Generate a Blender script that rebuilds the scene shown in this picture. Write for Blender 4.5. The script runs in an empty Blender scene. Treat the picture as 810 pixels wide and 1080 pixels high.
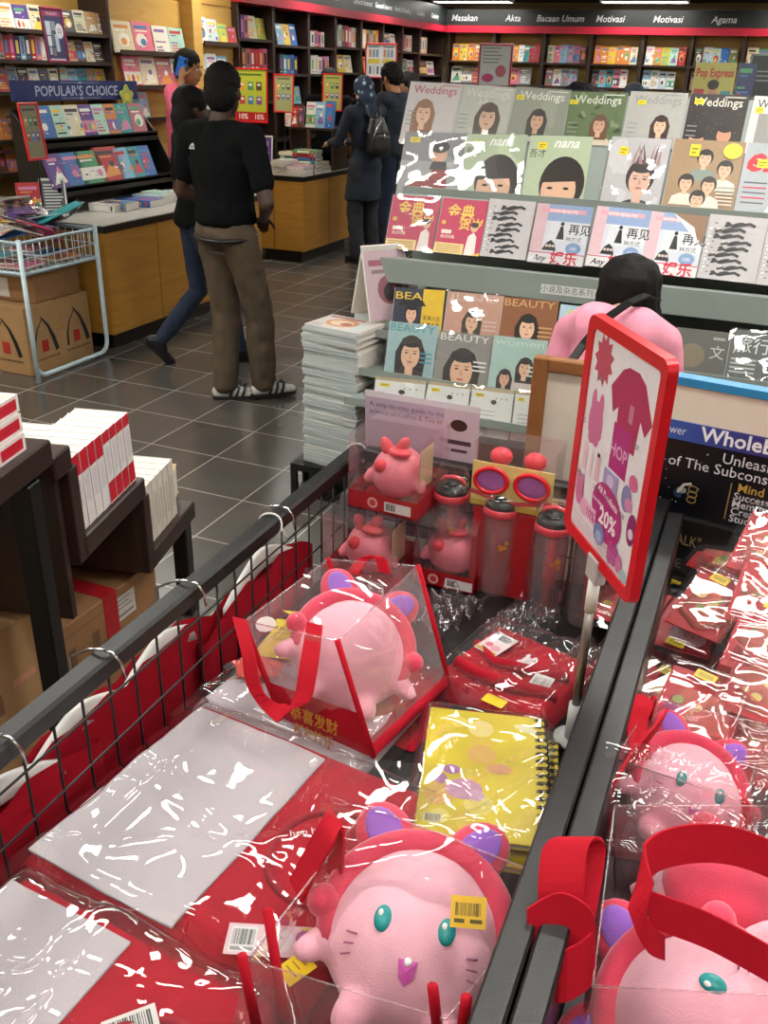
import bpy, bmesh, math, random
from math import sin, cos, pi, radians, sqrt
from mathutils import Vector, Matrix, noise

SC = bpy.context.scene
COL = SC.collection
rnd = random.Random(7)

# ------------------------------------------------------------------ camera
CAM_H, FPX = 1.68, 950.0
YAW, PITCH, ROLL = radians(22), radians(26), radians(1.7)
FW = Vector((-sin(YAW) * cos(PITCH), cos(YAW) * cos(PITCH), -sin(PITCH)))
_r = FW.cross(Vector((0, 0, 1))).normalized()
_u = _r.cross(FW)
RT = cos(ROLL) * _r + sin(ROLL) * _u
UP = -sin(ROLL) * _r + cos(ROLL) * _u
CAMO = Vector((0, 0, CAM_H))
cd = bpy.data.cameras.new('camera')
cam = bpy.data.objects.new('camera', cd)
COL.objects.link(cam)
cd.sensor_fit = 'VERTICAL'
cd.sensor_height = 36.0
cd.lens = 36.0 * FPX / 1080.0
cd.clip_start = 0.02
m = Matrix((RT, UP, -FW)).transposed().to_4x4()
m.translation = CAMO
cam.matrix_world = m
SC.camera = cam

# ------------------------------------------------------------------ world, exposure, ceiling light level
w = bpy.data.worlds.new('world')
SC.world = w
w.use_nodes = True
w.node_tree.nodes['Background'].inputs[0].default_value = (0.9, 0.95, 1.0, 1)
w.node_tree.nodes['Background'].inputs[1].default_value = 0.03
SC.view_settings.view_transform = 'Standard'
SC.view_settings.look = 'None'
SC.view_settings.gamma = 1
SC.view_settings.use_curve_mapping = False
SC.view_settings.exposure = 0.0
PANEL_POWER = 25.0     # emission strength of every fluorescent diffuser
SPOT_POWER = 30.0


def ray(px, py):
    return FW * FPX + RT * (px - 405) - UP * (py - 540)


def at_z(px, py, z):
    d = ray(px, py)
    return CAMO + d * ((z - CAM_H) / d.z)


def at_y(px, py, y):
    d = ray(px, py)
    return CAMO + d * (y / d.y)


def at_x(px, py, x):
    d = ray(px, py)
    return CAMO + d * (x / d.x)


# ------------------------------------------------------------------ colour and materials
def lin(h):
    h = h.lstrip('#')
    if len(h) == 3:
        h = ''.join(c * 2 for c in h)
    o = []
    for i in (0, 2, 4):
        c = int(h[i:i + 2], 16) / 255
        o.append(c / 12.92 if c <= .04045 else ((c + .055) / 1.055) ** 2.4)
    return (o[0], o[1], o[2], 1)


MATS = {}


def pm(name, hexc, rough=.5, metal=0, spec=.5, vary=.12, scale=30, bump=0, bscale=200, coat=0, sheen=0, alpha=None):
    if name in MATS:
        return MATS[name]
    mt = bpy.data.materials.new(name)
    mt.use_nodes = True
    nt = mt.node_tree
    b = nt.nodes['Principled BSDF']
    tc = nt.nodes.new('ShaderNodeTexCoord')
    nz = nt.nodes.new('ShaderNodeTexNoise')
    nz.inputs['Scale'].default_value = scale
    nz.inputs['Detail'].default_value = 3
    nt.links.new(tc.outputs['Object'], nz.inputs['Vector'])
    rp = nt.nodes.new('ShaderNodeMapRange')
    rp.inputs[1].default_value = .3
    rp.inputs[2].default_value = .7
    rp.inputs[3].default_value = 1 - vary
    rp.inputs[4].default_value = 1 + vary * .6
    nt.links.new(nz.outputs['Fac'], rp.inputs[0])
    mx = nt.nodes.new('ShaderNodeVectorMath')
    mx.operation = 'SCALE'
    mx.inputs[0].default_value = lin(hexc)[:3]
    nt.links.new(rp.outputs[0], mx.inputs['Scale'])
    nt.links.new(mx.outputs[0], b.inputs['Base Color'])
    b.inputs['Roughness'].default_value = rough
    b.inputs['Metallic'].default_value = metal
    b.inputs['Specular IOR Level'].default_value = spec
    b.inputs['Coat Weight'].default_value = coat
    b.inputs['Sheen Weight'].default_value = sheen
    if bump:
        n2 = nt.nodes.new('ShaderNodeTexNoise')
        n2.inputs['Scale'].default_value = bscale
        n2.inputs['Detail'].default_value = 4
        nt.links.new(tc.outputs['Object'], n2.inputs['Vector'])
        bp = nt.nodes.new('ShaderNodeBump')
        bp.inputs['Strength'].default_value = bump
        bp.inputs['Distance'].default_value = .004
        nt.links.new(n2.outputs['Fac'], bp.inputs['Height'])
        nt.links.new(bp.outputs[0], b.inputs['Normal'])
    MATS[name] = mt
    return mt


def print_mat(name, rough, coat=0.0):
    """printed card: the ink comes from the face colours of the mesh"""
    mt = bpy.data.materials.new(name)
    mt.use_nodes = True
    nt = mt.node_tree
    b = nt.nodes['Principled BSDF']
    at = nt.nodes.new('ShaderNodeAttribute')
    at.attribute_name = 'ink'
    tc = nt.nodes.new('ShaderNodeTexCoord')
    nz = nt.nodes.new('ShaderNodeTexNoise')
    nz.inputs['Scale'].default_value = 60
    nt.links.new(tc.outputs['Object'], nz.inputs['Vector'])
    rp = nt.nodes.new('ShaderNodeMapRange')
    rp.inputs[3].default_value = .9
    rp.inputs[4].default_value = 1.06
    nt.links.new(nz.outputs['Fac'], rp.inputs[0])
    mx = nt.nodes.new('ShaderNodeVectorMath')
    mx.operation = 'SCALE'
    nt.links.new(at.outputs['Color'], mx.inputs[0])
    nt.links.new(rp.outputs[0], mx.inputs['Scale'])
    nt.links.new(mx.outputs[0], b.inputs['Base Color'])
    b.inputs['Roughness'].default_value = rough
    b.inputs['Coat Weight'].default_value = coat
    b.inputs['Coat Roughness'].default_value = .08
    return mt


PRINT = print_mat('printed_card', .38)
MATTE = print_mat('printed_matte_paper', .6)


def film_mat(name, tint='#ffffff', gloss=1.0, rough=.06, bump=.35, bscale=28, haze=.05):
    """thin clear film: see-through with a sharp sheen and a slight milky haze"""
    mt = bpy.data.materials.new(name)
    mt.use_nodes = True
    nt = mt.node_tree
    nt.nodes.clear()
    out = nt.nodes.new('ShaderNodeOutputMaterial')
    tr = nt.nodes.new('ShaderNodeBsdfTransparent')
    tr.inputs[0].default_value = lin(tint)
    df = nt.nodes.new('ShaderNodeBsdfDiffuse')
    df.inputs[0].default_value = (.9, .88, .9, 1)
    gl = nt.nodes.new('ShaderNodeBsdfGlossy')
    gl.inputs['Roughness'].default_value = rough
    lw = nt.nodes.new('ShaderNodeLayerWeight')
    lw.inputs['Blend'].default_value = .5
    pw = nt.nodes.new('ShaderNodeMath')
    pw.operation = 'POWER'
    pw.inputs[1].default_value = 4.5
    nt.links.new(lw.outputs['Facing'], pw.inputs[0])
    fr = nt.nodes.new('ShaderNodeMath')
    fr.operation = 'MULTIPLY_ADD'
    fr.inputs[1].default_value = .6
    fr.inputs[2].default_value = .045
    nt.links.new(pw.outputs[0], fr.inputs[0])
    tc = nt.nodes.new('ShaderNodeTexCoord')
    nz = nt.nodes.new('ShaderNodeTexNoise')
    nz.inputs['Scale'].default_value = bscale
    nz.inputs['Detail'].default_value = 3
    nz.inputs['Distortion'].default_value = .6
    nt.links.new(tc.outputs['Object'], nz.inputs['Vector'])
    bp = nt.nodes.new('ShaderNodeBump')
    bp.inputs['Strength'].default_value = bump
    bp.inputs['Distance'].default_value = .01
    nt.links.new(nz.outputs['Fac'], bp.inputs['Height'])
    nt.links.new(bp.outputs[0], gl.inputs['Normal'])
    nt.links.new(bp.outputs[0], lw.inputs['Normal'])
    ml = nt.nodes.new('ShaderNodeMath')
    ml.operation = 'MULTIPLY'
    ml.use_clamp = True
    ml.inputs[1].default_value = 1.6 * gloss
    nt.links.new(fr.outputs[0], ml.inputs[0])
    m1 = nt.nodes.new('ShaderNodeMixShader')
    m1.inputs[0].default_value = haze
    nt.links.new(tr.outputs[0], m1.inputs[1])
    nt.links.new(df.outputs[0], m1.inputs[2])
    m2 = nt.nodes.new('ShaderNodeMixShader')
    nt.links.new(ml.outputs[0], m2.inputs[0])
    nt.links.new(m1.outputs[0], m2.inputs[1])
    nt.links.new(gl.outputs[0], m2.inputs[2])
    nt.links.new(m2.outputs[0], out.inputs[0])
    return mt


FILM = film_mat('clear_cellophane', bump=.06, bscale=14, rough=.035, gloss=1.4, haze=.022)
FILM_FLAT = film_mat('clear_shrink_wrap', bump=.1, bscale=10, haze=.04, rough=.04, gloss=1.2)
VINYL = film_mat('clear_vinyl', tint='#fff2f5', bump=.1, bscale=9, haze=.11, rough=.05)
PET = film_mat('clear_rigid_plastic', tint='#fdf6f8', bump=.04, bscale=8, haze=.04)


def emit_mat(name, hexc, strength):
    mt = bpy.data.materials.new(name)
    mt.use_nodes = True
    nt = mt.node_tree
    nt.nodes.clear()
    out = nt.nodes.new('ShaderNodeOutputMaterial')
    e = nt.nodes.new('ShaderNodeEmission')
    e.inputs[0].default_value = lin(hexc)
    e.inputs[1].default_value = strength
    nt.links.new(e.outputs[0], out.inputs[0])
    return mt


def tile_mat():
    mt = bpy.data.materials.new('grey_floor_tile')
    mt.use_nodes = True
    nt = mt.node_tree
    b = nt.nodes['Principled BSDF']
    tc = nt.nodes.new('ShaderNodeTexCoord')
    mp = nt.nodes.new('ShaderNodeMapping')
    mp.inputs['Location'].default_value = (1.885, -3.40, 0)
    nt.links.new(tc.outputs['Object'], mp.inputs[0])
    br = nt.nodes.new('ShaderNodeTexBrick')
    br.offset = 0
    br.squash = 1
    br.inputs['Color1'].default_value = lin('#4b4742')
    br.inputs['Color2'].default_value = lin('#55504b')
    br.inputs['Mortar'].default_value = lin('#a49d96')
    br.inputs['Scale'].default_value = 1
    br.inputs['Mortar Size'].default_value = .0035
    br.inputs['Mortar Smooth'].default_value = .1
    br.inputs['Brick Width'].default_value = .37
    br.inputs['Row Height'].default_value = .37
    nt.links.new(mp.outputs[0], br.inputs['Vector'])
    nz = nt.nodes.new('ShaderNodeTexNoise')
    nz.inputs['Scale'].default_value = 5
    nz.inputs['Detail'].default_value = 6
    nt.links.new(tc.outputs['Object'], nz.inputs['Vector'])
    rp = nt.nodes.new('ShaderNodeMapRange')
    rp.inputs[3].default_value = .82
    rp.inputs[4].default_value = 1.15
    nt.links.new(nz.outputs['Fac'], rp.inputs[0])
    mx = nt.nodes.new('ShaderNodeVectorMath')
    mx.operation = 'SCALE'
    nt.links.new(br.outputs[0], mx.inputs[0])
    nt.links.new(rp.outputs[0], mx.inputs['Scale'])
    nt.links.new(mx.outputs[0], b.inputs['Base Color'])
    r2 = nt.nodes.new('ShaderNodeMapRange')
    r2.inputs[3].default_value = .16
    r2.inputs[4].default_value = .30
    nt.links.new(nz.outputs['Fac'], r2.inputs[0])
    nt.links.new(r2.outputs[0], b.inputs['Roughness'])
    bp = nt.nodes.new('ShaderNodeBump')
    bp.inputs['Strength'].default_value = .25
    bp.inputs['Distance'].default_value = .002
    bp.invert = True
    nt.links.new(br.outputs['Fac'], bp.inputs['Height'])
    nt.links.new(bp.outputs[0], b.inputs['Normal'])
    return mt


def wood_mat(name, c1, c2, rough=.45, scale=6, axis=(1, 8, 1), grooves=0):
    mt = bpy.data.materials.new(name)
    mt.use_nodes = True
    nt = mt.node_tree
    b = nt.nodes['Principled BSDF']
    tc = nt.nodes.new('ShaderNodeTexCoord')
    mp = nt.nodes.new('ShaderNodeMapping')
    mp.inputs['Scale'].default_value = axis
    nt.links.new(tc.outputs['Object'], mp.inputs[0])
    nz = nt.nodes.new('ShaderNodeTexNoise')
    nz.inputs['Scale'].default_value = scale
    nz.inputs['Detail'].default_value = 5
    nz.inputs['Distortion'].default_value = .8
    nt.links.new(mp.outputs[0], nz.inputs['Vector'])
    cr = nt.nodes.new('ShaderNodeValToRGB')
    cr.color_ramp.elements[0].position = .3
    cr.color_ramp.elements[1].position = .72
    cr.color_ramp.elements[0].color = lin(c1)
    cr.color_ramp.elements[1].color = lin(c2)
    nt.links.new(nz.outputs['Fac'], cr.inputs[0])
    nt.links.new(cr.outputs[0], b.inputs['Base Color'])
    b.inputs['Roughness'].default_value = rough
    return mt


WOOD_Y = wood_mat('golden_laminate', '#a8762c', '#b98536', .45, 3, (1, 1, 9))
WOOD_P = wood_mat('pale_golden_slatwall', '#c79b4c', '#d2a95a', .5, 3, (1, 1, 9))
WOOD_D = wood_mat('dark_walnut', '#2a1c17', '#38271f', .4, 3, (1, 1, 9))
WOOD_S = wood_mat('dark_brown_veneer', '#2b1e1b', '#3a2a25', .3, 5, (9, 1, 1))
CARTON = pm('corrugated_card', '#a98458', .8, vary=.08, scale=14, bump=.15, bscale=90)
CARTON_D = pm('brown_corrugated_card', '#946c47', .8, vary=.1, scale=14, bump=.15, bscale=90)
BLACK = pm('black_laminate', '#141313', .35)
BLACKM = pm('black_powder_coat', '#101011', .38, bump=.1, bscale=400)
CHROME = pm('bright_steel', '#c9c9cc', .2, 1)
WHITEM = pm('white_enamel', '#c6dbe4', .35, vary=.06)
RACKM = pm('grey_enamel_steel', '#8f9893', .4, vary=.06, scale=6)
RACKD = pm('dark_grey_steel', '#565d5c', .5, vary=.06)
REDF = pm('red_jersey', '#b00c24', .85, sheen=0, spec=.25, vary=.12, scale=25, bump=.4, bscale=500)
REDW = pm('red_webbing', '#b80a22', .8, sheen=0, spec=.25, vary=.06, scale=60, bump=.15, bscale=700)
REDP = pm('red_plastic', '#d01522', .3, vary=.05)
REDC = pm('red_card', '#ae121f', .5, vary=.06)
WHITEF = pm('white_cotton', '#bdb5b9', .85, vary=.05, scale=12, bump=.25, bscale=300)
WHITEP = pm('white_plastic', '#e8e6e0', .35, vary=.04)
PAPER = pm('page_edges', '#dcd8d0', .8, vary=.15, scale=220)
PINKP = pm('pink_plush', '#eeb0bf', .9, sheen=.4, vary=.06, scale=40, bump=.25, bscale=420)
HOTP = pm('coral_plush', '#dd3f5c', .9, sheen=.4, vary=.08, scale=40, bump=.25, bscale=420)
PURP = pm('purple_felt', '#9a63c8', .9, sheen=.4, vary=.08, bump=.3, bscale=300)
TEAL = pm('teal_embroidery', '#12908f', .4, vary=.2, scale=120)
MAG = pm('magenta_embroidery', '#c04a9c', .6)
VINPINK = pm('pink_vinyl_toy', '#e58492', .35, vary=.05)
CORALV = pm('coral_vinyl_toy', '#e1404e', .35, vary=.05)
HAIR = pm('black_hair', '#0d0b0a', .7, spec=.25, vary=.3, scale=160, bump=.3, bscale=260)
SKIN_D = pm('dark_skin', '#42291f', .5, vary=.08, scale=20)
SKIN_M = pm('tan_skin', '#a87452', .5, vary=.06, scale=20)
SKIN_L = pm('light_skin', '#cf9f80', .5, vary=.05, scale=20)
TEE_B = pm('black_jersey', '#0e1012', .95, spec=.15, vary=.15, scale=14, bump=.3, bscale=300)
KHAKI = pm('brown_chino', '#564838', .85, vary=.15, scale=18, bump=.4, bscale=320)
DENIM = pm('navy_denim', '#1c2940', .85, vary=.2, scale=30, bump=.4, bscale=320)
NAVYK = pm('navy_knit', '#1a2432', .85, vary=.15, scale=30, bump=.4, bscale=320)
POLO = pm('pink_pique', '#ea6a86', .85, vary=.08, scale=30, bump=.3, bscale=400)
TEE_P = pm('rose_jersey', '#e796ac', .85, vary=.06, scale=20, bump=.3, bscale=350)
LEATHER = pm('black_leather', '#151516', .33, vary=.2, scale=40, bump=.3, bscale=160)
SHOE_B = pm('black_shoe', '#121214', .45)
DARKW = pm('eye_brown', '#1a0f0b', .25)
LIP = pm('lip_rose', '#b0606a', .5)


# ------------------------------------------------------------------ object helpers
def link(o, parent=None):
    COL.objects.link(o)
    if parent:
        o.parent = parent
    return o


LABELS = {}


def tag(o, label, cat, group=None, kind=None):
    if label:
        o['label'] = label
    if cat:
        o['category'] = cat
    if group:
        o['group'] = group
    if kind:
        o['kind'] = kind
    return o


def thing(name, label, cat, loc=(0, 0, 0), rz=0, group=None, mat=None):
    o = bpy.data.objects.new(name, None)
    o.empty_display_size = .05
    link(o)
    if mat is not None:
        o.matrix_world = mat
    else:
        o.location = loc
        o.rotation_euler = (0, 0, rz)
    return tag(o, label, cat, group)


def ctree(o, parent=None):
    c = o.copy()
    COL.objects.link(c)
    c.parent = parent
    for ch in list(o.children):
        ctree(ch, c)
    return c


def fr(o, x, y, z=None):
    """matrix with axes x, y, (z) at origin o"""
    x = Vector(x).normalized()
    y = Vector(y)
    z = x.cross(y).normalized() if z is None else Vector(z).normalized()
    y = z.cross(x)
    mm = Matrix((x, y, z)).transposed().to_4x4()
    mm.translation = Vector(o)
    return mm


def T(x, y, z):
    return Matrix.Translation((x, y, z))


def RZ(a):
    return Matrix.Rotation(a, 4, 'Z')


def RX(a):
    return Matrix.Rotation(a, 4, 'X')


def RY(a):
    return Matrix.Rotation(a, 4, 'Y')


GLY = {}


def glyphs(s, bold=0, shear=0):
    k = (s, bold, shear)
    if k not in GLY:
        cu = bpy.data.curves.new('t', 'FONT')
        cu.body = s
        cu.resolution_u = 2
        cu.offset = bold
        cu.shear = shear
        ob = bpy.data.objects.new('t', cu)
        me = bpy.data.meshes.new_from_object(ob)
        GLY[k] = ([(v.co.x, v.co.y) for v in me.vertices], [tuple(p.vertices) for p in me.polygons])
        bpy.data.objects.remove(ob)
        bpy.data.curves.remove(cu)
        bpy.data.meshes.remove(me)
    return GLY[k]


class MB:
    def __init__(s, mat=None):
        s.v, s.f, s.c, s.mi, s.sm = [], [], [], [], []
        s.M = Matrix.Identity(4)
        s.col = (1, 1, 1, 1)
        s.mats = [mat] if mat else []
        s.m = 0
        s.smooth = False
        s.layer = 0

    def use(s, mat):
        if mat not in s.mats:
            s.mats.append(mat)
        s.m = s.mats.index(mat)
        return s

    def ink(s, h):
        s.col = lin(h) if isinstance(h, str) else h
        return s

    def add(s, vs, fs, smooth=None):
        n = len(s.v)
        s.v += [tuple(s.M @ Vector(p)) for p in vs]
        for f in fs:
            s.f.append(tuple(i + n for i in f))
            s.c.append(s.col)
            s.mi.append(s.m)
            s.sm.append(s.smooth if smooth is None else smooth)
        return s

    def box(s, x0, x1, y0, y1, z0, z1):
        vs = [(x, y, z) for z in (z0, z1) for y in (y0, y1) for x in (x0, x1)]
        return s.add(vs, [(0, 2, 3, 1), (4, 5, 7, 6), (0, 1, 5, 4), (2, 6, 7, 3), (0, 4, 6, 2), (1, 3, 7, 5)], False)

    def rbox(s, x0, x1, y0, y1, z0, z1, b):
        """box with chamfered edges"""
        vs, idx = [], {}
        for iz, z in enumerate((z0, z1)):
            for iy, y in enumerate((y0, y1)):
                for ix, x in enumerate((x0, x1)):
                    sx, sy, sz = (1, -1)[ix], (1, -1)[iy], (1, -1)[iz]
                    for a in range(3):
                        p = [x + sx * b, y + sy * b, z + sz * b]
                        p[a] = (x, y, z)[a]
                        idx[(ix, iy, iz, a)] = len(vs)
                        vs.append(tuple(p))
        bm = bmesh.new()
        for p in vs:
            bm.verts.new(p)
        r = bmesh.ops.convex_hull(bm, input=bm.verts)
        bm.verts.index_update()
        v2 = [tuple(v.co) for v in bm.verts]
        f2 = [tuple(v.index for v in f.verts) for f in bm.faces]
        bm.free()
        return s.add(v2, f2, False)

    def poly(s, pts):
        return s.add(pts, [tuple(range(len(pts)))], False)

    # flat print in the local XY plane; every call is laid a hair above the last
    def up(s, z):
        s.layer = z
        return s

    def _z(s):
        s.layer += .00006
        return s.layer

    def rect(s, x0, y0, x1, y1, h=None):
        if h:
            s.ink(h)
        z = s._z()
        return s.poly([(x0, y0, z), (x1, y0, z), (x1, y1, z), (x0, y1, z)])

    def shape(s, pts, h=None):
        if h:
            s.ink(h)
        z = s._z()
        return s.poly([(x, y, z) for x, y in pts])

    def disc(s, cx, cy, rx, ry=None, h=None, n=18, a0=0, a1=2 * pi, rot=0):
        if h:
            s.ink(h)
        ry = rx if ry is None else ry
        z = s._z()
        pts = []
        for i in range(n):
            a = a0 + (a1 - a0) * i / (n if a1 - a0 > 6.2 else n - 1)
            x, y = rx * cos(a), ry * sin(a)
            pts.append((cx + x * cos(rot) - y * sin(rot), cy + x * sin(rot) + y * cos(rot), z))
        return s.poly(pts)

    def ring(s, cx, cy, rx, ry, t, h=None, n=20, a0=0, a1=2 * pi):
        if h:
            s.ink(h)
        z = s._z()
        vs, fs = [], []
        for i in range(n + 1):
            a = a0 + (a1 - a0) * i / n
            vs += [(cx + rx * cos(a), cy + ry * sin(a), z), (cx + (rx - t) * cos(a), cy + (ry - t) * sin(a), z)]
        for i in range(n):
            fs.append((2 * i, 2 * i + 2, 2 * i + 3, 2 * i + 1))
        return s.add(vs, fs, False)

    def stroke(s, pts, wd, h=None):
        if h:
            s.ink(h)
        z = s._z()
        vs, fs = [], []
        for i, p in enumerate(pts):
            a = Vector(pts[max(i - 1, 0)][:2])
            b = Vector(pts[min(i + 1, len(pts) - 1)][:2])
            d = (b - a).normalized()
            wi = wd[i] if isinstance(wd, (list, tuple)) else wd
            vs += [(p[0] - d.y * wi / 2, p[1] + d.x * wi / 2, z), (p[0] + d.y * wi / 2, p[1] - d.x * wi / 2, z)]
        for i in range(len(pts) - 1):
            fs.append((2 * i, 2 * i + 1, 2 * i + 3, 2 * i + 2))
        return s.add(vs, fs, False)

    def text(s, t, x, y, size, h=None, align='L', bold=0, shear=0, width=None, rot=0):
        if h:
            s.ink(h)
        vs, fs = glyphs(t, bold, shear)
        if not vs:
            return s
        z = s._z()
        x0, x1 = min(v[0] for v in vs), max(v[0] for v in vs)
        k = kx = size * 1.37
        if width:
            kx = width / (x1 - x0)
        off = {'L': x0, 'C': (x0 + x1) / 2, 'R': x1}[align]
        P = []
        for a, b in vs:
            X, Y = (a - off) * kx, b * k
            P.append((x + X * cos(rot) - Y * sin(rot), y + X * sin(rot) + Y * cos(rot), z))
        return s.add(P, fs, False)

    def lines(s, x0, x1, y, n, gap, th, h):
        for i in range(n):
            s.rect(x0, y - i * gap, x0 + (x1 - x0) * rnd.uniform(.7, 1), y - i * gap + th, h)
        return s

    def barcode(s, x0, y0, x1, y1, h='#222222'):
        s.ink(h)
        z = s._z()
        n = 18
        for i in range(n):
            a = x0 + (x1 - x0) * i / n
            b = a + (x1 - x0) / n * rnd.choice((.35, .6, .8))
            s.poly([(a, y0, z), (b, y0, z), (b, y1, z), (a, y1, z)])
        return s

    def tube(s, pts, r, n=8, closed=False, cap=True):
        pts = [Vector(p) for p in pts]
        k = len(pts)
        rings = []
        up = None
        for i, p in enumerate(pts):
            if closed:
                d = (pts[(i + 1) % k] - pts[i - 1]).normalized()
            else:
                d = (pts[min(i + 1, k - 1)] - pts[max(i - 1, 0)]).normalized()
            if up is None:
                up = d.orthogonal().normalized()
            else:
                up = (up - d * up.dot(d))
                up = up.normalized() if up.length > 1e-6 else d.orthogonal().normalized()
            sd = d.cross(up)
            ri = r[i] if isinstance(r, (list, tuple)) else r
            rings.append([p + (up * cos(2 * pi * j / n) + sd * sin(2 * pi * j / n)) * ri for j in range(n)])
        vs = [tuple(q) for rg in rings for q in rg]
        fs = []
        for i in range(k if closed else k - 1):
            a, b = i * n, ((i + 1) % k) * n
            for j in range(n):
                fs.append((a + j, a + (j + 1) % n, b + (j + 1) % n, b + j))
        if cap and not closed:
            fs.append(tuple(range(n))[::-1])
            fs.append(tuple((k - 1) * n + j for j in range(n)))
        return s.add(vs, fs, True)

    def ribbon(s, pts, sides, th):
        """flat strap: centre points and half-width vectors, with thickness"""
        k = len(pts)
        vs, fs = [], []
        for i in range(k):
            p, w2 = Vector(pts[i]), Vector(sides[i])
            d = (Vector(pts[min(i + 1, k - 1)]) - Vector(pts[max(i - 1, 0)])).normalized()
            nn = d.cross(w2).normalized() * th / 2
            vs += [p + w2 + nn, p - w2 + nn, p - w2 - nn, p + w2 - nn]
        for i in range(k - 1):
            a, b = 4 * i, 4 * i + 4
            for j in range(4):
                fs.append((a + j, a + (j + 1) % 4, b + (j + 1) % 4, b + j))
        fs += [(3, 2, 1, 0), tuple(4 * k - 4 + j for j in range(4))]
        return s.add([tuple(q) for q in vs], fs, False)

    def lathe(s, prof, n=24, smooth=True):
        vs, fs = [], []
        for r_, z_ in prof:
            vs += [(r_ * cos(2 * pi * j / n), r_ * sin(2 * pi * j / n), z_) for j in range(n)]
        for i in range(len(prof) - 1):
            for j in range(n):
                fs.append((i * n + j, i * n + (j + 1) % n, (i + 1) * n + (j + 1) % n, (i + 1) * n + j))
        if prof[0][0] > 1e-5:
            fs.append(tuple(range(n))[::-1])
        if prof[-1][0] > 1e-5:
            fs.append(tuple((len(prof) - 1) * n + j for j in range(n)))
        return s.add(vs, fs, smooth)

    def ell(s, c, r, rot=None, nu=18, nv=12):
        vs, fs = [], []
        R_ = rot or Matrix.Identity(4)
        c = Vector(c)
        for i in range(nv + 1):
            t = pi * i / nv
            for j in range(nu):
                p = 2 * pi * j / nu
                vs.append(tuple(c + R_ @ Vector((r[0] * sin(t) * cos(p), r[1] * sin(t) * sin(p), r[2] * cos(t)))))
        for i in range(nv):
            for j in range(nu):
                fs.append((i * nu + j, (i + 1) * nu + j, (i + 1) * nu + (j + 1) % nu, i * nu + (j + 1) % nu))
        return s.add(vs, fs, True)

    def grid(s, fn, nu, nv, smooth=True):
        vs = [tuple(fn(i / nu, j / nv)) for j in range(nv + 1) for i in range(nu + 1)]
        fs = []
        for j in range(nv):
            for i in range(nu):
                a = j * (nu + 1) + i
                fs.append((a, a + 1, a + nu + 2, a + nu + 1))
        return s.add(vs, fs, smooth)

    def build(s, name, parent=None, mw=None, mods=()):
        me = bpy.data.meshes.new(name)
        me.from_pydata(s.v, [], s.f)
        for mt in s.mats:
            me.materials.append(mt)
        me.polygons.foreach_set('material_index', s.mi)
        me.polygons.foreach_set('use_smooth', s.sm)
        ca = me.color_attributes.new('ink', 'FLOAT_COLOR', 'CORNER')
        buf = []
        for p, c in zip(me.polygons, s.c):
            buf += list(c) * p.loop_total
        ca.data.foreach_set('color', buf)
        me.update()
        o = bpy.data.objects.new(name, me)
        link(o, parent)
        if mw is not None:
            o.matrix_world = mw
        for md in mods:
            if md[0] == 'bevel':
                b = o.modifiers.new('bevel', 'BEVEL')
                b.width = md[1]
                b.segments = 2
                b.limit_method = 'ANGLE'
            elif md[0] == 'sub':
                b = o.modifiers.new('sub', 'SUBSURF')
                b.levels = b.render_levels = md[1]
            elif md[0] == 'solid':
                b = o.modifiers.new('solid', 'SOLIDIFY')
                b.thickness = md[1]
                b.offset = 0
        return o


def hull(spheres, n=(14, 9)):
    """closed mesh: convex hull of ellipsoids [(centre, (rx,ry,rz)) or (centre, r)]"""
    bm = bmesh.new()
    for c, r in spheres:
        r = (r, r, r) if isinstance(r, (int, float)) else r
        for i in range(n[1] + 1):
            t = pi * i / n[1]
            for j in range(n[0]):
                p = 2 * pi * j / n[0]
                bm.verts.new((c[0] + r[0] * sin(t) * cos(p), c[1] + r[1] * sin(t) * sin(p), c[2] + r[2] * cos(t)))
    bmesh.ops.remove_doubles(bm, verts=bm.verts, dist=1e-5)
    res = bmesh.ops.convex_hull(bm, input=bm.verts)
    bmesh.ops.delete(bm, geom=[g for g in res['geom_interior'] if isinstance(g, bmesh.types.BMVert)], context='VERTS')
    bm.verts.index_update()
    out = ([tuple(v.co) for v in bm.verts], [tuple(v.index for v in f.verts) for f in bm.faces])
    bm.free()
    return out


def fused(name, prims, mat, parent=None, voxel=.012, smooth=3, mw=None, wrinkle=0, wscale=9):
    """one continuous skin over overlapping hulls"""
    vs, fs = [], []
    for v, f in prims:
        n = len(vs)
        vs += v
        fs += [tuple(i + n for i in q) for q in f]
    me = bpy.data.meshes.new(name)
    me.from_pydata(vs, [], fs)
    o = bpy.data.objects.new(name, me)
    COL.objects.link(o)
    r = o.modifiers.new('r', 'REMESH')
    r.mode = 'VOXEL'
    r.voxel_size = voxel
    if smooth:
        s = o.modifiers.new('s', 'SMOOTH')
        s.factor = .5
        s.iterations = smooth
    dg = bpy.context.evaluated_depsgraph_get()
    m2 = bpy.data.meshes.new_from_object(o.evaluated_get(dg))
    bpy.data.objects.remove(o)
    m2.name = name
    m2.materials.clear()
    m2.materials.append(mat)
    if wrinkle:
        for v in m2.vertices:
            v.co += v.normal * wrinkle * noise.noise(v.co * wscale) * (1 + noise.noise(v.co * wscale * 2.3))
    m2.polygons.foreach_set('use_smooth', [True] * len(m2.polygons))
    o = bpy.data.objects.new(name, m2)
    link(o, parent)
    if mw is not None:
        o.matrix_world = mw
    return o


ORD = ['first', 'second', 'third', 'fourth', 'fifth', 'sixth', 'seventh', 'eighth', 'ninth', 'tenth', 'eleventh', 'twelfth',
       'thirteenth', 'fourteenth', 'fifteenth', 'sixteenth', 'seventeenth', 'eighteenth', 'nineteenth', 'twentieth']

# ================================================================== SETTING
XL, YB, CEIL = -5.0, 14.2, 2.64


def struct(name, mb, **k):
    return tag(mb.build(name, **k), None, None, kind='structure')


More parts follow.
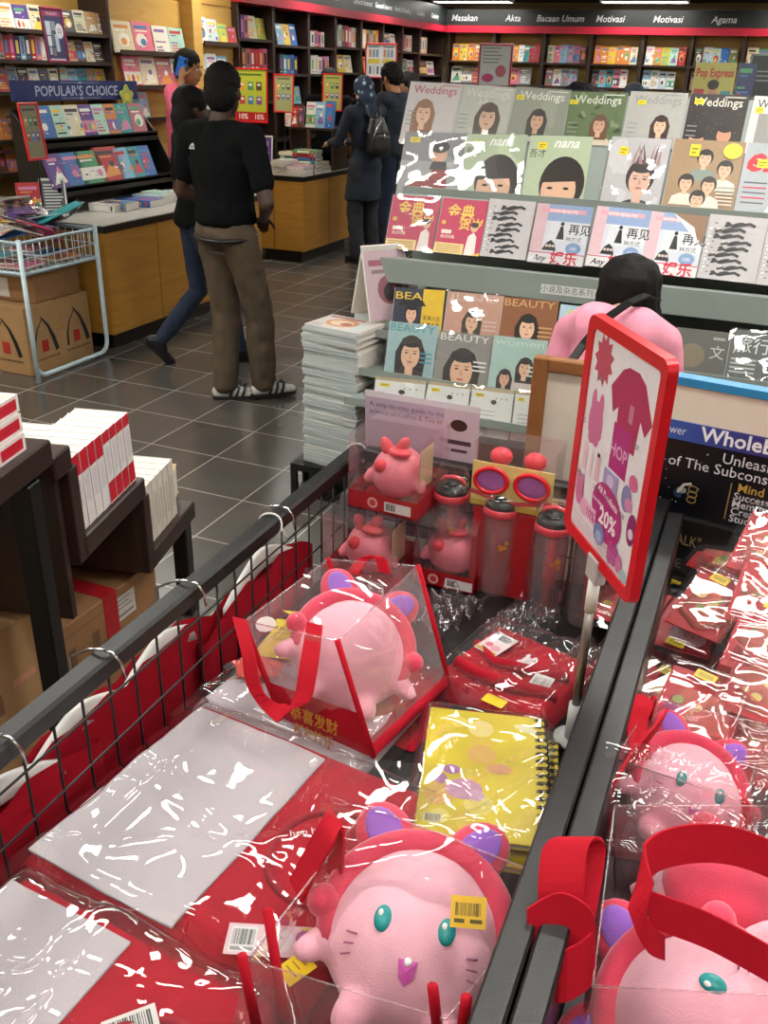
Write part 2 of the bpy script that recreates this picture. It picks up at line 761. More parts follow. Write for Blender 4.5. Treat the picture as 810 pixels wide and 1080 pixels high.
b = MB(tile_mat()); b.box(-5.4, 4.0, -2.6, 14.7, -.1, 0); struct('floor', b)
b = MB(pm('dark_ceiling_board', '#2b1a18', .8)); b.box(-5.4, 4.0, -2.6, 14.7, CEIL, CEIL + .1); struct('ceiling', b)
WALLP = pm('cream_wall_paint', '#cbb893', .7)
b = MB(WALLP); b.box(-5.4, -5.3, -2.6, 14.7, 0, CEIL); struct('wall_left', b)
b = MB(WALLP); b.box(-5.3, 4.0, 14.5, 14.6, 0, CEIL); struct('wall_back', b)
b = MB(WALLP); b.box(4.0, 4.1, -2.6, 14.6, 0, CEIL); struct('wall_right', b)
b = MB(WALLP); b.box(-5.4, 4.1, -2.7, -2.6, 0, CEIL); struct('wall_front', b)

# sign bands over the bookcases: a red band below a black one
BANDR = pm('red_band_laminate', '#b41f36', .35, vary=.05)
BANDK = pm('charcoal_band_laminate', '#24292a', .4, vary=.1)
b = MB(BANDR); b.box(-5.3, XL + .06, 8.34, 14.5, 2.235, 2.315); struct('trim_1', b)
b = MB(BANDR); b.box(XL + .06, 4.0, YB - .06, 14.5, 2.235, 2.325); struct('trim_2', b)


def band_text(b, items, M0):
    b.use(PRINT)
    for t, x, sz in items:
        b.M = M0 @ T(x, 0, 0)
        b.up(.001).text(t, 0, 0, sz, '#cfd2d2', 'C', bold=.012, shear=.2)
    b.M = Matrix.Identity(4)


b = MB(BANDK); b.box(-5.3, XL + .03, 8.34, 14.5, 2.315, 2.56)
items = []
for (px, py), t in (((352, 0), 'General'), ((383, 2), 'General Interest'), ((405, 6), 'General Interest'), ((425, 10), 'Health & Reading'), ((444, 13), 'Cookery'), ((459, 16), 'Cookery')):
    p = at_x(px, py, XL + .03)
    items.append((t, p.y, .06))
band_text(b, items, fr((XL + .03, 0, 2.39), (0, 1, 0), (0, 0, 1), (1, 0, 0)))
struct('trim_3', b)
b = MB(BANDK); b.box(XL + .03, 4.0, YB - .03, 14.5, 2.325, 2.53)
items = []
for px, t in ((490, 'Masakan'), (541, 'Akta'), (591, 'Bacaan Umum'), (644, 'Motivasi'), (705, 'Motivasi'), (764, 'Agama')):
    items.append((t, at_y(px, 20, YB - .03).x, .085))
band_text(b, items, fr((0, YB - .03, 2.385), (1, 0, 0), (0, 0, 1), (0, -1, 0)))
struct('trim_4', b)

# ceiling lights: recessed fluorescent trays
DIFF = emit_mat('lit_diffuser', '#fdfaf2', PANEL_POWER)
proto = None
rows = [13.75, 11.7, 9.65, 7.6, 5.55, 3.5, 2.4, 1.3, -.3]  # one extra out-of-view row up front, added for glare on the clear film
cols = [-4.45, -2.1, .0, 2.1]
for iy, y in enumerate(rows):
    for ix, x in enumerate(cols):
        if y in (3.5, 5.55) and -3 < x < -2:
            continue
        if proto is None:
            t = thing('ceiling_light', '', 'light', (x, y, CEIL))
            d = MB(WHITEP)
            d.box(-.56, .56, -.14, -.125, -.05, 0); d.box(-.56, .56, .125, .14, -.05, 0)
            d.box(-.56, -.545, -.125, .125, -.05, 0); d.box(.545, .56, -.125, .125, -.05, 0)
            d.build('tray', t)
            d = MB(DIFF); d.rbox(-.545, .545, -.125, .125, -.045, -.005, .01); d.build('diffuser', t)
            proto = t
        else:
            t = ctree(proto)
            t.location = (x, y, CEIL)
        t['group'] = 'fluorescent ceiling lights'
        if iy == 0 and ix == 0:
            t['label'] = 'white ceiling light above the Akta sign, left of the two at the top edge'
        elif iy == 0 and ix == 1:
            t['label'] = 'white ceiling light above the Motivasi sign, right of the two at the top edge'
        else:
            t['label'] = 'white fluorescent ceiling light further forward over the shop floor'
# the two that show at the top edge stand where the photograph has them
# warm downlights over the slatwall panels
for k, y in enumerate((6.95, 7.95)):
    t = thing('downlight', ('left' if k == 0 else 'right') + ' warm downlight over the golden slatwall panels', 'light', (XL + .28, y, CEIL))
    d = MB(WHITEP); d.lathe([(.06, 0), (.06, -.02), (.045, -.02), (.045, -.005)], 20); d.build('rim', t)
    d = MB(emit_mat('warm_bulb%d' % k, '#ffcf7a', SPOT_POWER)); d.lathe([(.043, -.004), (.043, -.012), (.02, -.016)], 16); d.build('bulb', t)
    ld = bpy.data.lights.new('downlight_beam', 'SPOT')
    ld.energy = 22
    ld.color = (1, .74, .36)
    ld.spot_size = radians(95)
    ld.spot_blend = .7
    ld.shadow_soft_size = .04
    lo = bpy.data.objects.new('beam', ld)
    link(lo, t)
    lo.location = (0, 0, -.03)
    lo.rotation_euler = (0, radians(-12), 0)

# ================================================================== BOOKS
PAL = {
    'white': '#dcd9d2', 'cream': '#d8cfae', 'grey': '#8d8d8c', 'black': '#1b1a1c', 'red': '#b3222b', 'pink': '#d8708c', 'hot pink': '#c8285e',
    'purple': '#5a3c86', 'blue': '#2d66ad', 'light blue': '#7fb0cc', 'navy': '#1f2f5c', 'teal': '#2b8f92', 'green': '#3f8d58', 'mint': '#a9cfc0',
    'yellow': '#d9b93a', 'orange': '#cf7d33', 'brown': '#5d3d2c', 'tan': '#c09d70', 'lime': '#a9bb40', 'olive': '#7d7a42', 'rose': '#b26570',
    'pale blue': '#b5c6d2', 'peach': '#dda78a', 'lilac': '#b8a4c8', 'dark grey': '#46464a', 'maroon': '#6d1f2c'}
ACC = ['#e8e4da', '#2a2a2e', '#c43a3e', '#e0c04a', '#3f78b0', '#58a078', '#c77ba0', '#7c5a9a', '#d98a3e', '#f0ece0']


def simple_cover(b, w, h, base, seed, dense=0):
    r = random.Random(seed)
    hx = PAL.get(base, base)
    b.rect(-w / 2, 0, w / 2, h, hx)
    k = r.randrange(5)
    a1, a2 = r.sample(ACC, 2)
    if k == 0:
        b.disc(r.uniform(-.1, .1) * w, h * .42, w * .3, h * .22, a1, 12); b.disc(0, h * .36, w * .16, h * .12, a2, 10)
    elif k == 1:
        b.rect(-w * .5, h * .12, w * .5, h * .5, a1)
        for i in range(3):
            b.disc((i - 1) * w * .28, h * .3, w * .1, h * .12, r.choice(ACC), 10)
    elif k == 2:
        pts = [(r.uniform(-.45, .45) * w, r.uniform(.08, .6) * h) for _ in range(5)]
        for p in pts:
            b.disc(p[0], p[1], w * r.uniform(.06, .14), h * r.uniform(.05, .1), r.choice(ACC), 9)
    elif k == 3:
        b.shape([(-w * .4, h * .1), (w * .42, h * .16), (w * .1, h * .62)], a1); b.disc(w * .1, h * .5, w * .12, h * .09, a2, 10)
    else:
        for i in range(4):
            b.rect(-w * .4, h * (.12 + i * .1), w * r.uniform(0, .4), h * (.17 + i * .1), r.choice((a1, a2)))
    for i in range(8):
        x, y = r.uniform(-.46, .3) * w, r.uniform(.04, .9) * h
        b.rect(x, y, x + r.uniform(.04, .16) * w, y + r.uniform(.01, .05) * h, r.choice(ACC + [hx, hx]))
    b.rect(-w * .4, h * .78, w * r.uniform(.2, .42), h * .88, a2)
    b.rect(-w * .35, h * .69, w * r.uniform(0, .3), h * .735, a1)


def book_mesh(w, h, t, base, seed, spine=None):
    """stands on local y=0, cover faces +z, spine at -x"""
    b = MB(PRINT)
    hx = PAL.get(base, base)
    b.use(PAPER).box(-w / 2 + .002, w / 2 - .003, .002, h - .002, .0015, t - .0015)
    b.use(PRINT).ink(hx)
    b.box(-w / 2, w / 2, 0, h, 0, .0014); b.box(-w / 2, w / 2, 0, h, t - .0014, t)
    b.box(-w / 2, -w / 2 + .0016, 0, h, 0, t)
    b.up(t)
    simple_cover(b, w, h, base, seed)
    M0 = b.M
    b.M = M0 @ fr((-w / 2, 0, 0), (0, 0, 1), (0, 1, 0), (-1, 0, 0))
    r = random.Random(seed)
    b.up(0).rect(t * .25, h * .25, t * .75, h * .8, r.choice(ACC)); b.rect(t * .2, h * .08, t * .8, h * .14, r.choice(ACC))
    b.M = M0
    return b


SEED = [100]


def put_book(base, w, h, t, M, label, group=None, cat='book', name='book'):
    SEED[0] += 1
    return tag(book_mesh(w, h, t, base, SEED[0]).build(name, mw=M), label, cat, group)


def row(p0, p1, out, items, place, h, lean=10, spine=False, group=None, cat='book', t=.02, fill=.97):
    """books side by side from p0 to p1 (their foot line), covers facing 'out'"""
    p0, p1, out = Vector(p0), Vector(p1), Vector(out)
    d = (p1 - p0)
    L = d.length
    d.normalize()
    n = len(items)
    up0 = Vector((0, 0, 1))
    seen = {}
    for i, c in enumerate(items):
        if c is None:
            continue
        wd = L / n * fill
        c0 = p0 + d * (L * (i + .5) / n)
        hh = h * rnd.uniform(.92, 1.03)
        nm = c
        lab = '%s %s %s, %s from left' % (nm, cat, place, ORD[i])
        if spine:
            # spine faces out: the cover turns sideways
            M = fr(c0 - out * .075 - d * wd * .5, -out, up0.copy(), (-out).cross(up0))
            put_book(c, .15, hh, wd, M, lab, group)
        else:
            a = radians(lean)
            z = (out * cos(a) + up0 * sin(a)).normalized()
            y = (up0 * cos(a) - out * sin(a)).normalized()
            M = fr(c0 - z * t, y.cross(z), y, z)
            put_book(c, wd, hh, t, M, lab, group, cat)


# ---------------------------------------------------------------- left wall bookcases
def left_case(name, label, y0, y1, zs, back, side, zt=2.235):
    t = thing(name, label, 'bookcase', (XL, (y0 + y1) / 2, 0))
    L = (y1 - y0) / 2
    b = MB(back); b.box(-.29, -.27, -L, L, 0, zt); b.build('back_panel', t)
    for s in (-1, 1):
        b = MB(side); b.box(-.27, 0, s * L - (.024 if s > 0 else 0), s * L + (.024 if s < 0 else 0), 0, zt); b.build('side_panel', t)
    for z in zs:
        b = MB(side); b.box(-.27, -.005, -L + .024, L - .024, z - .025, z); b.build('shelf', t)
    b = MB(side); b.box(-.27, -.01, -L + .024, L - .024, .0, .1); b.build('plinth', t)
    return t


OX = Vector((1, 0, 0))
XF = XL - .06


def lrow(px0, px1, py, items, place, hpx, **k):
    p0, p1 = at_x(px0, py, XF), at_x(px1, py, XF)
    zz = k.pop('z', None)
    z = p0.z if zz is None else zz
    p0.z = p1.z = z
    h = k.pop('h', None) or (at_x(px0, py - hpx, XF).z - at_x(px0, py, XF).z) / .98
    row(p0, p1, OX, items, place, h, **k)
    return z


def lz(px, py):
    return at_x(px, py, XF).z


zs = [lz(60, 33), lz(60, 64), lz(60, 96), lz(20, 146), lz(20, 180)]
left_case('wall_bookcase', 'golden-backed wall bookcase at the far left behind the navy sign', 4.6, 6.45, zs, WOOD_P, WOOD_D, 2.6)
lrow(2, 50, 33, ['white', 'purple', 'cream'], 'on the top shelf at far left', 32)
lrow(68, 116, 33, ['dark grey', 'cream', 'tan', 'tan'], 'on the top shelf right of the maroon poster', 25, z=zs[0])
lrow(0, 50, 64, ['grey', 'red', 'hot pink', 'navy', 'light blue', 'dark grey', 'red', 'pink', 'white'], 'on the second shelf at far left', 27, z=zs[1], spine=True)
lrow(73, 119, 64, ['tan', 'brown', 'cream', 'dark grey', 'maroon'], 'on the second shelf right of the maroon poster', 22, z=zs[1])
lrow(0, 122, 96, ['red', 'grey', 'black', 'white', 'dark grey', 'cream', 'mint', 'light blue', 'teal', 'grey', 'yellow', 'pale blue'], 'on the third shelf above the navy sign', 27, z=zs[2])
lrow(0, 19, 146, ['orange', 'orange', 'brown'], 'on the fourth shelf at far left', 26, z=zs[3])
lrow(0, 19, 180, ['brown', 'orange'], 'on the fifth shelf at far left', 26, z=zs[4])

# slatwall panels with wire ledges


def slat_panel(label, y0, y1, zs, grooves=9):
    t = thing('slatwall_panel', label, 'wall panel', (XL, (y0 + y1) / 2, 0))
    L = (y1 - y0) / 2
    zt = 2.62
    n = 12
    b = MB(WOOD_P)
    b.box(-.3, -.08, -L, L, 0, zt)
    b.build('core', t)
    b = MB(WOOD_P)
    for i in range(n):
        b.box(-.08, -.066, -L, L, zt * i / n + .006, zt * (i + 1) / n - .006)
    b.build('slats', t)
    for z in zs:
        b = MB(WOOD_D); b.box(-.066, .045, -L + .05, L - .05, z - .014, z); b.box(.035, .045, -L + .05, L - .05, z, z + .02); b.build('ledge', t)


za = [lz(160, 57), lz(165, 92), lz(150, 126)]
slat_panel('golden slatwall panel holding children\'s magazines behind the pink-shirted man', 6.45, 7.5, za)
zb = [lz(230, 47), lz(228, 85), lz(228, 122)]
slat_panel('golden slatwall panel holding white comics, right of the pillar', 7.64, 8.34, zb)
t = thing('pillar', 'golden laminate pillar between the two slatwall panels', 'pillar', (XL, 7.57, 0))
b = MB(WOOD_P); b.rbox(-.3, .06, -.07, .07, 0, 2.63, .004); b.build('shaft', t)
b = MB(BLACK); b.rbox(-.3, .068, -.07, .07, 0, .1, .004); b.build('foot', t)
XF = XL + .02
lrow(123, 164, 57, ['cream', 'pink'], 'on the upper ledge beside the pillar', 35, z=za[0], cat='magazine')
lrow(165, 197, 57, ['white', 'mint'], 'on the upper ledge next to the pillar', 31, z=za[0], cat='magazine')
lrow(134, 200, 92, ['pink', 'cream', 'rose', 'white'], 'on the lower ledge behind the pink-shirted man', 34, z=za[1], cat='magazine')
lrow(140, 160, 126, ['teal', 'light blue'], 'on the lowest ledge left of the pink-shirted man', 30, z=za[2], cat='magazine')
lrow(210, 232, 47, ['white', 'pale blue'], 'on the upper ledge right of the pillar', 28, z=zb[0], cat='comic')
lrow(232, 251, 47, ['lime', 'red'], 'on the upper ledge left of the dark bookcases', 21, z=zb[0], cat='comic')
lrow(210, 243, 85, ['pale blue', 'white', 'light blue'], 'on the lower ledge right of the pillar', 29, z=zb[1], cat='comic')
lrow(210, 250, 122, ['white', 'red', 'orange'], 'on the lowest ledge right of the pillar', 28, z=zb[2], cat='comic')
XF = XL - .06

DB = [8.34, 9.03, 9.81, 10.48, 11.2, 11.88, 12.55, 13.2, 14.2]
bay_names = [ORD[i] for i in range(8)]
for i in range(8):
    z1 = lz((255, 293, 328, 357, 383, 406, 425, 442)[i], (40, 47, 49, 49, 51, 52, 54, 56)[i])
    left_case('wall_bookcase', 'dark walnut wall bookcase bay under the red band, %s from the pillar' % ORD[i], DB[i], DB[i + 1], [z1, z1 - .27, z1 - .56, z1 - .9, z1 - 1.25], WOOD_D, WOOD_D)
    pl = 'on the upper shelf of the %s dark bay' % ORD[i]
    pl2 = 'on the lower shelf of the %s dark bay' % ORD[i]
    k = dict(z=z1)
    k2 = dict(z=z1 - .27)
    H1, H2 = .2, .185
    if i == 0:
        lrow(254, 262, 40, ['purple', 'pink'], pl, 20, z=z1, spine=True, h=H1); lrow(263, 281, 40, ['cream', 'lime'], pl + ', right side', 23, z=z1, h=H1)
        lrow(255, 282, 65, ['brown', 'rose', 'red', 'red', 'hot pink', 'pink'], pl2, 20, z=z1 - .27, h=H2, spine=True)
        lrow(255, 282, 92, ['cream', 'red', 'tan'], 'on the third shelf of the first dark bay', 20, z=z1 - .56, h=H2)
    if i == 1:
        lrow(293, 314, 47, ['light blue', 'yellow', 'blue'], pl, 20, z=z1, h=H1); lrow(295, 314, 77, ['dark grey', 'teal', 'blue', 'blue', 'navy'], pl2, 20, h=H2, z=z1 - .27, spine=True)
        lrow(293, 318, 105, ['white', 'rose', 'light blue'], 'on the third shelf of the second dark bay', 20, z=z1 - .56, h=H2)
    if i == 2:
        lrow(328, 342, 49, ['white', 'rose', 'pink', 'white'], pl, 16, z=z1, h=.16, spine=True); lrow(328, 347, 81, ['white', 'white', 'white', 'pink', 'lilac'], pl2, 20, h=H2, z=z1 - .27, spine=True)
    if i == 3:
        lrow(357, 377, 49, ['white', 'dark grey', 'red', 'pink', 'white', 'white'], pl, 22, z=z1, h=.22, spine=True); lrow(357, 372, 76, ['yellow', 'cream'], pl2, 18, h=H2, z=z1 - .27)
    if i == 4:
        lrow(382, 400, 51, ['cream', 'orange', 'teal', 'yellow', 'orange'], pl, 22, z=z1, h=.22, spine=True); lrow(384, 402, 82, ['orange', 'white', 'blue'], pl2, 18, z=z1 - .27, h=H2)
    if i == 5:
        lrow(406, 418, 52, ['navy', 'white'], pl, 18, z=z1, h=H1); lrow(406, 420, 80, ['grey', 'cream'], pl2, 16, z=z1 - .27, h=H2)
    if i == 6:
        lrow(425, 434, 54, ['rose', 'white', 'white'], pl, 18, z=z1, h=H1, spine=True); lrow(424, 437, 82, ['grey', 'white'], pl2, 15, z=z1 - .27, h=H2)
    if i == 7:
        lrow(442, 450, 56, ['peach', 'white', 'peach'], pl, 18, z=z1, h=H1, spine=True); lrow(443, 458, 82, ['brown', 'white'], pl2, 15, z=z1 - .27, h=H2)

# ---------------------------------------------------------------- back wall bookcases
BX = [-4.94, -4.24, -3.5, -2.83, -2.12, -1.47, -.8, -.13, .54, 1.21]
bay_lab = ['under the Masakan sign', 'under the Akta sign', 'under the Bacaan Umum sign', 'under the left Motivasi sign', 'under the right Motivasi sign', 'under the Agama sign', 'just right of the Agama sign', 'two bays right of the Agama sign', 'at the far right of the back wall']
BROWS = [
    (['orange', 'yellow', 'orange', 'tan', 'orange'], ['white', 'grey', 'rose']),
    (['light blue', 'white', 'light blue', 'orange', 'white', 'teal', 'red', 'red'], ['white', 'pink', 'grey']),
    (['cream', 'pink', 'light blue', 'grey', 'rose', 'brown'], ['rose', 'white', 'grey', 'light blue']),
    (['orange', 'orange', 'yellow', 'orange', 'orange', 'cream'], ['dark grey', 'light blue', 'teal', 'pink', 'white']),
    (['white', 'orange', 'lime', 'mint', 'red'], ['light blue', 'white', 'pale blue', 'white']),
    (['brown', 'pale blue', 'mint', 'blue', 'olive'], ['tan', 'teal', 'rose', 'green', 'pale blue']),
    (['cream', 'green', 'blue', 'red'], ['grey', 'rose', 'pink', 'white']),
    (['white', 'blue', 'yellow', 'pink'], ['teal', 'red', 'white', 'orange']),
    (['navy', 'cream', 'red', 'grey'], ['green', 'white', 'pink', 'blue'])]
OY = Vector((0, -1, 0))
for i in range(9):
    x0, x1 = BX[i], BX[i + 1]
    t = thing('wall_bookcase', 'golden-backed bookcase bay along the back wall ' + bay_lab[i], 'bookcase', ((x0 + x1) / 2, YB, 0))
    L = (x1 - x0) / 2
    b = MB(WOOD_P); b.box(-L, L, .27, .29, 0, 2.235); b.build('back_panel', t)
    for s in (-1, 1):
        b = MB(WOOD_D); b.box(s * L - (.022 if s > 0 else 0), s * L + (.022 if s < 0 else 0), 0, .27, 0, 2.235); b.build('side_panel', t)
    zz = [1.87, 1.575, 1.27, .95, .6]
    for z in zz:
        b = MB(WOOD_D); b.box(-L + .022, L - .022, .005, .27, z - .025, z); b.build('shelf', t)
    b = MB(WOOD_D); b.box(-L + .022, L - .022, .01, .27, 0, .1); b.build('plinth', t)
    if i < 8:
        for kk, its in enumerate(BROWS[i]):
            z = zz[kk]
            place = 'on the %s shelf %s' % (('upper', 'lower')[kk], bay_lab[i])
            row((x0 + .05, YB + .06, z), (x1 - .06 - (.1 if kk else 0), YB + .06, z), OY, its, place, .235 if i != 0 or kk else .24, t=.022, lean=9)
        if i in (4, 5, 6):
            row((x0 + .05, YB + .06, 1.27), (x1 - .06, YB + .06, 1.27), OY, ['white', 'pink', 'cream', 'rose'], 'on the third shelf ' + bay_lab[i], .22, t=.022)

# ================================================================== PRINT ART
def portrait(b, cx, cy, s, hair='#1d1512', skin='#e3b899', cloth='#caa', long=True, wide=1.0, face=True, tilt=0.0, bob=False):
    """a head and shoulders picture; s is the face height"""
    fw_ = s * .36 * wide
    if cloth:
        b.shape([(cx - s * .95, cy - s * 1.55), (cx + s * .95, cy - s * 1.55), (cx + s * .8, cy - s * .95), (cx + s * .25, cy - s * .7), (cx - s * .25, cy - s * .7), (cx - s * .8, cy - s * .95)], cloth)
    if long:
        b.shape([(cx - s * .55, cy - s * .95), (cx - s * .6, cy), (cx - s * .35, cy + s * .55), (cx + s * .35, cy + s * .55), (cx + s * .6, cy), (cx + s * .55, cy - s * .95)], hair)
    b.disc(cx, cy + s * .08, fw_ * 1.35, s * .6, hair, 20)
    b.rect(cx - s * .15, cy - s * .8, cx + s * .15, cy - s * .3, skin)
    b.disc(cx, cy - s * .06, fw_, s * .5, skin, 22)
    b.disc(cx + tilt * s * .1, cy + s * .42, fw_ * 1.1, s * .2, hair, 16)
    if bob:
        b.shape([(cx - fw_ * 1.1, cy + s * .5), (cx + fw_ * 1.1, cy + s * .5), (cx + fw_ * 1.05, cy + s * .12), (cx + fw_ * .3, cy + s * .2), (cx - fw_ * .6, cy + s * .05), (cx - fw_ * 1.1, cy)], hair)
    if face:
        for q in (-1, 1):
            b.disc(cx + q * fw_ * .45, cy + s * .02, fw_ * .2, s * .03, '#4a352c', 10)
            b.rect(cx + q * fw_ * .45 - fw_ * .25, cy + s * .1, cx + q * fw_ * .45 + fw_ * .25, cy + s * .12, hair)
        b.shape([(cx - s * .03, cy), (cx + s * .03, cy), (cx + s * .06, cy - s * .17), (cx - s * .05, cy - s * .17)], '#cf9f84')
        b.disc(cx, cy - s * .3, fw_ * .32, s * .035, '#b4666a', 12)


def sticker(b, x, y, w_, h_):
    b.rect(x, y, x + w_, y + h_, '#e6cf1c')
    b.rect(x + w_ * .15, y + h_ * .55, x + w_ * .8, y + h_ * .7, '#8a7a18')
    b.rect(x + w_ * .15, y + h_ * .25, x + w_ * .6, y + h_ * .38, '#8a7a18')


def dancers(b, w, h):
    b.rect(-w / 2, 0, w / 2, h, '#b9b4b6')
    r = random.Random(5)
    for i in range(9):
        cy = h * (.1 + .095 * i)
        cx = w * (-.08 + .1 * sin(i * 1.7))
        b.disc(cx, cy, w * .12, h * .035, '#151517', 10, rot=.3)
        b.disc(cx - w * .17, cy + h * .01, w * .045, h * .03, '#cdbfb8' if i % 2 else '#151517', 8)
        b.stroke([(cx + w * .05, cy), (cx + w * .2, cy + h * .03), (cx + w * .3, cy - h * .005)], w * .05, '#1b1b1e')
        b.stroke([(cx - w * .1, cy), (cx - w * .22, cy - h * .03)], w * .04, '#232327')
        b.rect(-w * .38, cy, -w * .34, cy + h * .015, '#3a3a40')
    for i in range(12):
        b.rect(-w * .46, h * .06 * i + h * .1, -w * .44 + w * .03 * (i % 2), h * .06 * i + h * .13, '#e0dcdd')


def goodbye(b, w, h, curl=False):
    b.rect(-w / 2, 0, w / 2, h, '#cfd3dd')
    b.rect(-w / 2, h * .2, -w * .28, h, '#d8b6bd')
    b.rect(-w * .28, h * .72, w / 2, h, '#8fa6cc')
    b.rect(-w * .2, h * .38, w * .48, h * .72, '#d9dbe0')
    b.rect(-w * .4, h * .86, w * .4, h * .93, '#e3a4b0'); b.text('www.epop.my', 0, h * .875, h * .06, '#f4f0f2', 'C', bold=.01)
    b.shape([(-w * .06, h * .42), (w * .08, h * .42), (w * .04, h * .64), (-w * .01, h * .64)], '#18181c'); b.disc(w * .015, h * .68, w * .035, h * .035, '#18181c', 10)
    b.text('再见', w * .14, h * .53, h * .14, '#1a1a20', 'L', bold=.01)
    b.text('种方式', w * .12, h * .4, h * .065, '#3a3a46', 'L')
    b.shape([(-w * .28, h * .22), (-w * .02, h * .22), (-w * .06, h * .34), (-w * .14, h * .4), (-w * .22, h * .34)], '#1b1b20')
    for i in range(3):
        b.disc(-w * .2 + i * w * .06, h * .3, w * .03, h * .025, '#c9b9b0', 8)
    b.disc(w * .28, h * .28, w * .14, h * .1, '#7e9cc4', 16); b.text('100', w * .28, h * .25, h * .06, '#e8ecf2', 'C')
    b.rect(-w / 2, 0, w / 2, h * .17, '#d7d4d6')
    b.text('娱乐', -w * .1, h * .02, h * .17, '#c8203e', 'L', bold=.025)
    b.text('Any', -w * .42, h * .04, h * .1, '#18181c', 'L', bold=.02, shear=.3)
    b.rect(-w / 2, h * .17, w / 2, h * .185, '#c8203e')
    if curl:
        b.shape([(-w * .1, h), (w / 2, h), (w / 2, h * .55)], '#8a6a4c'); b.shape([(-w * .1, h), (w * .42, h * .55), (w * .3, h * .8)], '#ecebe8')


def newyear(b, w, h):
    b.rect(-w / 2, 0, w / 2, h, '#b81c4c')
    b.text('金典', -w * .34, h * .68, h * .19, '#e2c04e', 'L', bold=.02)
    b.text('贺岁', -w * .05, h * .47, h * .17, '#e2c04e', 'L', bold=.02)
    b.disc(-w * .38, h * .56, w * .05, h * .04, '#d8a83e', 10)
    b.rect(-w * .4, h * .36, -w * .18, h * .43, '#e8d8c8'); b.text('精选特集', -w * .4, h * .28, h * .05, '#f0e0d0', 'L')
    b.shape([(w * .16, 0), (w * .4, 0), (w * .38, h * .34), (w * .3, h * .42), (w * .2, h * .34)], '#e8dcd8')
    b.disc(w * .3, h * .5, w * .08, h * .08, '#d9aa8c', 12); b.disc(w * .3, h * .55, w * .085, h * .05, '#2a1a16', 12)
    b.rect(-w / 2, 0, w * .14, h * .19, '#e6c98a')
    for i in range(4):
        b.rect(-w * .45, h * (.03 + .037 * i), w * .08, h * (.045 + .037 * i), '#a87a3a')
    b.shape([(w * .3, 0), (w / 2, 0), (w / 2, h * .06)], '#e0b030')


def weddings(b, w, h, bg, tcol, hair, skin, cloth, cx=0, extra=None, s=.2, face=True):
    b.rect(-w / 2, 0, w / 2, h, bg)
    if extra == 'leaves':
        r = random.Random(3)
        for i in range(26):
            b.disc(r.uniform(-.45, .45) * w, r.uniform(.2, .97) * h, w * .07, h * .03, r.choice(['#3f5a30', '#55703c', '#2f4526', '#7d9468']), 8, rot=r.uniform(0, 3))
    if extra == 'night':
        r = random.Random(4)
        for i in range(40):
            b.disc(r.uniform(-.48, .48) * w, r.uniform(.4, .97) * h, w * .006, None, '#a08050', 6)
        b.disc(-w * .25, h * .3, w * .13, h * .13, '#c99a7c', 14); b.disc(-w * .25, h * .4, w * .14, h * .07, '#1c1210', 14)
        b.shape([(-w * .5, 0), (0, 0), (-w * .1, h * .2), (-w * .4, h * .2)], '#7c5a4a')
        b.disc(w * .2, h * .4, w * .12, h * .12, '#c0896a', 14); b.disc(w * .2, h * .5, w * .12, h * .06, '#1c1210', 14)
        b.shape([(0, 0), (w * .5, 0), (w * .42, h * .28), (w * .05, h * .28)], '#3a2420')
    else:
        portrait(b, w * cx, h * .5, h * s, hair, skin, cloth, True, face=face)
    b.text('Weddings', 0, h * .82, h * .13, tcol, 'C', bold=.01, width=w * .82)
    b.rect(w * .1, h * .95, w * .45, h * .965, tcol)
    for i in range(4):
        b.rect(-w * .45, h * (.3 + .07 * i), -w * .28, h * (.315 + .07 * i), '#8d8d88')


def beauty(b, w, h, bg, tcol, title, **k):
    b.rect(-w / 2, 0, w / 2, h, bg)
    portrait(b, w * k.get('cx', 0), h * k.get('cy', .45), h * k.get('s', .3), k.get('hair', '#1d1512'), k.get('skin', '#e3b899'), k.get('cloth', '#b9a9a0'), k.get('long', True))
    b.text(title, -w * .46, h * .84, h * .14, tcol, 'L', width=w * k.get('tw', .9))
    for i in range(3):
        b.rect(w * .2, h * (.3 + .08 * i), w * .44, h * (.33 + .08 * i), tcol)


def mag_body(w, h, t=.006):
    b = MB(PAPER)
    b.box(-w / 2 + .001, w / 2 - .001, .001, h - .001, 0, t)
    b.use(PRINT).ink('#c9c6c4')
    b.box(-w / 2, -w / 2 + .0015, 0, h, 0, t + .0001)
    b.up(t)
    return b


def wrap(w, h, t, parent, seed, amp=.0025, mat=None):
    b = MB(mat or FILM_FLAT)

    def f(u, v):
        x, y = (u - .5) * (w + .012), v * (h + .01) - .005
        n = 1.6 * noise.noise(Vector((x * 8 + seed, y * 8, 3))) + .7 * abs(noise.noise(Vector((x * 17, y * 14 + seed, 1))))
        e = min(u, 1 - u, v, 1 - v) * 10
        return (x, y, t + .0022 + amp * n * min(1, e))
    b.grid(f, 16, 20)
    return b.build('plastic_wrap', parent)


def lean_frame(p, out, lean):
    a = radians(lean)
    out, up0 = Vector(out), Vector((0, 0, 1))
    z = (out * cos(a) + up0 * sin(a)).normalized()
    y = (up0 * cos(a) - out * sin(a)).normalized()
    return fr(p, y.cross(z), y, z)


def put_mag(pl, pr, Y, h, lean, art, label, wrapseed=None, amp=.0025, group=None, t=.006, name='magazine', cat='magazine', roll=0):
    p0, p1 = at_y(pl[0], pl[1], Y), at_y(pr[0], pr[1], Y)
    w_ = (p1 - p0).length
    b = mag_body(w_, h, t)
    art(b, w_, h)
    c = (p0 + p1) / 2
    M = lean_frame(c, (0, -1, 0), lean) @ RZ(-math.asin((p0.z - p1.z) / w_) * .8)
    o = tag(b.build(name, mw=M), label, cat, group)
    if wrapseed is not None:
        wrap(w_, h, t, o, wrapseed, amp)
    return o


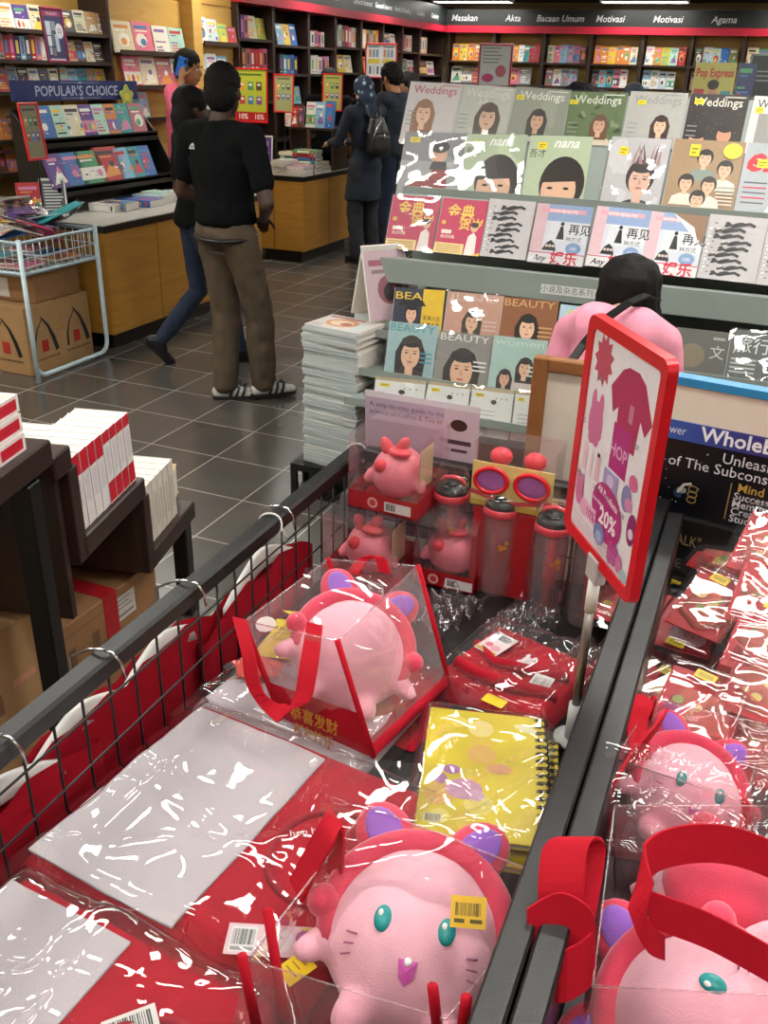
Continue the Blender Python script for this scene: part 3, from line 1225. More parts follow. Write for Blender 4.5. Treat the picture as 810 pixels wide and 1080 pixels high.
# ================================================================== MAGAZINE RACK
R1, R2, R3 = 3.84, 3.68, 3.52          # foot depth of the three upper tiers
t = thing('magazine_rack', 'grey steel magazine rack with stepped tiers, behind the pink shop bin', 'magazine rack', (-.5, 3.6, 0))
RX0, RX1 = -.93, 1.35
zA = at_y(600, 292, 3.45).z
for s in (RX0, RX1):
    b = MB(RACKM); b.box(s - .02, s + .02, .32, .38, 0, 1.5)
    b.use(RACKD)
    for k in range(28):
        b.box(s - .0208, s + .0208, .335, .342, .1 + k * .05, .118 + k * .05)
    b.build('upright', t)
b = MB(RACKD); b.box(RX0 + .02, RX1 - .02, .34, .36, .1, 1.5); b.build('back_panel', t)
b = MB(RACKM); b.box(RX0 + .0, RX1, -.13, .38, zA - .085, zA - .06); b.build('shelf_board', t)
b = MB(RACKM)
b.box(RX0 - .02, RX1 + .02, -.155, -.135, zA - .095, zA + .0)
b.box(RX0 - .02, RX1 + .02, -.135, -.1, zA - .012, zA - .002)
b.M = T(0, -.156, 0) @ fr((0, 0, 0), (1, 0, 0), (0, 0, 1), (0, -1, 0))
b.use(PRINT)
xl = at_y(600, 286, 3.44).x + .5
b.up(.0005).rect(xl - .1, zA - .07, xl + .12, zA - .035, '#d9dcdc'); b.text('小说及杂志系列', xl, zA - .062, .021, '#4a5054', 'C')
b.build('shelf_lip', t)
for yy, z in ((R1, at_y(600, 155, R1).z), (R2, at_y(600, 212, R2).z)):
    b = MB(RACKM); b.box(RX0, RX1, yy - 3.6 - .02, yy - 3.6 + .12, z - .018, z - .004); b.box(RX0, RX1, yy - 3.6 - .03, yy - 3.6 - .024, z - .018, z + .014); b.build('tier_ledge', t)
    b = MB(RACKM); b.box(RX0, RX1, yy - 3.6 + .1, yy - 3.6 + .115, zA - .06, z - .018); b.build('tier_riser', t)
for yy, py_ in ((R1, 158), (R2, 214), (R3, 279)):
    b = MB(RACKM); b.M = lean_frame(((RX0 + RX1) / 2, yy - 3.6 + .004, at_y(600, py_, yy).z), (0, -1, 0), 24); b.box(-(RX1 - RX0) / 2, (RX1 - RX0) / 2, 0, .22, -.006, -.002); b.build('tier_backing', t)
zt = at_y(600, 108, 3.95).z
b = MB(RACKM); b.box(RX0, RX1, .36, .375, 1.2, zt); b.box(RX0, RX1, .33, .39, zt, zt + .012); b.build('top_panel', t)
b = MB(PET); b.box(RX0 + .02, RX0 + .5, .34, .344, zt, zt + .035); b.build('acrylic_edge', t)
b = MB(RACKD); b.box(RX0, RX1, -.55, .38, 0, .12); b.build('base_deck', t)
for yy, z in ((3.36, at_y(500, 362, 3.36).z), (3.24, at_y(500, 406, 3.24).z), (3.12, at_y(500, 440, 3.12).z)):
    b = MB(RACKM); b.box(RX0, RX1, yy - 3.6 - .03, 3.40 - 3.6 + .1, z - .02, z - .006); b.box(RX0, RX1, yy - 3.6 - .035, yy - 3.6 - .03, z - .02, z + .012); b.build('lower_ledge', t)

# top tier
put_mag((421, 150), (476, 155), R1, .255, 24, lambda b, w, h: weddings(b, w, h, '#c3bfbd', '#b0606a', '#8a6040', '#d9b094', '#cfc6c0', -.14, s=.34), 'bridal magazine with a blonde bride and red title, top tier left end', 3)
put_mag((475, 154), (531, 160), R1, .255, 24, lambda b, w, h: weddings(b, w, h, '#b3b5aa', '#c9c9c0', '#4c4038', '#c8a88c', '#d8d4cc', .08, s=.36), 'pale grey bridal magazine with dark-haired bride, second on the top tier', 8, .004)
put_mag((531, 158), (588, 164), R1, .255, 24, lambda b, w, h: (weddings(b, w, h, '#8d9284', '#cfd0c4', '#3a3430', '#c8a084', '#c8c8c0', .0, s=.27), sticker(b, -w * .46, h * .8, w * .14, h * .07)), 'grey-green bridal magazine with yellow sticker, third on the top tier', 12, .004)
put_mag((590, 165), (650, 168), R1, .255, 24, lambda b, w, h: (weddings(b, w, h, '#5f7448', '#d4d8c8', '#6a4a34', '#d0a486', '#cdbcaa', .1, 'leaves', s=.24), sticker(b, -w * .48, h * .8, w * .14, h * .07)), 'leafy green bridal magazine, fourth on the top tier', 17, .004)
put_mag((652, 166), (712, 170), R1, .255, 24, lambda b, w, h: (weddings(b, w, h, '#a9a8a2', '#8f918c', '#3a2620', '#ddb498', '#cdbba6', .12, s=.24), sticker(b, -w * .34, h * .8, w * .14, h * .07)), 'plain grey bridal magazine with smiling bride, fifth on the top tier', None)
put_mag((714, 170), (776, 174), R1, .255, 24, lambda b, w, h: (weddings(b, w, h, '#241a18', '#d5ccbe', '#1c1210', '#c99a7c', '#3a2420', 0, 'night'), sticker(b, -w * .4, h * .84, w * .16, h * .08)), 'dark night-scene bridal magazine with a couple, sixth on the top tier', None)


def wed2(b, w, h):
    b.rect(-w / 2, 0, w / 2, h, '#c9c8c6'); b.rect(-w * .36, 0, w / 2, h * .75, '#8d8b88')
    portrait(b, w * .1, h * .42, h * .24, '#1c1614', '#d8b298', '#e4e0da')
    b.text('WEDDING', -w * .42, h * .83, h * .13, '#2a2a2c', 'L', width=w * .9); sticker(b, -w * .44, h * .75, w * .14, h * .09)


put_mag((780, 174), (842, 179), R1, .255, 24, wed2, 'white bridal magazine with black capital title at the right edge of the top tier', None)


# middle tier
def foil(b, w, h):
    b.rect(-w / 2, 0, w / 2, h, '#9c9c9e'); b.rect(-w / 2, h * .55, w / 2, h, '#7f8084')
    b.shape([(-w * .4, 0), (w * .3, 0), (w * .28, h * .4), (w * .1, h * .5), (-w * .06, h * .3), (-w * .35, h * .2)], '#8e2426')
    b.disc(w * .1, h * .66, w * .14, h * .14, '#c59a80', 14); b.disc(w * .1, h * .78, w * .16, h * .1, '#1a1414', 14)
    b.shape([(-w * .02, h * .42), (w * .26, h * .42), (w * .24, h * .55), (w * .02, h * .55)], '#1d1719')
    sticker(b, -w * .4, h * .84, w * .16, h * .08)


def greenface(b, w, h, hx, dx):
    b.rect(-w / 2, 0, w / 2, h, '#aebc9e')
    b.disc(w * (.1 + dx), h * .28, w * .36, h * .42, '#2b211d', 24)
    b.disc(w * (.06 + dx), h * .18, w * .28, h * .34, '#d8ae92', 22)
    b.shape([(w * (-.22 + dx), h * .3), (w * (.38 + dx), h * .34), (w * (.3 + dx), h * .62), (w * (-.1 + dx), h * .62)], '#2b211d')
    for q in (-.08, .18):
        b.disc(w * (q + dx), h * .22, w * .05, h * .02, '#1d1512', 10)
    b.text('nana', -w * .1, h * .83, h * .15, '#eef0e8', 'L', shear=.3, bold=.02)
    b.text('吾才', -w * .48, h * .68, h * .1, '#30382c', 'L')
    sticker(b, -w * .36, h * .8, w * .15, h * .1)


put_mag((418, 206), (482, 209), R2, .26, 24, foil, 'foil-bright magazine with red-jacketed person, left end of the middle tier', 21, .008)
put_mag((483, 210), (546, 212), R2, .26, 24, lambda b, w, h: greenface(b, w, h, '#2b211d', 0), 'pale green magazine with fringe-haired face behind glare, second on the middle tier', 29, .006)
put_mag((549, 213), (614, 216), R2, .26, 24, lambda b, w, h: greenface(b, w, h, '#3a2620', 0.02), 'pale green magazine with fringe-haired face, third on the middle tier', None)


def crown(b, w, h):
    b.rect(-w / 2, 0, w / 2, h, '#c4c2c4')
    portrait(b, w * .1, h * .4, h * .42, '#241a18', '#e2b9a4', '#3a3436', False)
    r = random.Random(2)
    for i in range(7):
        b.shape([(-w * .1 + i * w * .07, h * .62), (-w * .04 + i * w * .07, h * .62), (-w * .08 + i * w * .07 + r.uniform(-.02, .02), h * .93)], '#6d4a4e' if i % 2 else '#a9878a')
    sticker(b, -w * .33, h * .74, w * .15, h * .12)


def group5(b, w, h):
    b.rect(-w / 2, 0, w / 2, h, '#9d8060')
    for cx, cy, hr in ((-.02, .74, '#1e1614'), (.28, .6, '#1a1412'), (-.22, .38, '#241a16'), (.1, .36, '#3a2a20'), (-.02, .16, '#1e1614')):
        portrait(b, w * cx, h * cy, h * .2, hr, '#dcb090', ['#c8ccc4', '#7f8c84', '#a8b4b8', '#dad2c4'][int((cx + 1) * 10) % 4], False, wide=1.15)
    b.disc(w * .34, h * .86, w * .13, h * .11, '#e2d43a', 16); sticker(b, -w * .25, h * .76, w * .14, h * .17)
    for i in range(6):
        b.rect(w * .22, h * (.1 + .05 * i), w * .46, h * (.12 + .05 * i), '#d8ccba')


def ef(b, w, h):
    b.rect(-w / 2, 0, w / 2, h, '#a5aab0'); b.text('ef', -w * .44, h * .62, h * .36, '#c8182c', 'L', bold=.03, shear=.35)
    b.shape([(-w * .1, 0), (w * .5, 0), (w * .5, h * .4), (w * .1, h * .34)], '#d7dade'); b.disc(w * .4, h * .14, w * .2, h * .16, '#37509a', 14)
    sticker(b, -w * .3, h * .66, w * .17, h * .12)
    for i in range(5):
        b.rect(-w * .44, h * (.16 + .07 * i), -w * .1, h * (.18 + .07 * i), '#c03a4c' if i % 2 else '#5a5f68')


put_mag((632, 216), (694, 221), R2, .26, 24, crown, 'white magazine with a face under a spiky crown, left of the group cover', 33, .008)
put_mag((697, 220), (772, 226), R2, .26, 24, group5, 'tan magazine with five young men on its cover, middle tier', None)
put_mag((773, 226), (846, 232), R2, .26, 24, ef, 'grey magazine with a large red italic title at the right frame edge', None)
# front tier
put_mag((406, 262), (456, 266), R3, .218, 24, newyear, 'magenta new-year magazine at the left end of the front tier', 41, .003)
put_mag((457, 266), (505, 271), R3, .218, 24, newyear, 'magenta new-year magazine, second on the front tier', None)
put_mag((506, 270), (554, 275), R3, .226, 24, dancers, 'grey cover with black dancing figures, between the magenta and the blue covers', None)
put_mag((556, 276), (614, 282), R3, .226, 24, goodbye, 'blue and pink entertainment magazine, leftmost of three alike', 43, .002)
put_mag((617, 280), (674, 287), R3, .226, 24, goodbye, 'blue and pink entertainment magazine half hidden by the black-haired head', None)
put_mag((674, 287), (733, 294), R3, .226, 24, lambda b, w, h: goodbye(b, w, h, True), 'blue and pink entertainment magazine with its corner curled over', None)
put_mag((735, 293), (796, 300), R3, .232, 24, dancers, 'grey cover with black dancing figures, right of the curled magazine', None)
put_mag((797, 300), (856, 307), R3, .232, 24, dancers, 'grey cover with black dancing figures cut by the right frame edge', None)


# lower tiers
def beau1(b, w, h):
    b.rect(-w / 2, 0, w / 2, h, '#2b3040'); b.rect(w * .08, 0, w / 2, h, '#d9b42c')
    portrait(b, -w * .12, h * .5, h * .3, '#1a1416', '#d8ac90', '#20242e', False)
    b.shape([(-w * .4, h * .66), (w * .16, h * .66), (w * .05, h * .82), (-w * .28, h * .82)], '#17181e')
    b.text('BEAU', -w * .46, h * .78, h * .15, '#e0bc38', 'L', width=w * .74)
    for i in range(3):
        b.text('爱美人生', w * .12, h * (.4 - .13 * i), h * .075, '#3a3010', 'L', width=w * .34)


def lonely(b, w, h):
    b.rect(-w / 2, 0, w / 2, h, '#a9c4d4'); b.text('lonely', -w * .4, h * .66, h * .13, '#1d4f90', 'L', bold=.02, width=w * .8)
    b.disc(-w * .1, h * .85, w * .25, h * .07, '#e2cf3c', 14); b.shape([(-w * .3, h * .1), (w * .3, h * .1), (w * .2, h * .4), (-w * .1, h * .46)], '#e8e4da'); b.disc(w * .2, h * .5, w * .2, h * .1, '#6a9ab8', 12)


LA, LB, LC = 3.36, 3.24, 3.12
put_mag((412, 356), (464, 360), LA, .2, 18, beau1, 'beauty magazine half navy half yellow, left end of the lower rack', None)
put_mag((466, 361), (524, 367), LA, .2, 18, lambda b, w, h: beauty(b, w, h, '#c99a86', '#d8c0b4', 'JUNO', s=.34, hair='#33241c', cloth='#e0cfc4'), 'peach fashion magazine with long-haired woman, lower rack', 51)
put_mag((524, 368), (582, 374), LA, .2, 18, lambda b, w, h: beauty(b, w, h, '#8a5634', '#caa06a', 'BEAUTY', s=.4, cloth='#6a4a2a'), 'brown beauty magazine with hand-to-face woman, lower rack', None)
put_mag((583, 374), (638, 381), LA, .19, 18, lonely, 'light blue travel magazine beside the brown-framed board', None)
put_mag((405, 396), (456, 402), LB, .215, 18, lambda b, w, h: beauty(b, w, h, '#9ab9bc', '#3f9aa4', 'BEAUTY', s=.5, cloth='#e8e0d8'), 'teal-titled beauty magazine with red-lipped woman', 55, .003)
put_mag((457, 403), (513, 410), LB, .2, 18, lambda b, w, h: beauty(b, w, h, '#8d8a84', '#e8e8e4', 'BEAUTY', s=.62, cy=.3, cloth=None), 'beauty magazine with large close-up eyes and white title', 57, .003)
put_mag((514, 409), (570, 416), LB, .2, 18, lambda b, w, h: (beauty(b, w, h, '#a9c8bf', '#c9e0d6', 'women', s=.3, cx=.15, cloth='#d0c4be'), portrait(b, -w * .2, h * .22, h * .26, '#14100f', '#d8ac90', '#222', True)), 'mint magazine showing two dark-haired women', 59, .003)


def whitetop(b, w, h):
    b.rect(-w / 2, 0, w / 2, h, '#dde0dc'); b.rect(-w / 2, h * .93, w / 2, h, '#b8a886')
    sticker(b, -w * .4, h * .8, w * .2, h * .07); b.disc(w * .05, h * .72, w * .07, h * .05, '#3a2c28', 10)
    for i in range(3):
        b.disc(w * (.1 + .12 * i), h * .8, w * .02, h * .012, '#555', 8)
    for i in range(5):
        b.rect(-w * .35, h * (.2 + .08 * i), w * .1, h * (.215 + .08 * i), '#9a9c98')


for k, (a, c, nm) in enumerate((((392, 446), (444, 452), 'left end'), ((446, 452), (490, 458), 'second'), ((492, 458), (536, 464), 'third'), ((538, 464), (572, 468), 'fourth'))):
    put_mag(a, c, LC, .185, 18, whitetop, 'white magazine with yellow sticker in the lowest rack tier, ' + ('at its ' + nm if k == 0 else nm + ' from the left'), 61 + k)


def travel(b, w, h):
    b.rect(-w / 2, 0, w / 2, h, '#4d5450'); b.text('旅行家', -w * .42, h * .56, h * .26, '#d5d8d6', 'L', width=w * .84)
    for i in range(4):
        b.rect(-w * .44, h * (.1 + .09 * i), -w * .05, h * (.14 + .09 * i), '#aab0ac')


def culture(b, w, h):
    b.rect(-w / 2, 0, w / 2, h, '#4a4a42'); b.text('文', w * .18, h * .4, h * .24, '#aab0a8', 'L'); b.disc(-w * .15, h * .4, w * .25, h * .28, '#6b5f48', 14)
    b.rect(w * .2, h * .8, w * .42, h * .86, '#8a8f88')


put_mag((706, 391), (762, 398), LA, .16, 25, culture, 'dark olive magazine right of the pink-shirted woman', None)
put_mag((763, 397), (832, 405), LA, .17, 25, travel, 'dark grey travel magazine with white Chinese title at the right edge', 71, .006)

# ================================================================== TALL MAGAZINE STACKS
t = thing('floor_plinth', 'black slatted plastic plinth under the tall magazine stacks', 'plinth', (-1.46, 3.38, 0))
b = MB(BLACKM); b.box(-.27, .2, -.2, .26, .0, .02); b.box(-.27, .2, -.2, .26, .12, .15)
for k in range(6):
    for j in (-.2, .25):
        b.box(-.27 + k * .088, -.24 + k * .088, j, j + .012, .02, .12)
for k in range(5):
    b.box(-.27, -.258, -.19 + k * .1, -.15 + k * .1, .02, .12); b.box(.188, .2, -.19 + k * .1, -.15 + k * .1, .02, .12)
b.build('frame', t)


def stackmag(art):
    w_, h_, tt = .265, .2, .0128
    b = MB(PAPER)
    b.box(-w_ / 2 + .002, w_ / 2 - .002, .002, h_ - .002, .001, tt - .001)
    b.use(PRINT).ink('#cfc9c4')
    b.box(-w_ / 2, w_ / 2, 0, h_, tt - .001, tt)
    b.ink('#c3b8b4').box(-w_ / 2, w_ / 2, 0, h_, 0, .001)
    b.ink('#b7c4c6').box(-w_ / 2, w_ / 2, -.0006, .002, .002, tt - .002)
    b.up(tt)
    art(b, w_, h_)
    return b


def stackart(b, w, h):
    b.rect(-w / 2, 0, w / 2, h, '#d5cdc4')
    b.disc(-w * .05, h * .5, w * .28, h * .3, '#c98a5c', 18); b.disc(-w * .05, h * .5, w * .2, h * .2, '#e2c9a8', 16); b.disc(w * .05, h * .45, w * .1, h * .12, '#a6503a', 12)
    b.rect(-w * .46, h * .82, w * .2, h * .92, '#a23a44'); b.rect(w * .25, h * .1, w * .44, h * .6, '#c9d2d0')
    for i in range(4):
        b.rect(-w * .45, h * (.06 + .06 * i), -w * .25, h * (.08 + .06 * i), '#7d7a76')


pr = None
r2 = random.Random(9)
for st, (cx, cy, n, gl) in enumerate(((-1.555, 3.21, 46, 'front'), (-1.42, 3.42, 47, 'rear'))):
    for i in range(n):
        if pr is None:
            o = stackmag(stackart).build('magazine'); pr = o
        else:
            o = pr.copy(); COL.objects.link(o)
        z = .151 + i * .0131
        o.matrix_world = T(cx + r2.uniform(-.005, .005) + (.004 if (i // 5) % 2 else -.004), cy + r2.uniform(-.005, .005), z) @ RZ(radians(-8) + r2.uniform(-.03, .03))
        if i < n - 1:
            tag(o, 'white-edged magazine lying in the %s of the two tall floor stacks by the grey rack' % gl, 'magazine', 'magazines in the %s floor stack' % gl)
        else:
            tag(o, 'topmost magazine with a round food picture on the %s floor stack' % gl, 'magazine', 'magazines in the %s floor stack' % gl)

# folded display card standing on the rear stack
zt = .151 + 47 * .0131 + .001
t = thing('tent_card', 'tall folded pink display card standing on the rear magazine stack', 'display card', (-1.44, 3.47, zt), radians(52))


def tent_art(b, w, h):
    b.rect(-w / 2, 0, w / 2, h, '#b39aa2'); b.disc(w * .05, h * .4, w * .3, h * .2, '#7d4a55', 14); b.disc(w * .02, h * .36, w * .13, h * .12, '#241a1c', 12)
    b.rect(-w * .4, h * .72, w * .4, h * .8, '#8f5260'); b.rect(-w * .35, h * .62, w * .3, h * .67, '#7a6a70')


for s in (1, -1):
    b = MB(WHITEP)
    b.M = T(0, -.085 * s, 0) @ lean_frame((0, 0, 0), (0, -s, 0), 17)
    b.box(-.1, .1, 0, .3, -.008, 0); b.use(PRINT).up(0.0003); tent_art(b, .195, .3)
    b.build('front_leaf' if s > 0 else 'rear_leaf', t)

# ================================================================== COUNTER ISLANDS
def counter(label, x0, x1, y0, y1, h, seams_y=(), seams_x=()):
    t = thing('display_counter', label, 'counter', ((x0 + x1) / 2, (y0 + y1) / 2, 0))
    cx, cy = (x0 + x1) / 2, (y0 + y1) / 2
    b = MB(BLACK); b.box(x0 - cx + .06, x1 - cx - .06, y0 - cy + .06, y1 - cy - .06, 0, .115); b.build('plinth', t)
    b = MB(BLACK); b.box(x0 - cx + .012, x1 - cx - .012, y0 - cy + .012, y1 - cy - .012, .115, h - .045); b.build('carcass', t)
    ys = [y0] + list(seams_y) + [y1]
    for a, c in zip(ys, ys[1:]):
        b = MB(WOOD_Y); b.box(x1 - cx - .012, x1 - cx, a - cy + .005, c - cy - .005, .11, h - .045); b.build('door', t)
    xs = [x0] + list(seams_x) + [x1]
    for a, c in zip(xs, xs[1:]):
        b = MB(WOOD_Y); b.box(a - cx + .005, c - cx - .005, y0 - cy, y0 - cy + .012, .11, h - .045); b.build('end_panel', t)
    b = MB(BLACK); b.box(x0 - cx - .008, x1 - cx + .008, y0 - cy - .008, y1 - cy + .008, h - .045, h - .005); b.use(pm('grey_counter_laminate', '#b5b0a6', .3)); b.box(x0 - cx, x1 - cx, y0 - cy, y1 - cy, h - .005, h); b.build('counter_top', t)
    return t


CH = .79
counter('golden display counter island carrying the navy sign, left of the walking man', -4.78, -3.78, 4.62, 6.55, CH, (5.16, 5.86))
counter('golden display counter behind the walking man, holding book stacks', -4.62, -4.1, 7.9, 9.0, CH, (8.45,), (-4.42,))

# two-tier book riser with the navy sign
SX = -4.56
ya, yb = at_x(18, 95, SX).y, at_x(142, 95, SX).y
t = thing('book_riser', 'black two-tier book riser with navy sign on top of the counter island', 'book riser', (SX, (ya + yb) / 2, CH))
L = (yb - ya) / 2 + .05
b = MB(BLACK); b.box(-.04, -.015, -L, L, 0, .62); b.build('back_board', t)
zs1, zs2 = at_x(100, 144, SX + .12).z - CH, at_x(110, 193, SX + .27).z - CH
for x, z in ((.14, zs1), (.29, zs2)):
    b = MB(BLACK); b.box(-.015, x, -L, L, z - .02, z); b.box(x - .012, x, -L, L, z - .05, z + .012); b.build('tier', t)
for s in (-1, 1):
    b = MB(BLACK); b.add([(-.015, s * L - .006, 0), (.28, s * L - .006, 0), (.28, s * L - .006, zs2), (.12, s * L - .006, zs1), (-.015, s * L - .006, .6), (-.015, s * L + .006, 0), (.28, s * L + .006, 0), (.28, s * L + .006, zs2), (.12, s * L + .006, zs1), (-.015, s * L + .006, .6)],
                         [(0, 1, 2, 3, 4), (9, 8, 7, 6, 5), (0, 5, 6, 1), (1, 6, 7, 2), (2, 7, 8, 3), (3, 8, 9, 4)]); b.build('end_cheek', t)
s0, s1 = at_x(20, 107, SX).z - CH, at_x(80, 85, SX).z - CH
b = MB(pm('navy_sign_board', '#1b2c66', .4))
b.box(-.012, .0, -L, L - .02, s0, s1)
b.use(PRINT).M = fr((.0005, 0, 0), (0, 1, 0), (0, 0, 1), (1, 0, 0))
b.up(0)
b.text('POPULAR\'S CHOICE', -.02, (s0 + s1) / 2 - .032, .064, '#b9c3da', 'C', bold=.012, width=(yb - ya) * .70)
for zz in (s1 - .014, s0 + .012):
    b.rect(-.2, zz, .2, zz + .003, '#a9b5d2'); b.disc(0, zz + .0015, .02, .006, '#a9b5d2')
b.build('sign_board', t)


def xmag(pl, pr, X, h, lean, base, label, t_=.02, name='book', cat='book', seed=None, art=None):
    p0, p1 = at_x(pl[0], pl[1], X), at_x(pr[0], pr[1], X)
    z = (p0.z + p1.z) / 2
    w_ = abs(p1.y - p0.y) * .97
    M = lean_frame(((X), (p0.y + p1.y) / 2, z), (1, 0, 0), lean)
    if art:
        b = mag_body(w_, h, t_); art(b, w_, h)
        return tag(b.build(name, mw=M), label, cat)
    return put_book(base, w_, h, t_, M, label, None, cat, name)


xa = SX + .13
xs_ = [(40, 60), (60, 74), (73, 90), (89, 104), (103, 116), (116, 128), (127, 141), (141, 156)]
cols_ = ['blue', 'mint', 'cream', 'purple', 'mint', 'orange', 'teal', 'rose']
zt1 = at_x(100, 144, xa).z
for k, ((a, c), cl) in enumerate(zip(xs_, cols_)):
    p0, p1 = at_x(a, 144, xa), at_x(c, 144, xa)
    M = lean_frame((xa - .01, (p0.y + p1.y) / 2, zt1 + .002), (1, 0, 0), 14)
    put_book(cl, (p1.y - p0.y) * .96, .2, .018, M, '%s book on the upper tier under the navy sign, %s from the left' % (cl, ORD[k]))
xb = SX + .28
zt2 = at_x(110, 193, xb).z
for k, ((a, c), cl) in enumerate(zip(((55, 74), (71, 93), (86, 115), (107, 133), (128, 143), (141, 154), (153, 166)), ('purple', 'blue', 'green', 'red', 'light blue', 'teal', 'blue'))):
    p0, p1 = at_x(a, 190, xb), at_x(c, 190, xb)
    M = lean_frame((xb - .01, (p0.y + p1.y) / 2 + (k % 2) * .004, zt2 + .002), (1, 0, 0), 20)
    put_book(cl, (p1.y - p0.y) * .9, .21 + .015 * (k == 3), .022, M, '%s book on the lower tier of the riser, %s from the left' % (cl, ORD[k]))


# red-framed placard leaning at the left end of the riser
def framed_sign(name, label, pl, pr, X=None, Y=None, h=.3, frame=REDP, art=None, lean=12, stand=None, t_=.014):
    fn = (lambda p: at_x(p[0], p[1], X)) if X is not None else (lambda p: at_y(p[0], p[1], Y))
    p0, p1 = fn(pl), fn(pr)
    w_ = (p1 - p0).length
    c = (p0 + p1) / 2
    out = (1, 0, 0) if X is not None else (0, -1, 0)
    if X is None and abs(p0.x - p1.x) < 1e-6:
        out = (1, 0, 0)
    M = lean_frame(c, out, lean)
    t = thing(name, label, 'sign', mat=M)
    b = MB(frame)
    e = .014
    b.rbox(-w_ / 2, w_ / 2, 0, e, 0, t_, .003); b.rbox(-w_ / 2, w_ / 2, h - e, h, 0, t_, .003)
    b.rbox(-w_ / 2, -w_ / 2 + e, e, h - e, 0, t_, .003); b.rbox(w_ / 2 - e, w_ / 2, e, h - e, 0, t_, .003)
    b.build('frame', t)
    b = MB(PRINT); b.ink('#e8e6e0').box(-w_ / 2 + e, w_ / 2 - e, e, h - e, .002, .006)
    b.up(.006); art(b, w_ - 2 * e, h)
    b.build('poster', t)
    if stand is not None:
        a = radians(lean)
        b = MB(BLACKM)
        # straight-down post in the tilted frame
        dn = Vector((0, -cos(a), -sin(a)))
        stand = c.z - stand - .003
        p_ = Vector((0, .01, -.008))
        b.tube([p_ + Vector((0, .05, 0)), p_, p_ + dn * stand], .006, 8)
        q = p_ + dn * stand
        b.tube([q + dn * -.008, q], .05, 18)
        b.build('post', t)
    return t


def art_books(bg, band=None):
    def f(b, w, h):
        b.rect(-w / 2, .014, w / 2, h - .014, bg)
        for i in range(3):
            for j in range(2):
                x, y = -w * .3 + i * w * .28, h * (.34 + .26 * j)
                b.rect(x - w * .09, y, x + w * .09, y + h * .15, ['#c2404c', '#3f7fb5', '#7b4f92', '#d79a3a', '#3f8d6a', '#5d3d2c'][i + 3 * j]); b.rect(x - w * .05, y + h * .08, x + w * .05, y + h * .12, '#e8e4da')
        b.rect(-w * .4, h * .86, w * .35, h * .9, '#5e7a2a' if bg.startswith('#b') else '#5a4a40')
        if band:
            b.rect(-w / 2, .014, w / 2, h * .2, band); b.text('10%', -w * .27, h * .07, h * .1, '#f0e6e0', 'C', bold=.02); b.text('10%', w * .27, h * .07, h * .1, '#f0e6e0', 'C', bold=.02)
    return f


framed_sign('framed_placard', 'red-framed book list placard at the left end of the book riser', (30, 171), (50, 167), X=SX + .36, h=.32, art=art_books('#8f8a6c'), lean=6, stand=CH)
# maroon poster in front of the upper shelves


def maroon_art(b, w, h):
    b.rect(-w / 2, .014, w / 2, h - .014, '#2e2c55'); b.rect(-w * .45, h * .84, w * .45, h * .95, '#8a2c56'); b.text('YOUR BEST', 0, h * .865, h * .05, '#d8c4d0', 'C', width=w * .6)
    for x0, y0, x1, y1, c in ((-.4, .5, -.15, .75, '#b5bcc6'), (-.12, .58, .1, .75, '#7f8896'), (-.38, .3, -.2, .48, '#cfd2d6'), (-.18, .3, -.02, .55, '#5a6270'), (.0, .2, .18, .52, '#a9b6c6'), (-.36, .14, -.24, .28, '#aab4c0'), (-.2, .12, -.04, .27, '#77606a')):
        b.rect(w * x0, h * y0, w * x1, h * y1, c)
    b.disc(w * .28, h * .58, w * .2, h * .14, '#c9c6c8', 20); b.text('25', w * .28, h * .54, h * .09, '#4a4656', 'C', bold=.01)
    b.rect(-w * .4, h * .04, w * .4, h * .07, '#c9b9c4')


framed_sign('framed_placard', 'maroon-framed placard with a round 25 badge in front of the upper left shelves', (50, 66), (73, 66), X=SX - .14, h=.33, art=maroon_art, lean=4, stand=CH, frame=pm('maroon_plastic', '#8a1f45', .35))

# loose things on the island top
zc = CH
items = [  # px, py, w, d, h, colour, description
    ((108, 203), .2, .26, .05, 'white', 'white book lying on the island near the walking woman'),
    ((136, 215), .2, .28, .045, 'blue', 'blue-edged thick book lying on the island nearest its corner'),
    ((124, 190), .15, .2, .06, 'orange', 'orange-covered thick book lying below the red book'),
    ((160, 199), .16, .22, .03, 'yellow', 'yellow-green book lying at the far end of the island'),
    ((150, 208), .17, .22, .03, 'pale blue', 'pale book lying beside the yellow-green book'),
    ((95, 218), .18, .25, .05, 'grey', 'grey plastic-wrapped book lying behind the trolley'),
    ((112, 222), .15, .2, .05, 'white', 'white thick book lying near the island corner by the trolley'),
    ((98, 208), .17, .22, .06, 'pale blue', 'pale blue book lying in the middle of the island top'),
    ((152, 201), .14, .2, .05, 'lime', 'lime book lying next to the yellow one at the island far end'),
    ((118, 208), .15, .2, .07, 'mint', 'mint book block lying between the white and blue books')]


def flat_book(px, z, w_, d_, h_, base, label, rz=0, xyz=None, group=None, name='book', cat='book'):
    p = at_z(px[0], px[1], z) if xyz is None else Vector(xyz)
    p.x = max(p.x, -4.16)
    p.y = min(max(p.y, 4.78), 6.38)
    M = T(p.x, p.y, z) @ RZ(rz) @ T(0, -d_ / 2, 0)
    return put_book(base, w_, d_, h_, M, label, group, cat, name)


for k, (px, w_, d_, h_, c, lab) in enumerate(items):
    flat_book(px, zc + .0005, w_, d_, h_, c, lab, rz=pi / 2 + rnd.uniform(-.15, .15))
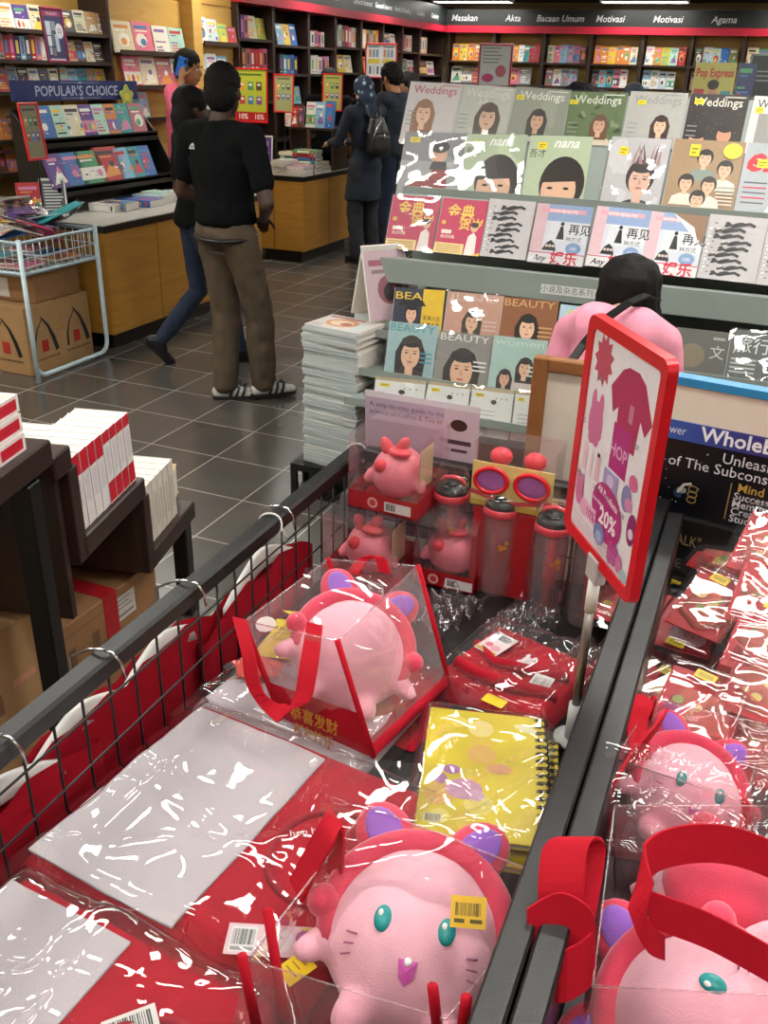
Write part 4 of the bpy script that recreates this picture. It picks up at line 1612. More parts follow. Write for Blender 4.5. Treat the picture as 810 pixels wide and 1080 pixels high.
# standing books at the near end: red book, silver wedge
p = at_y(30, 200, 4.72)
put_book('red', .15, .2, .03, lean_frame((p.x, p.y, zc), (.75, -.66, 0), 8), 'red and grey book standing upright near the trolley')
p = at_y(56, 205, 4.84)
t = thing('tent_card', 'silver folded tent card with dark glittering text beside the red standing book', 'display card', (p.x, p.y, zc), radians(42))
for s in (1, -1):
    b = MB(pm('silver_card', '#a9aeb0', .3, .4)); b.M = T(0, -.075 * s, 0) @ lean_frame((0, 0, 0), (0, -s, 0), 18); b.box(-.08, .08, 0, .235, -.006, 0); b.use(PRINT).up(.0003)
    if s > 0:
        b.rect(-.07, .015, .07, .22, '#3d4244'); b.lines(-.055, .06, .19, 9, .019, .008, '#b9bcbc')
    b.build('leaf', t)
# green-leaf topper at the sign end
p = at_x(137, 96, SX + .05)
t = thing('shelf_topper', 'green and yellow cut-out topper at the right end of the navy sign', 'display card', (SX + .02, p.y, CH + .62))
b = MB(PRINT); b.up(0)
b.ink('#b5bf5a')
pts = [(.07 * cos(a) * (1 + .2 * sin(5 * a)), .07 * sin(a) * (1 + .2 * sin(5 * a)) + .06) for a in [i * pi / 12 for i in range(24)]]
b.M = fr((0, 0, 0), (0, 1, 0), (0, 0, 1), (1, 0, 0))
b.add([(x, y, 0) for x, y in pts] + [(x, y, -.006) for x, y in pts], [tuple(range(24)), tuple(range(24, 48))[::-1]] + [(i, i + 24, (i + 1) % 24 + 24, (i + 1) % 24) for i in range(24)])
b.up(.0003).disc(0, .06, .03, .026, '#dccb5a', 12); b.rect(-.02, -.03, .02, .03, '#8aa04e')
b.build('cutout', t)

# ================================================================== WHITE WIRE TROLLEY
TX, TY0, TY1 = -3.80, 3.93, 4.57
tz1 = at_x(22, 257, TX).z
t = thing('wire_trolley', 'pale blue-white wire basket trolley heaped with wrapped magazines', 'trolley', (TX, (TY0 + TY1) / 2, 0))
L = (TY1 - TY0) / 2
W_ = .85
zb_ = tz1 - .17
for y_x in (0, -W_):
    pts = [(y_x, -L, tz1 + .02), (y_x, -L, .08)] + [(y_x, -L + .07 - .07 * cos(a), .09 - .07 * sin(a)) for a in (.4, .8, 1.2, 1.57)] + [(y_x, L - .07 + .07 * sin(a), .09 - .07 * cos(a)) for a in (0, .4, .8, 1.2)] + [(y_x, L, .1), (y_x, L, tz1 + .02)]
    b = MB(WHITEM); b.tube(pts, .014, 10); b.build('leg_frame', t)
b = MB(WHITEM); b.tube([(.03, -L - .03, tz1 + .01), (.03, -L - .03, .0)], .013, 10); b.build('front_leg', t)
b = MB(WHITEM)
for z in (tz1, zb_):
    b.tube([(0, -L, z), (0, L, z), (-W_, L, z), (-W_, -L, z)], .011, 8, closed=True)
b.build('basket_rim', t)
b = MB(WHITEM)
zm = (tz1 + zb_) / 2
for i in range(1, 12):
    y = -L + 2 * L * i / 12
    b.tube([(0, y, tz1), (0, y, zb_), (-W_, y, zb_), (-W_, y, tz1)], .003, 5)
for i in range(1, 15):
    x = -W_ * i / 15
    b.tube([(x, -L, tz1), (x, -L, zb_), (x, L, zb_), (x, L, tz1)], .003, 5)
b.tube([(0, -L, zm), (0, L, zm), (-W_, L, zm), (-W_, -L, zm)], .003, 5, closed=True)
b.build('wire_mesh', t)

# wrapped magazines heaped in the basket
r3 = random.Random(21)
heap = [((10, 235), 'blue', 'purple-blue comic on top of the heap at far left'), ((26, 224), 'pink', 'pink and white comic in the heap behind the first'), ((45, 243), 'hot pink', 'curled magenta comic at the trolley corner'),
        ((70, 233), 'pale blue', 'silvery wrapped comic in the middle of the trolley heap'), ((88, 225), 'white', 'white wrapped comic at the right of the trolley heap'), ((60, 216), 'lilac', 'lilac wrapped comic at the back of the trolley heap'), ((96, 236), 'teal', 'dark teal comic leaning at the trolley right end'),
        ((16, 246), 'white', 'white comic at the front left of the trolley heap'), ((36, 238), 'purple', 'purple comic near the front of the trolley heap'), ((60, 228), 'white', 'crumpled silver-white comic in the heart of the trolley heap'), ((80, 222), 'grey', 'grey wrapped comic topping the right side of the trolley heap'), ((30, 214), 'light blue', 'light blue comic at the far back of the trolley heap')]
for k, (px, c, lab) in enumerate(heap):
    p = at_z(px[0], px[1], tz1 + .02)
    p.x = min(p.x, TX - .13)
    p.y = max(min(p.y, TY1 - .12), TY0 + .13)
    M = T(p.x, p.y, tz1 - .01 + .011 * k + .012 * (k % 3)) @ RZ(r3.uniform(-.9, .9)) @ RX(r3.uniform(-.45, .45)) @ RY(r3.uniform(-.3, .3))
    b = MB(PRINT)
    SEED[0] += 1
    simple_cover(b, .2, .27, c, SEED[0])
    rr = random.Random(k)
    for q in range(14):
        b.disc(rr.uniform(-.09, .09), rr.uniform(.02, .25), rr.uniform(.008, .025), None, rr.choice(ACC + ['#4a5fae', '#c04a8c', '#2a2a40']), 7)
    curl = r3.uniform(1, 3) * r3.choice((-1, 1))
    b.ink(PAL[c]).box(-.1, .1, 0, .27, -.006, 0)
    b.v = [(x, y - .135, z + curl * (y - .135) ** 2 + 1.2 * x * x) for x, y, z in b.v]
    o = tag(b.build('comic', mw=M), lab, 'magazine')
    f = MB(FILM)
    f.grid(lambda u, v: ((u - .5) * .23, (v - .5) * .3, .008 + curl * ((v - .5) * .27) ** 2 + 1.2 * ((u - .5) * .2) ** 2 + .012 * noise.noise(Vector((u * 5 + k, v * 5, 1))) + .008 * abs(noise.noise(Vector((u * 13, v * 13, k))))), 20, 24)
    f.build('plastic_wrap', o)
for k in range(6):
    p = Vector((TX - .15 - .1 * (k % 3), TY0 + .16 + .3 * (k // 3), zb_ + .008))
    M = T(p.x, p.y, zb_ + .012 + .016 * (k % 3)) @ RZ(r3.uniform(-.3, .3)) @ T(0, -.11, 0)
    put_book(['pink', 'brown', 'teal', 'orange', 'blue', 'rose'][k], .17, .22, .014, M, '%s book lying low inside the wire trolley basket' % ['pink', 'brown', 'teal', 'orange', 'blue', 'rose'][k], None)


# cartons under the trolley
def arch_logo(b, x, y, s):
    b.stroke([(x - s * .42, y - s * .5), (x - s * .4, y - s * .1), (x - s * .25, y + s * .25), (x, y + s * .55)], [s * .09, s * .07, s * .05, s * .03], '#1d1a1c')
    b.stroke([(x + s * .5, y - s * .5), (x + s * .38, y - s * .1), (x + s * .2, y + s * .3), (x - s * .06, y + s * .6)], [s * .16, s * .15, s * .1, s * .04], '#1d1a1c')
    b.rect(x - s * .14, y - s * .45, x + s * .14, y - s * .1, '#b02a24')
    for q in range(12):
        b.rect(x - s * .5 + q * s * .09, y - s * .68, x - s * .43 + q * s * .09, y - s * .62, '#6b5238')


def carton(name, label, w_, d_, h_, M, mat, deco=None, tape=None):
    """w along x, d along y; front face at -y, right face at +x"""
    t = thing(name, label, 'cardboard box', mat=M)
    b = MB(mat)
    b.rbox(-w_ / 2, w_ / 2, -d_ / 2, d_ / 2, 0, h_, .004)
    M0 = b.M
    b.use(MATTE)
    if deco:
        for face, fn in deco.items():
            if face == 'front':
                b.M = fr((0, -d_ / 2 - .0006, 0), (1, 0, 0), (0, 0, 1), (0, -1, 0))
            elif face == 'right':
                b.M = fr((w_ / 2 + .0006, 0, 0), (0, 1, 0), (0, 0, 1), (1, 0, 0))
            elif face == 'top':
                b.M = T(0, 0, h_ + .0006)
            b.up(0)
            fn(b)
            b.M = M0
    b.build('box_body', t)
    # flap seams with tape over them
    b = MB(mat)
    b.rbox(-w_ / 2, w_ / 2, -d_ / 2, -.002, h_, h_ + .003, .001); b.rbox(-w_ / 2, w_ / 2, .002, d_ / 2, h_, h_ + .003, .001)
    b.build('top_flaps', t)
    if tape:
        b = MB(tape)
        b.box(-w_ / 2 - .001, w_ / 2 + .001, -.03, .03, h_ + .0032, h_ + .004); b.box(w_ / 2 + .0005, w_ / 2 + .0014, -.03, .03, h_ * .55, h_ + .004); b.box(-w_ / 2 - .0014, -w_ / 2 - .0005, -.03, .03, h_ * .55, h_ + .004)
        b.build('packing_tape', t)
    return t


TAPE_T = pm('tan_packing_tape', '#b08a58', .25)
c0 = at_x(40, 400, TX - .1)


def logos(n, w_):
    def f(b):
        for k in range(n):
            arch_logo(b, -w_ / 2 + w_ * (k + .5) / n, .21, .2)
    return f


carton('carton', 'large brown carton with black arch logo standing under the wire trolley', .66, .56, .40, T(TX - .41, 4.25, .0), CARTON, {'front': logos(2, .66), 'right': logos(2, .56)}, TAPE_T)
carton('carton', 'smaller plain carton on top of the logo carton under the wire trolley', .34, .4, .15, T(TX - .27, 4.3, .405), CARTON_D, {'front': lambda b: b.rect(-.16, .02, -.02, .13, '#cfcbc4')}, None)
carton('carton', 'brown carton at the far left under the wire trolley', .5, .5, .38, T(TX - 1.02, 4.2, 0), CARTON, {'front': logos(2, .5)}, TAPE_T)

# ================================================================== SECOND COUNTER GOODS
Y2 = 7.98


def stack(cx, cy, z, n, w_, d_, hs, cols, place, group, rz=0, jit=.012):
    for i in range(n):
        h_ = hs if not isinstance(hs, (list, tuple)) else hs[i % len(hs)]
        c = cols[i % len(cols)]
        M = T(cx + rnd.uniform(-jit, jit), cy + rnd.uniform(-jit, jit), z) @ RZ(rz + rnd.uniform(-.06, .06)) @ (T(0, -d_ / 2, 0))
        lab = '%s book, %s up in the stack %s' % (c, ORD[i], place)
        put_book(c, w_, d_, h_, M, lab, group)
        z += h_ + .0006
    return z


p = at_y(300, 195, 8.05)
stack(-4.34, 8.0, CH, 5, .16, .23, .026, ['white', 'white', 'pale blue', 'white', 'white'], 'at the corner left of the pink pile', 'white books at the counter corner')
stack(-4.17, 7.985, CH, 3, .17, .22, .03, ['white', 'white', 'pink'], 'with a pink top at the counter corner', 'pink-topped books at the counter corner')
stack(-4.2, 8.2, CH, 7, .17, .23, .03, ['maroon', 'purple', 'rose', 'teal', 'navy', 'red', 'green'], 'under the woman\'s outstretched hand', 'coloured books under the woman\'s hand', pi / 2)
stack(-4.39, 8.26, CH, 6, .17, .22, .03, ['navy', 'pale blue', 'white', 'green', 'mint', 'cream'], 'left of the coloured pile under the hand', 'mixed books on the second counter', pi / 2)
stack(-4.22, 8.45, CH, 3, .17, .22, .03, ['cream', 'brown', 'tan'], 'beside the hijab woman\'s hip', 'tan books on the second counter')
stack(-4.5, 8.1, CH, 3, .17, .22, .03, ['white', 'yellow', 'white'], 'behind the purple placard', 'white books behind the purple placard')


def purple_art(b, w, h):
    b.rect(-w / 2, .0, w / 2, h, '#54307e')
    rr = random.Random(6)
    for q in range(16):
        b.disc(rr.uniform(-.45, .45) * w, rr.uniform(.05, .95) * h, w * .05, h * .035, '#cfc4dc', 8)
    b.text('MOST', 0, h * .62, h * .12, '#e6ddea', 'C', bold=.02); b.text('READ', 0, h * .45, h * .12, '#e6ddea', 'C', bold=.02); b.text('MIND', 0, h * .28, h * .12, '#e6ddea', 'C', bold=.02)


p0 = at_y(269, 160, 8.0)
t = thing('placard', 'purple placard with white lettering standing beside the book stacks', 'sign', mat=lean_frame((p0.x + .08, 8.0, CH + .09), (.25, -1, 0), 10))
b = MB(WHITEP); b.rbox(-.09, .09, 0, .24, -.02, 0, .003); b.use(PRINT).up(.0003); b.M = T(0, .012, 0); purple_art(b, .165, .215); b.build('panel', t)
b = MB(WHITEP); b.box(-.05, .05, -.09, 0, -.04, -.02); b.build('foot', t)

framed_sign('framed_placard', 'bright lime placard with red 10% band right of the walking man\'s head', (249, 128), (283, 131), Y=7.97, h=.46, art=art_books('#b9c23a', '#b81f2a'), lean=2, stand=CH)
framed_sign('framed_placard', 'faded green red-framed placard, middle one of the row on the second counter', (289, 120), (310, 118), Y=8.2, h=.33, art=art_books('#9a9f6a'), lean=3, stand=CH)
framed_sign('framed_placard', 'faded green red-framed placard in front of the hijab woman', (340, 119), (361, 116), Y=8.8, h=.34, art=art_books('#b0b25e'), lean=3, stand=1.175)


def bookgrid(b, w, h):
    b.rect(-w / 2, .014, w / 2, h - .014, '#dfe2e4')
    for s in (-1, 1):
        for i in range(3):
            b.rect(w * (s * .25 - .17 + .12 * i), h * .6, w * (s * .25 - .08 + .12 * i), h * .82, ['#c78a5c', '#8a9aa2', '#6f97b8'][i]); b.rect(w * (s * .25 - .15 + .13 * i), h * .12, w * (s * .25 - .08 + .13 * i), h * .34, '#5f6a72' if i != 1 else '#b8c2cc')
        b.rect(w * (s * .25 - .2), h * .42, w * (s * .25 + .2), h * .55, '#d9c23a'); b.rect(w * (s * .25 - .18), h * .87, w * (s * .25 + .18), h * .91, '#8a8f96')


framed_sign('framed_placard', 'white red-framed poster of book covers above the navy-shirted man', (385, 82), (418, 83), Y=9.75, h=.33, art=bookgrid, lean=2, stand=.0)
# book clusters behind the placards
zr = 1.175


def ry(px, y):
    p = at_y(px, 138, y)
    return Vector((p.x, y, zr))


row(ry(322, 8.62), ry(352, 8.62), OY, ['white', 'light blue', 'blue'], 'standing behind the hijab woman\'s hand', .24, lean=10)
row(ry(300, 8.62), ry(320, 8.62), OY, ['white', 'red', 'brown'], 'standing behind the middle green placard', .2, lean=10)
t = thing('book_riser', 'dark walnut riser behind the placards on the second counter', 'book riser', (-4.36, 8.72, CH))
zr -= CH + .001
b = MB(WOOD_D); b.box(-.25, .26, -.16, .22, zr - .02, zr); b.build('board', t)
for s in (-.24, .22):
    b = MB(WOOD_D); b.box(s, s + .02, -.14, .2, 0, zr - .02); b.build('side', t)

# ================================================================== TABLE OF GOODS BETWEEN THE RACK AND THE BACK WALL
GY = 7.2
t = thing('display_table', 'long white-topped display table behind the magazine rack', 'table', (-.3, GY, 0))
b = MB(WOOD_Y); b.box(-2.2, 2.2, -.3, .5, .08, 1.16); b.build('body', t)
b = MB(BLACK); b.box(-2.15, 2.15, -.26, .46, 0, .08); b.build('plinth', t)
b = MB(WHITEP); b.rbox(-2.25, 2.25, -.35, .55, 1.16, 1.2, .006); b.build('top', t)
zg = 1.2


def gx(px, y=GY):
    return at_y(px, 95, y).x


def stand_set(px0, px1, items, place, h, y=GY, cat='book'):
    row((gx(px0, y), y, zg), (gx(px1, y), y, zg), OY, items, place, h, lean=7, cat=cat, t=.03)


stand_set(447, 479, ['white', 'dark grey', 'white', 'pale blue'], 'standing behind the rack beside the black hijab', .2)
stand_set(481, 500, ['white', 'mint'], 'standing white among the goods behind the rack', .23)
stand_set(500, 540, ['hot pink', 'purple', 'hot pink'], 'standing under the white red-edged poster', .12, GY - .1)
stand_set(545, 575, ['lilac', 'black', 'purple'], 'standing in the clear holder behind the rack', .26)
stand_set(575, 586, ['white', 'pink'], 'standing right of the purple cover', .22)
stand_set(652, 690, ['pink', 'light blue', 'white'], 'standing behind the face with white scarf', .2)
stand_set(688, 702, ['cream', 'white'], 'standing tall right of the scarfed face', .3)
stand_set(704, 722, ['white', 'red'], 'lying low at the end of the goods table', .13)
stand_set(780, 816, ['dark grey', 'white', 'pink'], 'standing by the dark poster at the right edge', .2)


def popx(b, w, h):
    b.rect(-w / 2, 0, w / 2, h, '#b9b05a'); b.text('Pop Express', 0, h * .68, h * .2, '#b81f2a', 'C', bold=.03, width=w * .9); b.disc(0, h * .3, w * .13, h * .25, '#c98f70', 14); b.disc(0, h * .5, w * .14, h * .12, '#2a1a14', 14)
    b.rect(-w * .45, h * .05, -w * .2, h * .4, '#b54050'); b.rect(w * .2, h * .08, w * .44, h * .36, '#4f8fa4')


put_mag((727, 112), (770, 113), 5.2, .2, 10, popx, 'red and yellow magazine standing behind the rack top', None)
put_mag((771, 113), (790, 114), 5.2, .2, 10, lambda b, w, h: simple_cover(b, w, h, 'navy', 5), 'dark blue magazine standing right of the red and yellow one', None)
t = thing('gondola', 'low grey gondola unit backing the magazine rack', 'shelving', (-.2, 5.1, 0))
zg2 = at_y(748, 112, 5.2).z
b = MB(RACKD); b.box(-.9, 1.4, -.25, .35, 0, zg2 - .03); b.build('body', t)
b = MB(RACKM); b.rbox(-.92, 1.42, -.27, .37, zg2 - .03, zg2 - .002, .004); b.build('top', t)


def whiteposter(b, w, h):
    b.rect(-w / 2, .014, w / 2, h - .014, '#cfd4d6'); b.disc(w * .2, h * .38, w * .18, h * .14, '#c06a78', 14); b.disc(-w * .22, h * .22, w * .2, h * .1, '#c24a7c', 14)
    for i in range(5):
        b.rect(-w * .42, h * (.56 + .08 * i), w * (.1 + .06 * (i % 3)), h * (.59 + .08 * i), '#8d979c')


framed_sign('framed_placard', 'white poster with thin red edge above the goods behind the rack', (503, 92), (538, 93), Y=7.35, h=.3, art=whiteposter, lean=2, stand=1.2, frame=pm('rose_plastic', '#b0304a', .35))
framed_sign('framed_placard', 'dark glassy poster at the right edge above the rack', (784, 104), (822, 106), Y=7.0, h=.27, art=lambda b, w, h: (b.rect(-w / 2, .014, w / 2, h - .014, '#4a4f50'), b.lines(-w * .3, w * .3, h * .6, 3, h * .1, h * .03, '#9aa0a0')), lean=2, stand=1.2, frame=RACKM)
# clear holder for the purple cover
p = gx(560)
t = thing('acrylic_holder', 'clear acrylic holder around the purple and black covers behind the rack', 'holder', (p, GY - .1, zg))
b = MB(PET); b.box(-.14, .14, -.006, 0, 0, .26); b.build('front_sheet', t)
b = MB(PET); b.box(-.14, .14, -.05, .04, 0, .004); b.build('base', t)

# ================================================================== PEOPLE
def V(*a):
    return Vector(a)


def limb(a, b_, ra, rb):
    return hull([(a, ra), (b_, rb)], (12, 8))


def hand_prims(wr, d, nrm, side, curl=.5, s=1.0):
    """palm, four unequal fingers and a thumb; d: wrist->knuckles, nrm: out of the back of the hand"""
    d = Vector(d).normalized()
    nrm = (Vector(nrm) - d * Vector(nrm).dot(d)).normalized()
    lat = d.cross(nrm) * side       # towards the thumb
    P = []
    k0 = Vector(wr)
    P.append(hull([(tuple(k0), .021 * s), (tuple(k0 + d * .085 * s + lat * .024 * s), .014 * s), (tuple(k0 + d * .08 * s - lat * .028 * s), .013 * s)], (10, 7)))
    for i, (off, ln) in enumerate(((.026, .072), (.009, .082), (-.009, .076), (-.027, .06))):
        a = k0 + d * (.086 - .004 * abs(i - 1)) * s + lat * off * s
        ang = 0
        dd = d.copy()
        for j in range(3):
            ang += curl * (.55, .75, .6)[j]
            dd = (d * cos(ang) - nrm * sin(ang)).normalized()
            e = a + dd * ln * s * (.45, .32, .23)[j]
            P.append(limb(tuple(a), tuple(e), (.0092 - .0008 * j) * s, (.0086 - .0008 * j) * s))
            a = e
    a = k0 + d * .022 * s + lat * .022 * s
    for j in range(2):
        dd = (d * (.62 + .2 * j) + lat * (.7 - .25 * j) - nrm * (.25 + .35 * curl)).normalized()
        e = a + dd * (.042, .03)[j] * s
        P.append(limb(tuple(a), tuple(e), .0115 * s, .0095 * s))
        a = e
    return P


def head_prims(c, yaw=0, pitch=0, s=1.0, ears=True):
    """skull, jaw, nose and ears about head centre c; faces local +y"""
    R_ = Matrix.Rotation(yaw, 4, 'Z') @ Matrix.Rotation(pitch, 4, 'X')
    P = []

    def e(cx, cy, cz, rx, ry, rz):
        mb = MB(); mb.ell((cx * s, cy * s, cz * s), (rx * s, ry * s, rz * s), None, 16, 12)
        vs = [tuple(R_ @ Vector(v) + Vector(c)) for v in mb.v]
        P.append((vs, mb.f))
    e(0, -.01, .03, .075, .095, .088)
    e(0, .025, -.04, .058, .066, .075)
    e(0, .05, -.085, .034, .032, .03)
    e(0, .098, -.02, .013, .018, .022)
    e(0, .088, -.062, .024, .012, .012)
    if ears:
        for q in (-1, 1):
            e(q * .077, -.005, -.012, .011, .02, .031)
    return P, R_


def face_parts(t, c, R_, s=1.0, brow=None):
    for q in (-1, 1):
        b = MB(WHITEP)
        p = R_ @ V(q * .031 * s, .083 * s, .004 * s) + Vector(c)
        b.ell(p, (.0095 * s, .008 * s, .0065 * s))
        b.use(DARKW).ell(R_ @ V(q * .031 * s, .0885 * s, .004 * s) + Vector(c), (.0055 * s, .004 * s, .0055 * s), None, 10, 6)
        b.build('eye', t)
        b = MB(brow or HAIR)
        b.tube([R_ @ V(q * x * s, (.093 - abs(x - .03) * .35) * s, z * s) + Vector(c) for x, z in ((.012, .024), (.03, .03), (.05, .024))], .0035 * s, 6)
        b.build('eyebrow', t)
    b = MB(LIP)
    b.ell(R_ @ V(0, .098 * s, -.06 * s) + Vector(c), (.022 * s, .006 * s, .006 * s), R_.to_3x3().to_4x4(), 12, 8)
    b.build('lips', t)


def person(name, label, loc, rz, J, skin, top, bottom, shoe, hair='short', sleeve='short', hands=(.5, .5), face=True, s=1.0, voxel=.011, lower=True, head_yaw=0, head_pitch=0, chest=(.165, .11), waist=(.14, .10), hip=(.165, .12), group=None, tight=False, tuck=0.0, hmat=None, dress=0, toe=((0, 1), (0, 1)), palm=None):
    """J: joints in metres, local frame, facing +y"""
    D = dict(pelvis=V(0, 0, .93), waist=V(0, 0, 1.08), chest=V(0, 0, 1.27), neck=V(0, -.01, 1.44), head=V(0, .03, 1.58),
             sl=V(-.185, 0, 1.395), sr=V(.185, 0, 1.395), el=V(-.235, -.02, 1.10), er=V(.235, -.02, 1.10), wl=V(-.22, .1, .87), wr=V(.22, .1, .87),
             hl=V(-.09, 0, .92), hr=V(.09, 0, .92), kl=V(-.1, .02, .49), kr=V(.1, .02, .49), al=V(-.1, -.02, .085), ar=V(.1, -.02, .085))
    for k, v in J.items():
        D[k] = Vector(v)
    for k in D:
        D[k] = D[k] * s
    g = {k: tuple(v) for k, v in D.items()}
    t = thing(name, label, 'person', loc, rz, group)

    def E(k, r):
        return (g[k], (r[0] * s, r[1] * s, .09 * s))
    # body: one continuous skin
    P, R_ = head_prims(g['head'], head_yaw, head_pitch, s, hair not in ('hijab',))
    P.append(hull([(g['neck'], .052 * s), (tuple(D['head'] - V(0, .02, .05) * s), .05 * s)]))
    P.append(hull([E('chest', (chest[0] - .02, chest[1] - .02)), E('waist', (waist[0] - .02, waist[1] - .02)), (tuple(D['neck'] - V(0, 0, .03)), .05)]))
    P.append(hull([E('waist', (waist[0] - .02, waist[1] - .02)), E('pelvis', (hip[0] - .02, hip[1] - .02))]))
    dd = {}
    for q, sd in (('l', -1), ('r', 1)):
        P.append(hull([(g['s' + q], .048 * s), (tuple(D['chest'] + V(sd * .07, 0, .05) * s), .05 * s)]))
        P.append(limb(g['s' + q], g['e' + q], .048 * s, .038 * s))
        P.append(limb(g['e' + q], g['w' + q], .039 * s, .026 * s))
        hd = (D['w' + q] - D['e' + q]).normalized()
        pn = Vector((palm or {}).get(q, (sd * .7, 0, .7)))
        if hands[0 if q == 'l' else 1] is not None:
            P += hand_prims(D['w' + q] + hd * .015, hd, pn, -1 if q == 'l' else 1, hands[0 if q == 'l' else 1], s)
        if lower:
            P.append(limb(g['h' + q], g['k' + q], .072 * s, .05 * s))
            P.append(limb(g['k' + q], g['a' + q], .05 * s, .034 * s))
    fused('body', P, skin, t, voxel, 3)
    # shirt
    P = [hull([(g['chest'], (chest[0] * s, chest[1] * s, .1 * s)), (g['waist'], (waist[0] * s, waist[1] * s, .09 * s)), (tuple(D['neck'] - V(0, 0, .035) * s), .068 * s)]),
         hull([(g['waist'], (waist[0] * s, waist[1] * s, .09 * s)), (tuple(D['pelvis'] + V(0, 0, tuck) * s), ((hip[0] + .012) * s, (hip[1] + .012) * s, (.07 + dress) * s))])]
    for q, sd in (('l', -1), ('r', 1)):
        P.append(hull([(g['s' + q], .062 * s), (tuple(D['chest'] + V(sd * .07, 0, .07) * s), .085 * s), (tuple(D['neck'] - V(0, 0, .03) * s), .055 * s)]))
        if sleeve == 'short':
            m_ = D['s' + q].lerp(D['e' + q], .68)
            P.append(limb(g['s' + q], tuple(m_), .064 * s, .06 * s))
        else:
            P.append(limb(g['s' + q], g['e' + q], .06 * s, .05 * s))
            P.append(limb(g['e' + q], g['w' + q], .05 * s, .036 * s))
    if dress:
        P.append(hull([(g['pelvis'], ((hip[0] + .01) * s, (hip[1] + .01) * s, .08 * s)), (tuple(D['kl'].lerp(D['kr'], .5) + V(0, 0, .12) * s), (.2 * s, .16 * s, .03 * s))]))
    fused('shirt', P, top, t, voxel, 4, wrinkle=.007, wscale=11)
    if lower:
        P = [hull([(g['pelvis'], (hip[0] * s, hip[1] * s, .085 * s)), (g['hl'], .085 * s), (g['hr'], .085 * s)])]
        ka, kb, kc = (.085, .062, .05) if tight else (.098, .08, .074)
        for q in 'lr':
            an = D['a' + q] + (D['k' + q] - D['a' + q]) * .03
            P.append(limb(g['h' + q], g['k' + q], ka * s, kb * s))
            P.append(limb(g['k' + q], tuple(an), kb * s, kc * s))
        fused('trousers', P, bottom, t, voxel, 3, wrinkle=.009, wscale=13)
        for i, q in enumerate('lr'):
            f = Vector((toe[i][0], toe[i][1], toe[i][2] if len(toe[i]) > 2 else 0)).normalized()
            a = D['a' + q]
            lat = f.cross(V(0, 0, 1)).normalized()
            upv = lat.cross(f)
            base = a - upv * .045 * s
            P = [hull([(tuple(base - f * .045 * s), (.036 * s, .036 * s, .036 * s)), (tuple(base + f * .07 * s - upv * .006), .034 * s), (tuple(base + upv * .04 * s), .042 * s)]),
                 hull([(tuple(base + f * .06 * s - upv * .006), .038 * s), (tuple(base + f * .16 * s - upv * .014), .026 * s)])]
            sh = fused('shoe', P, shoe if not isinstance(shoe, tuple) else shoe[0], t, .008, 2)
            b = MB(shoe[1] if isinstance(shoe, tuple) else shoe)
            M = fr(base - upv * .036 * s, f, lat)
            M = Matrix((f, -lat, upv)).transposed().to_4x4(); M.translation = base - upv * .038 * s
            b.M = M
            pts = [(-.08, 0), (-.065, .03), (0, .034), (.08, .042), (.14, .036), (.185, .012), (.185, -.012), (.14, -.036), (.08, -.042), (0, -.034), (-.065, -.03)]
            n = len(pts)
            b.add([(x * s, y * s, z) for z in (-.004 * s, .016 * s) for x, y in pts], [tuple(range(n))[::-1], tuple(range(n, 2 * n))] + [(j, (j + 1) % n, n + (j + 1) % n, n + j) for j in range(n)])
            b.build('sole', sh)
            if isinstance(shoe, tuple) and len(shoe) > 2:
                b = MB(shoe[2])
                for side in (-1, 1):
                    for j in range(3):
                        x = (.02 + .035 * j) * s
                        b.ribbon([M @ V(x, side * .043 * s, .02 * s), M @ V(x + .012 * s, side * .04 * s, .05 * s), M @ V(x + .02 * s, side * .02 * s, .075 * s)], [M.to_3x3() @ V(.008 * s, 0, 0)] * 3, .006)
                b.build('stripes', sh)
    # hair
    H = Vector(g['head'])

    def he(cx, cy, cz, rx, ry, rz):
        mb = MB(); mb.ell((cx * s, cy * s, cz * s), (rx * s, ry * s, rz * s), None, 16, 12)
        return ([tuple(R_ @ Vector(v) + H) for v in mb.v], mb.f)
    hm = hmat or HAIR
    if hair == 'short':
        fused('hair', [he(0, -.022, .045, .083, .098, .086), he(0, -.06, -.01, .074, .06, .08)], hm, t, .008, 2, wrinkle=.005, wscale=60)
    elif hair == 'crop':
        fused('hair', [he(0, -.018, .045, .084, .1, .09), he(0, -.055, -.01, .08, .062, .085)], hm, t, .006, 1, wrinkle=.006, wscale=90)
    elif hair == 'bushy':
        fused('hair', [he(0, -.015, .055, .092, .105, .088), he(0, -.055, .0, .085, .068, .085), he(.02, .06, .09, .06, .045, .035)], hm, t, .008, 2, wrinkle=.012, wscale=40)
    elif hair == 'long':
        fused('hair', [he(0, -.02, .04, .092, .108, .095), he(0, -.06, -.06, .095, .075, .13), he(0, -.07, -.15, .085, .055, .1)], hm, t, .009, 2, wrinkle=.006, wscale=30)
    elif hair == 'hijab':
        pr_ = [he(0, -.015, .04, .092, .108, .1), he(0, -.04, -.06, .09, .09, .1), he(0, .02, -.12, .075, .085, .05),
               hull([(tuple(D['neck']), (.1 * s, .095 * s, .07 * s)), (tuple(D['chest'] + V(0, 0, .09) * s), (.16 * s, .115 * s, .05 * s))])]
        fused('headscarf', pr_, hm, t, .01, 2, wrinkle=.008, wscale=22)
    elif hair == 'cap':
        fused('cap', [he(0, -.015, .045, .09, .104, .09)], hm, t, .009, 2)
    if face:
        face_parts(t, g['head'], R_, s)
    return t, D


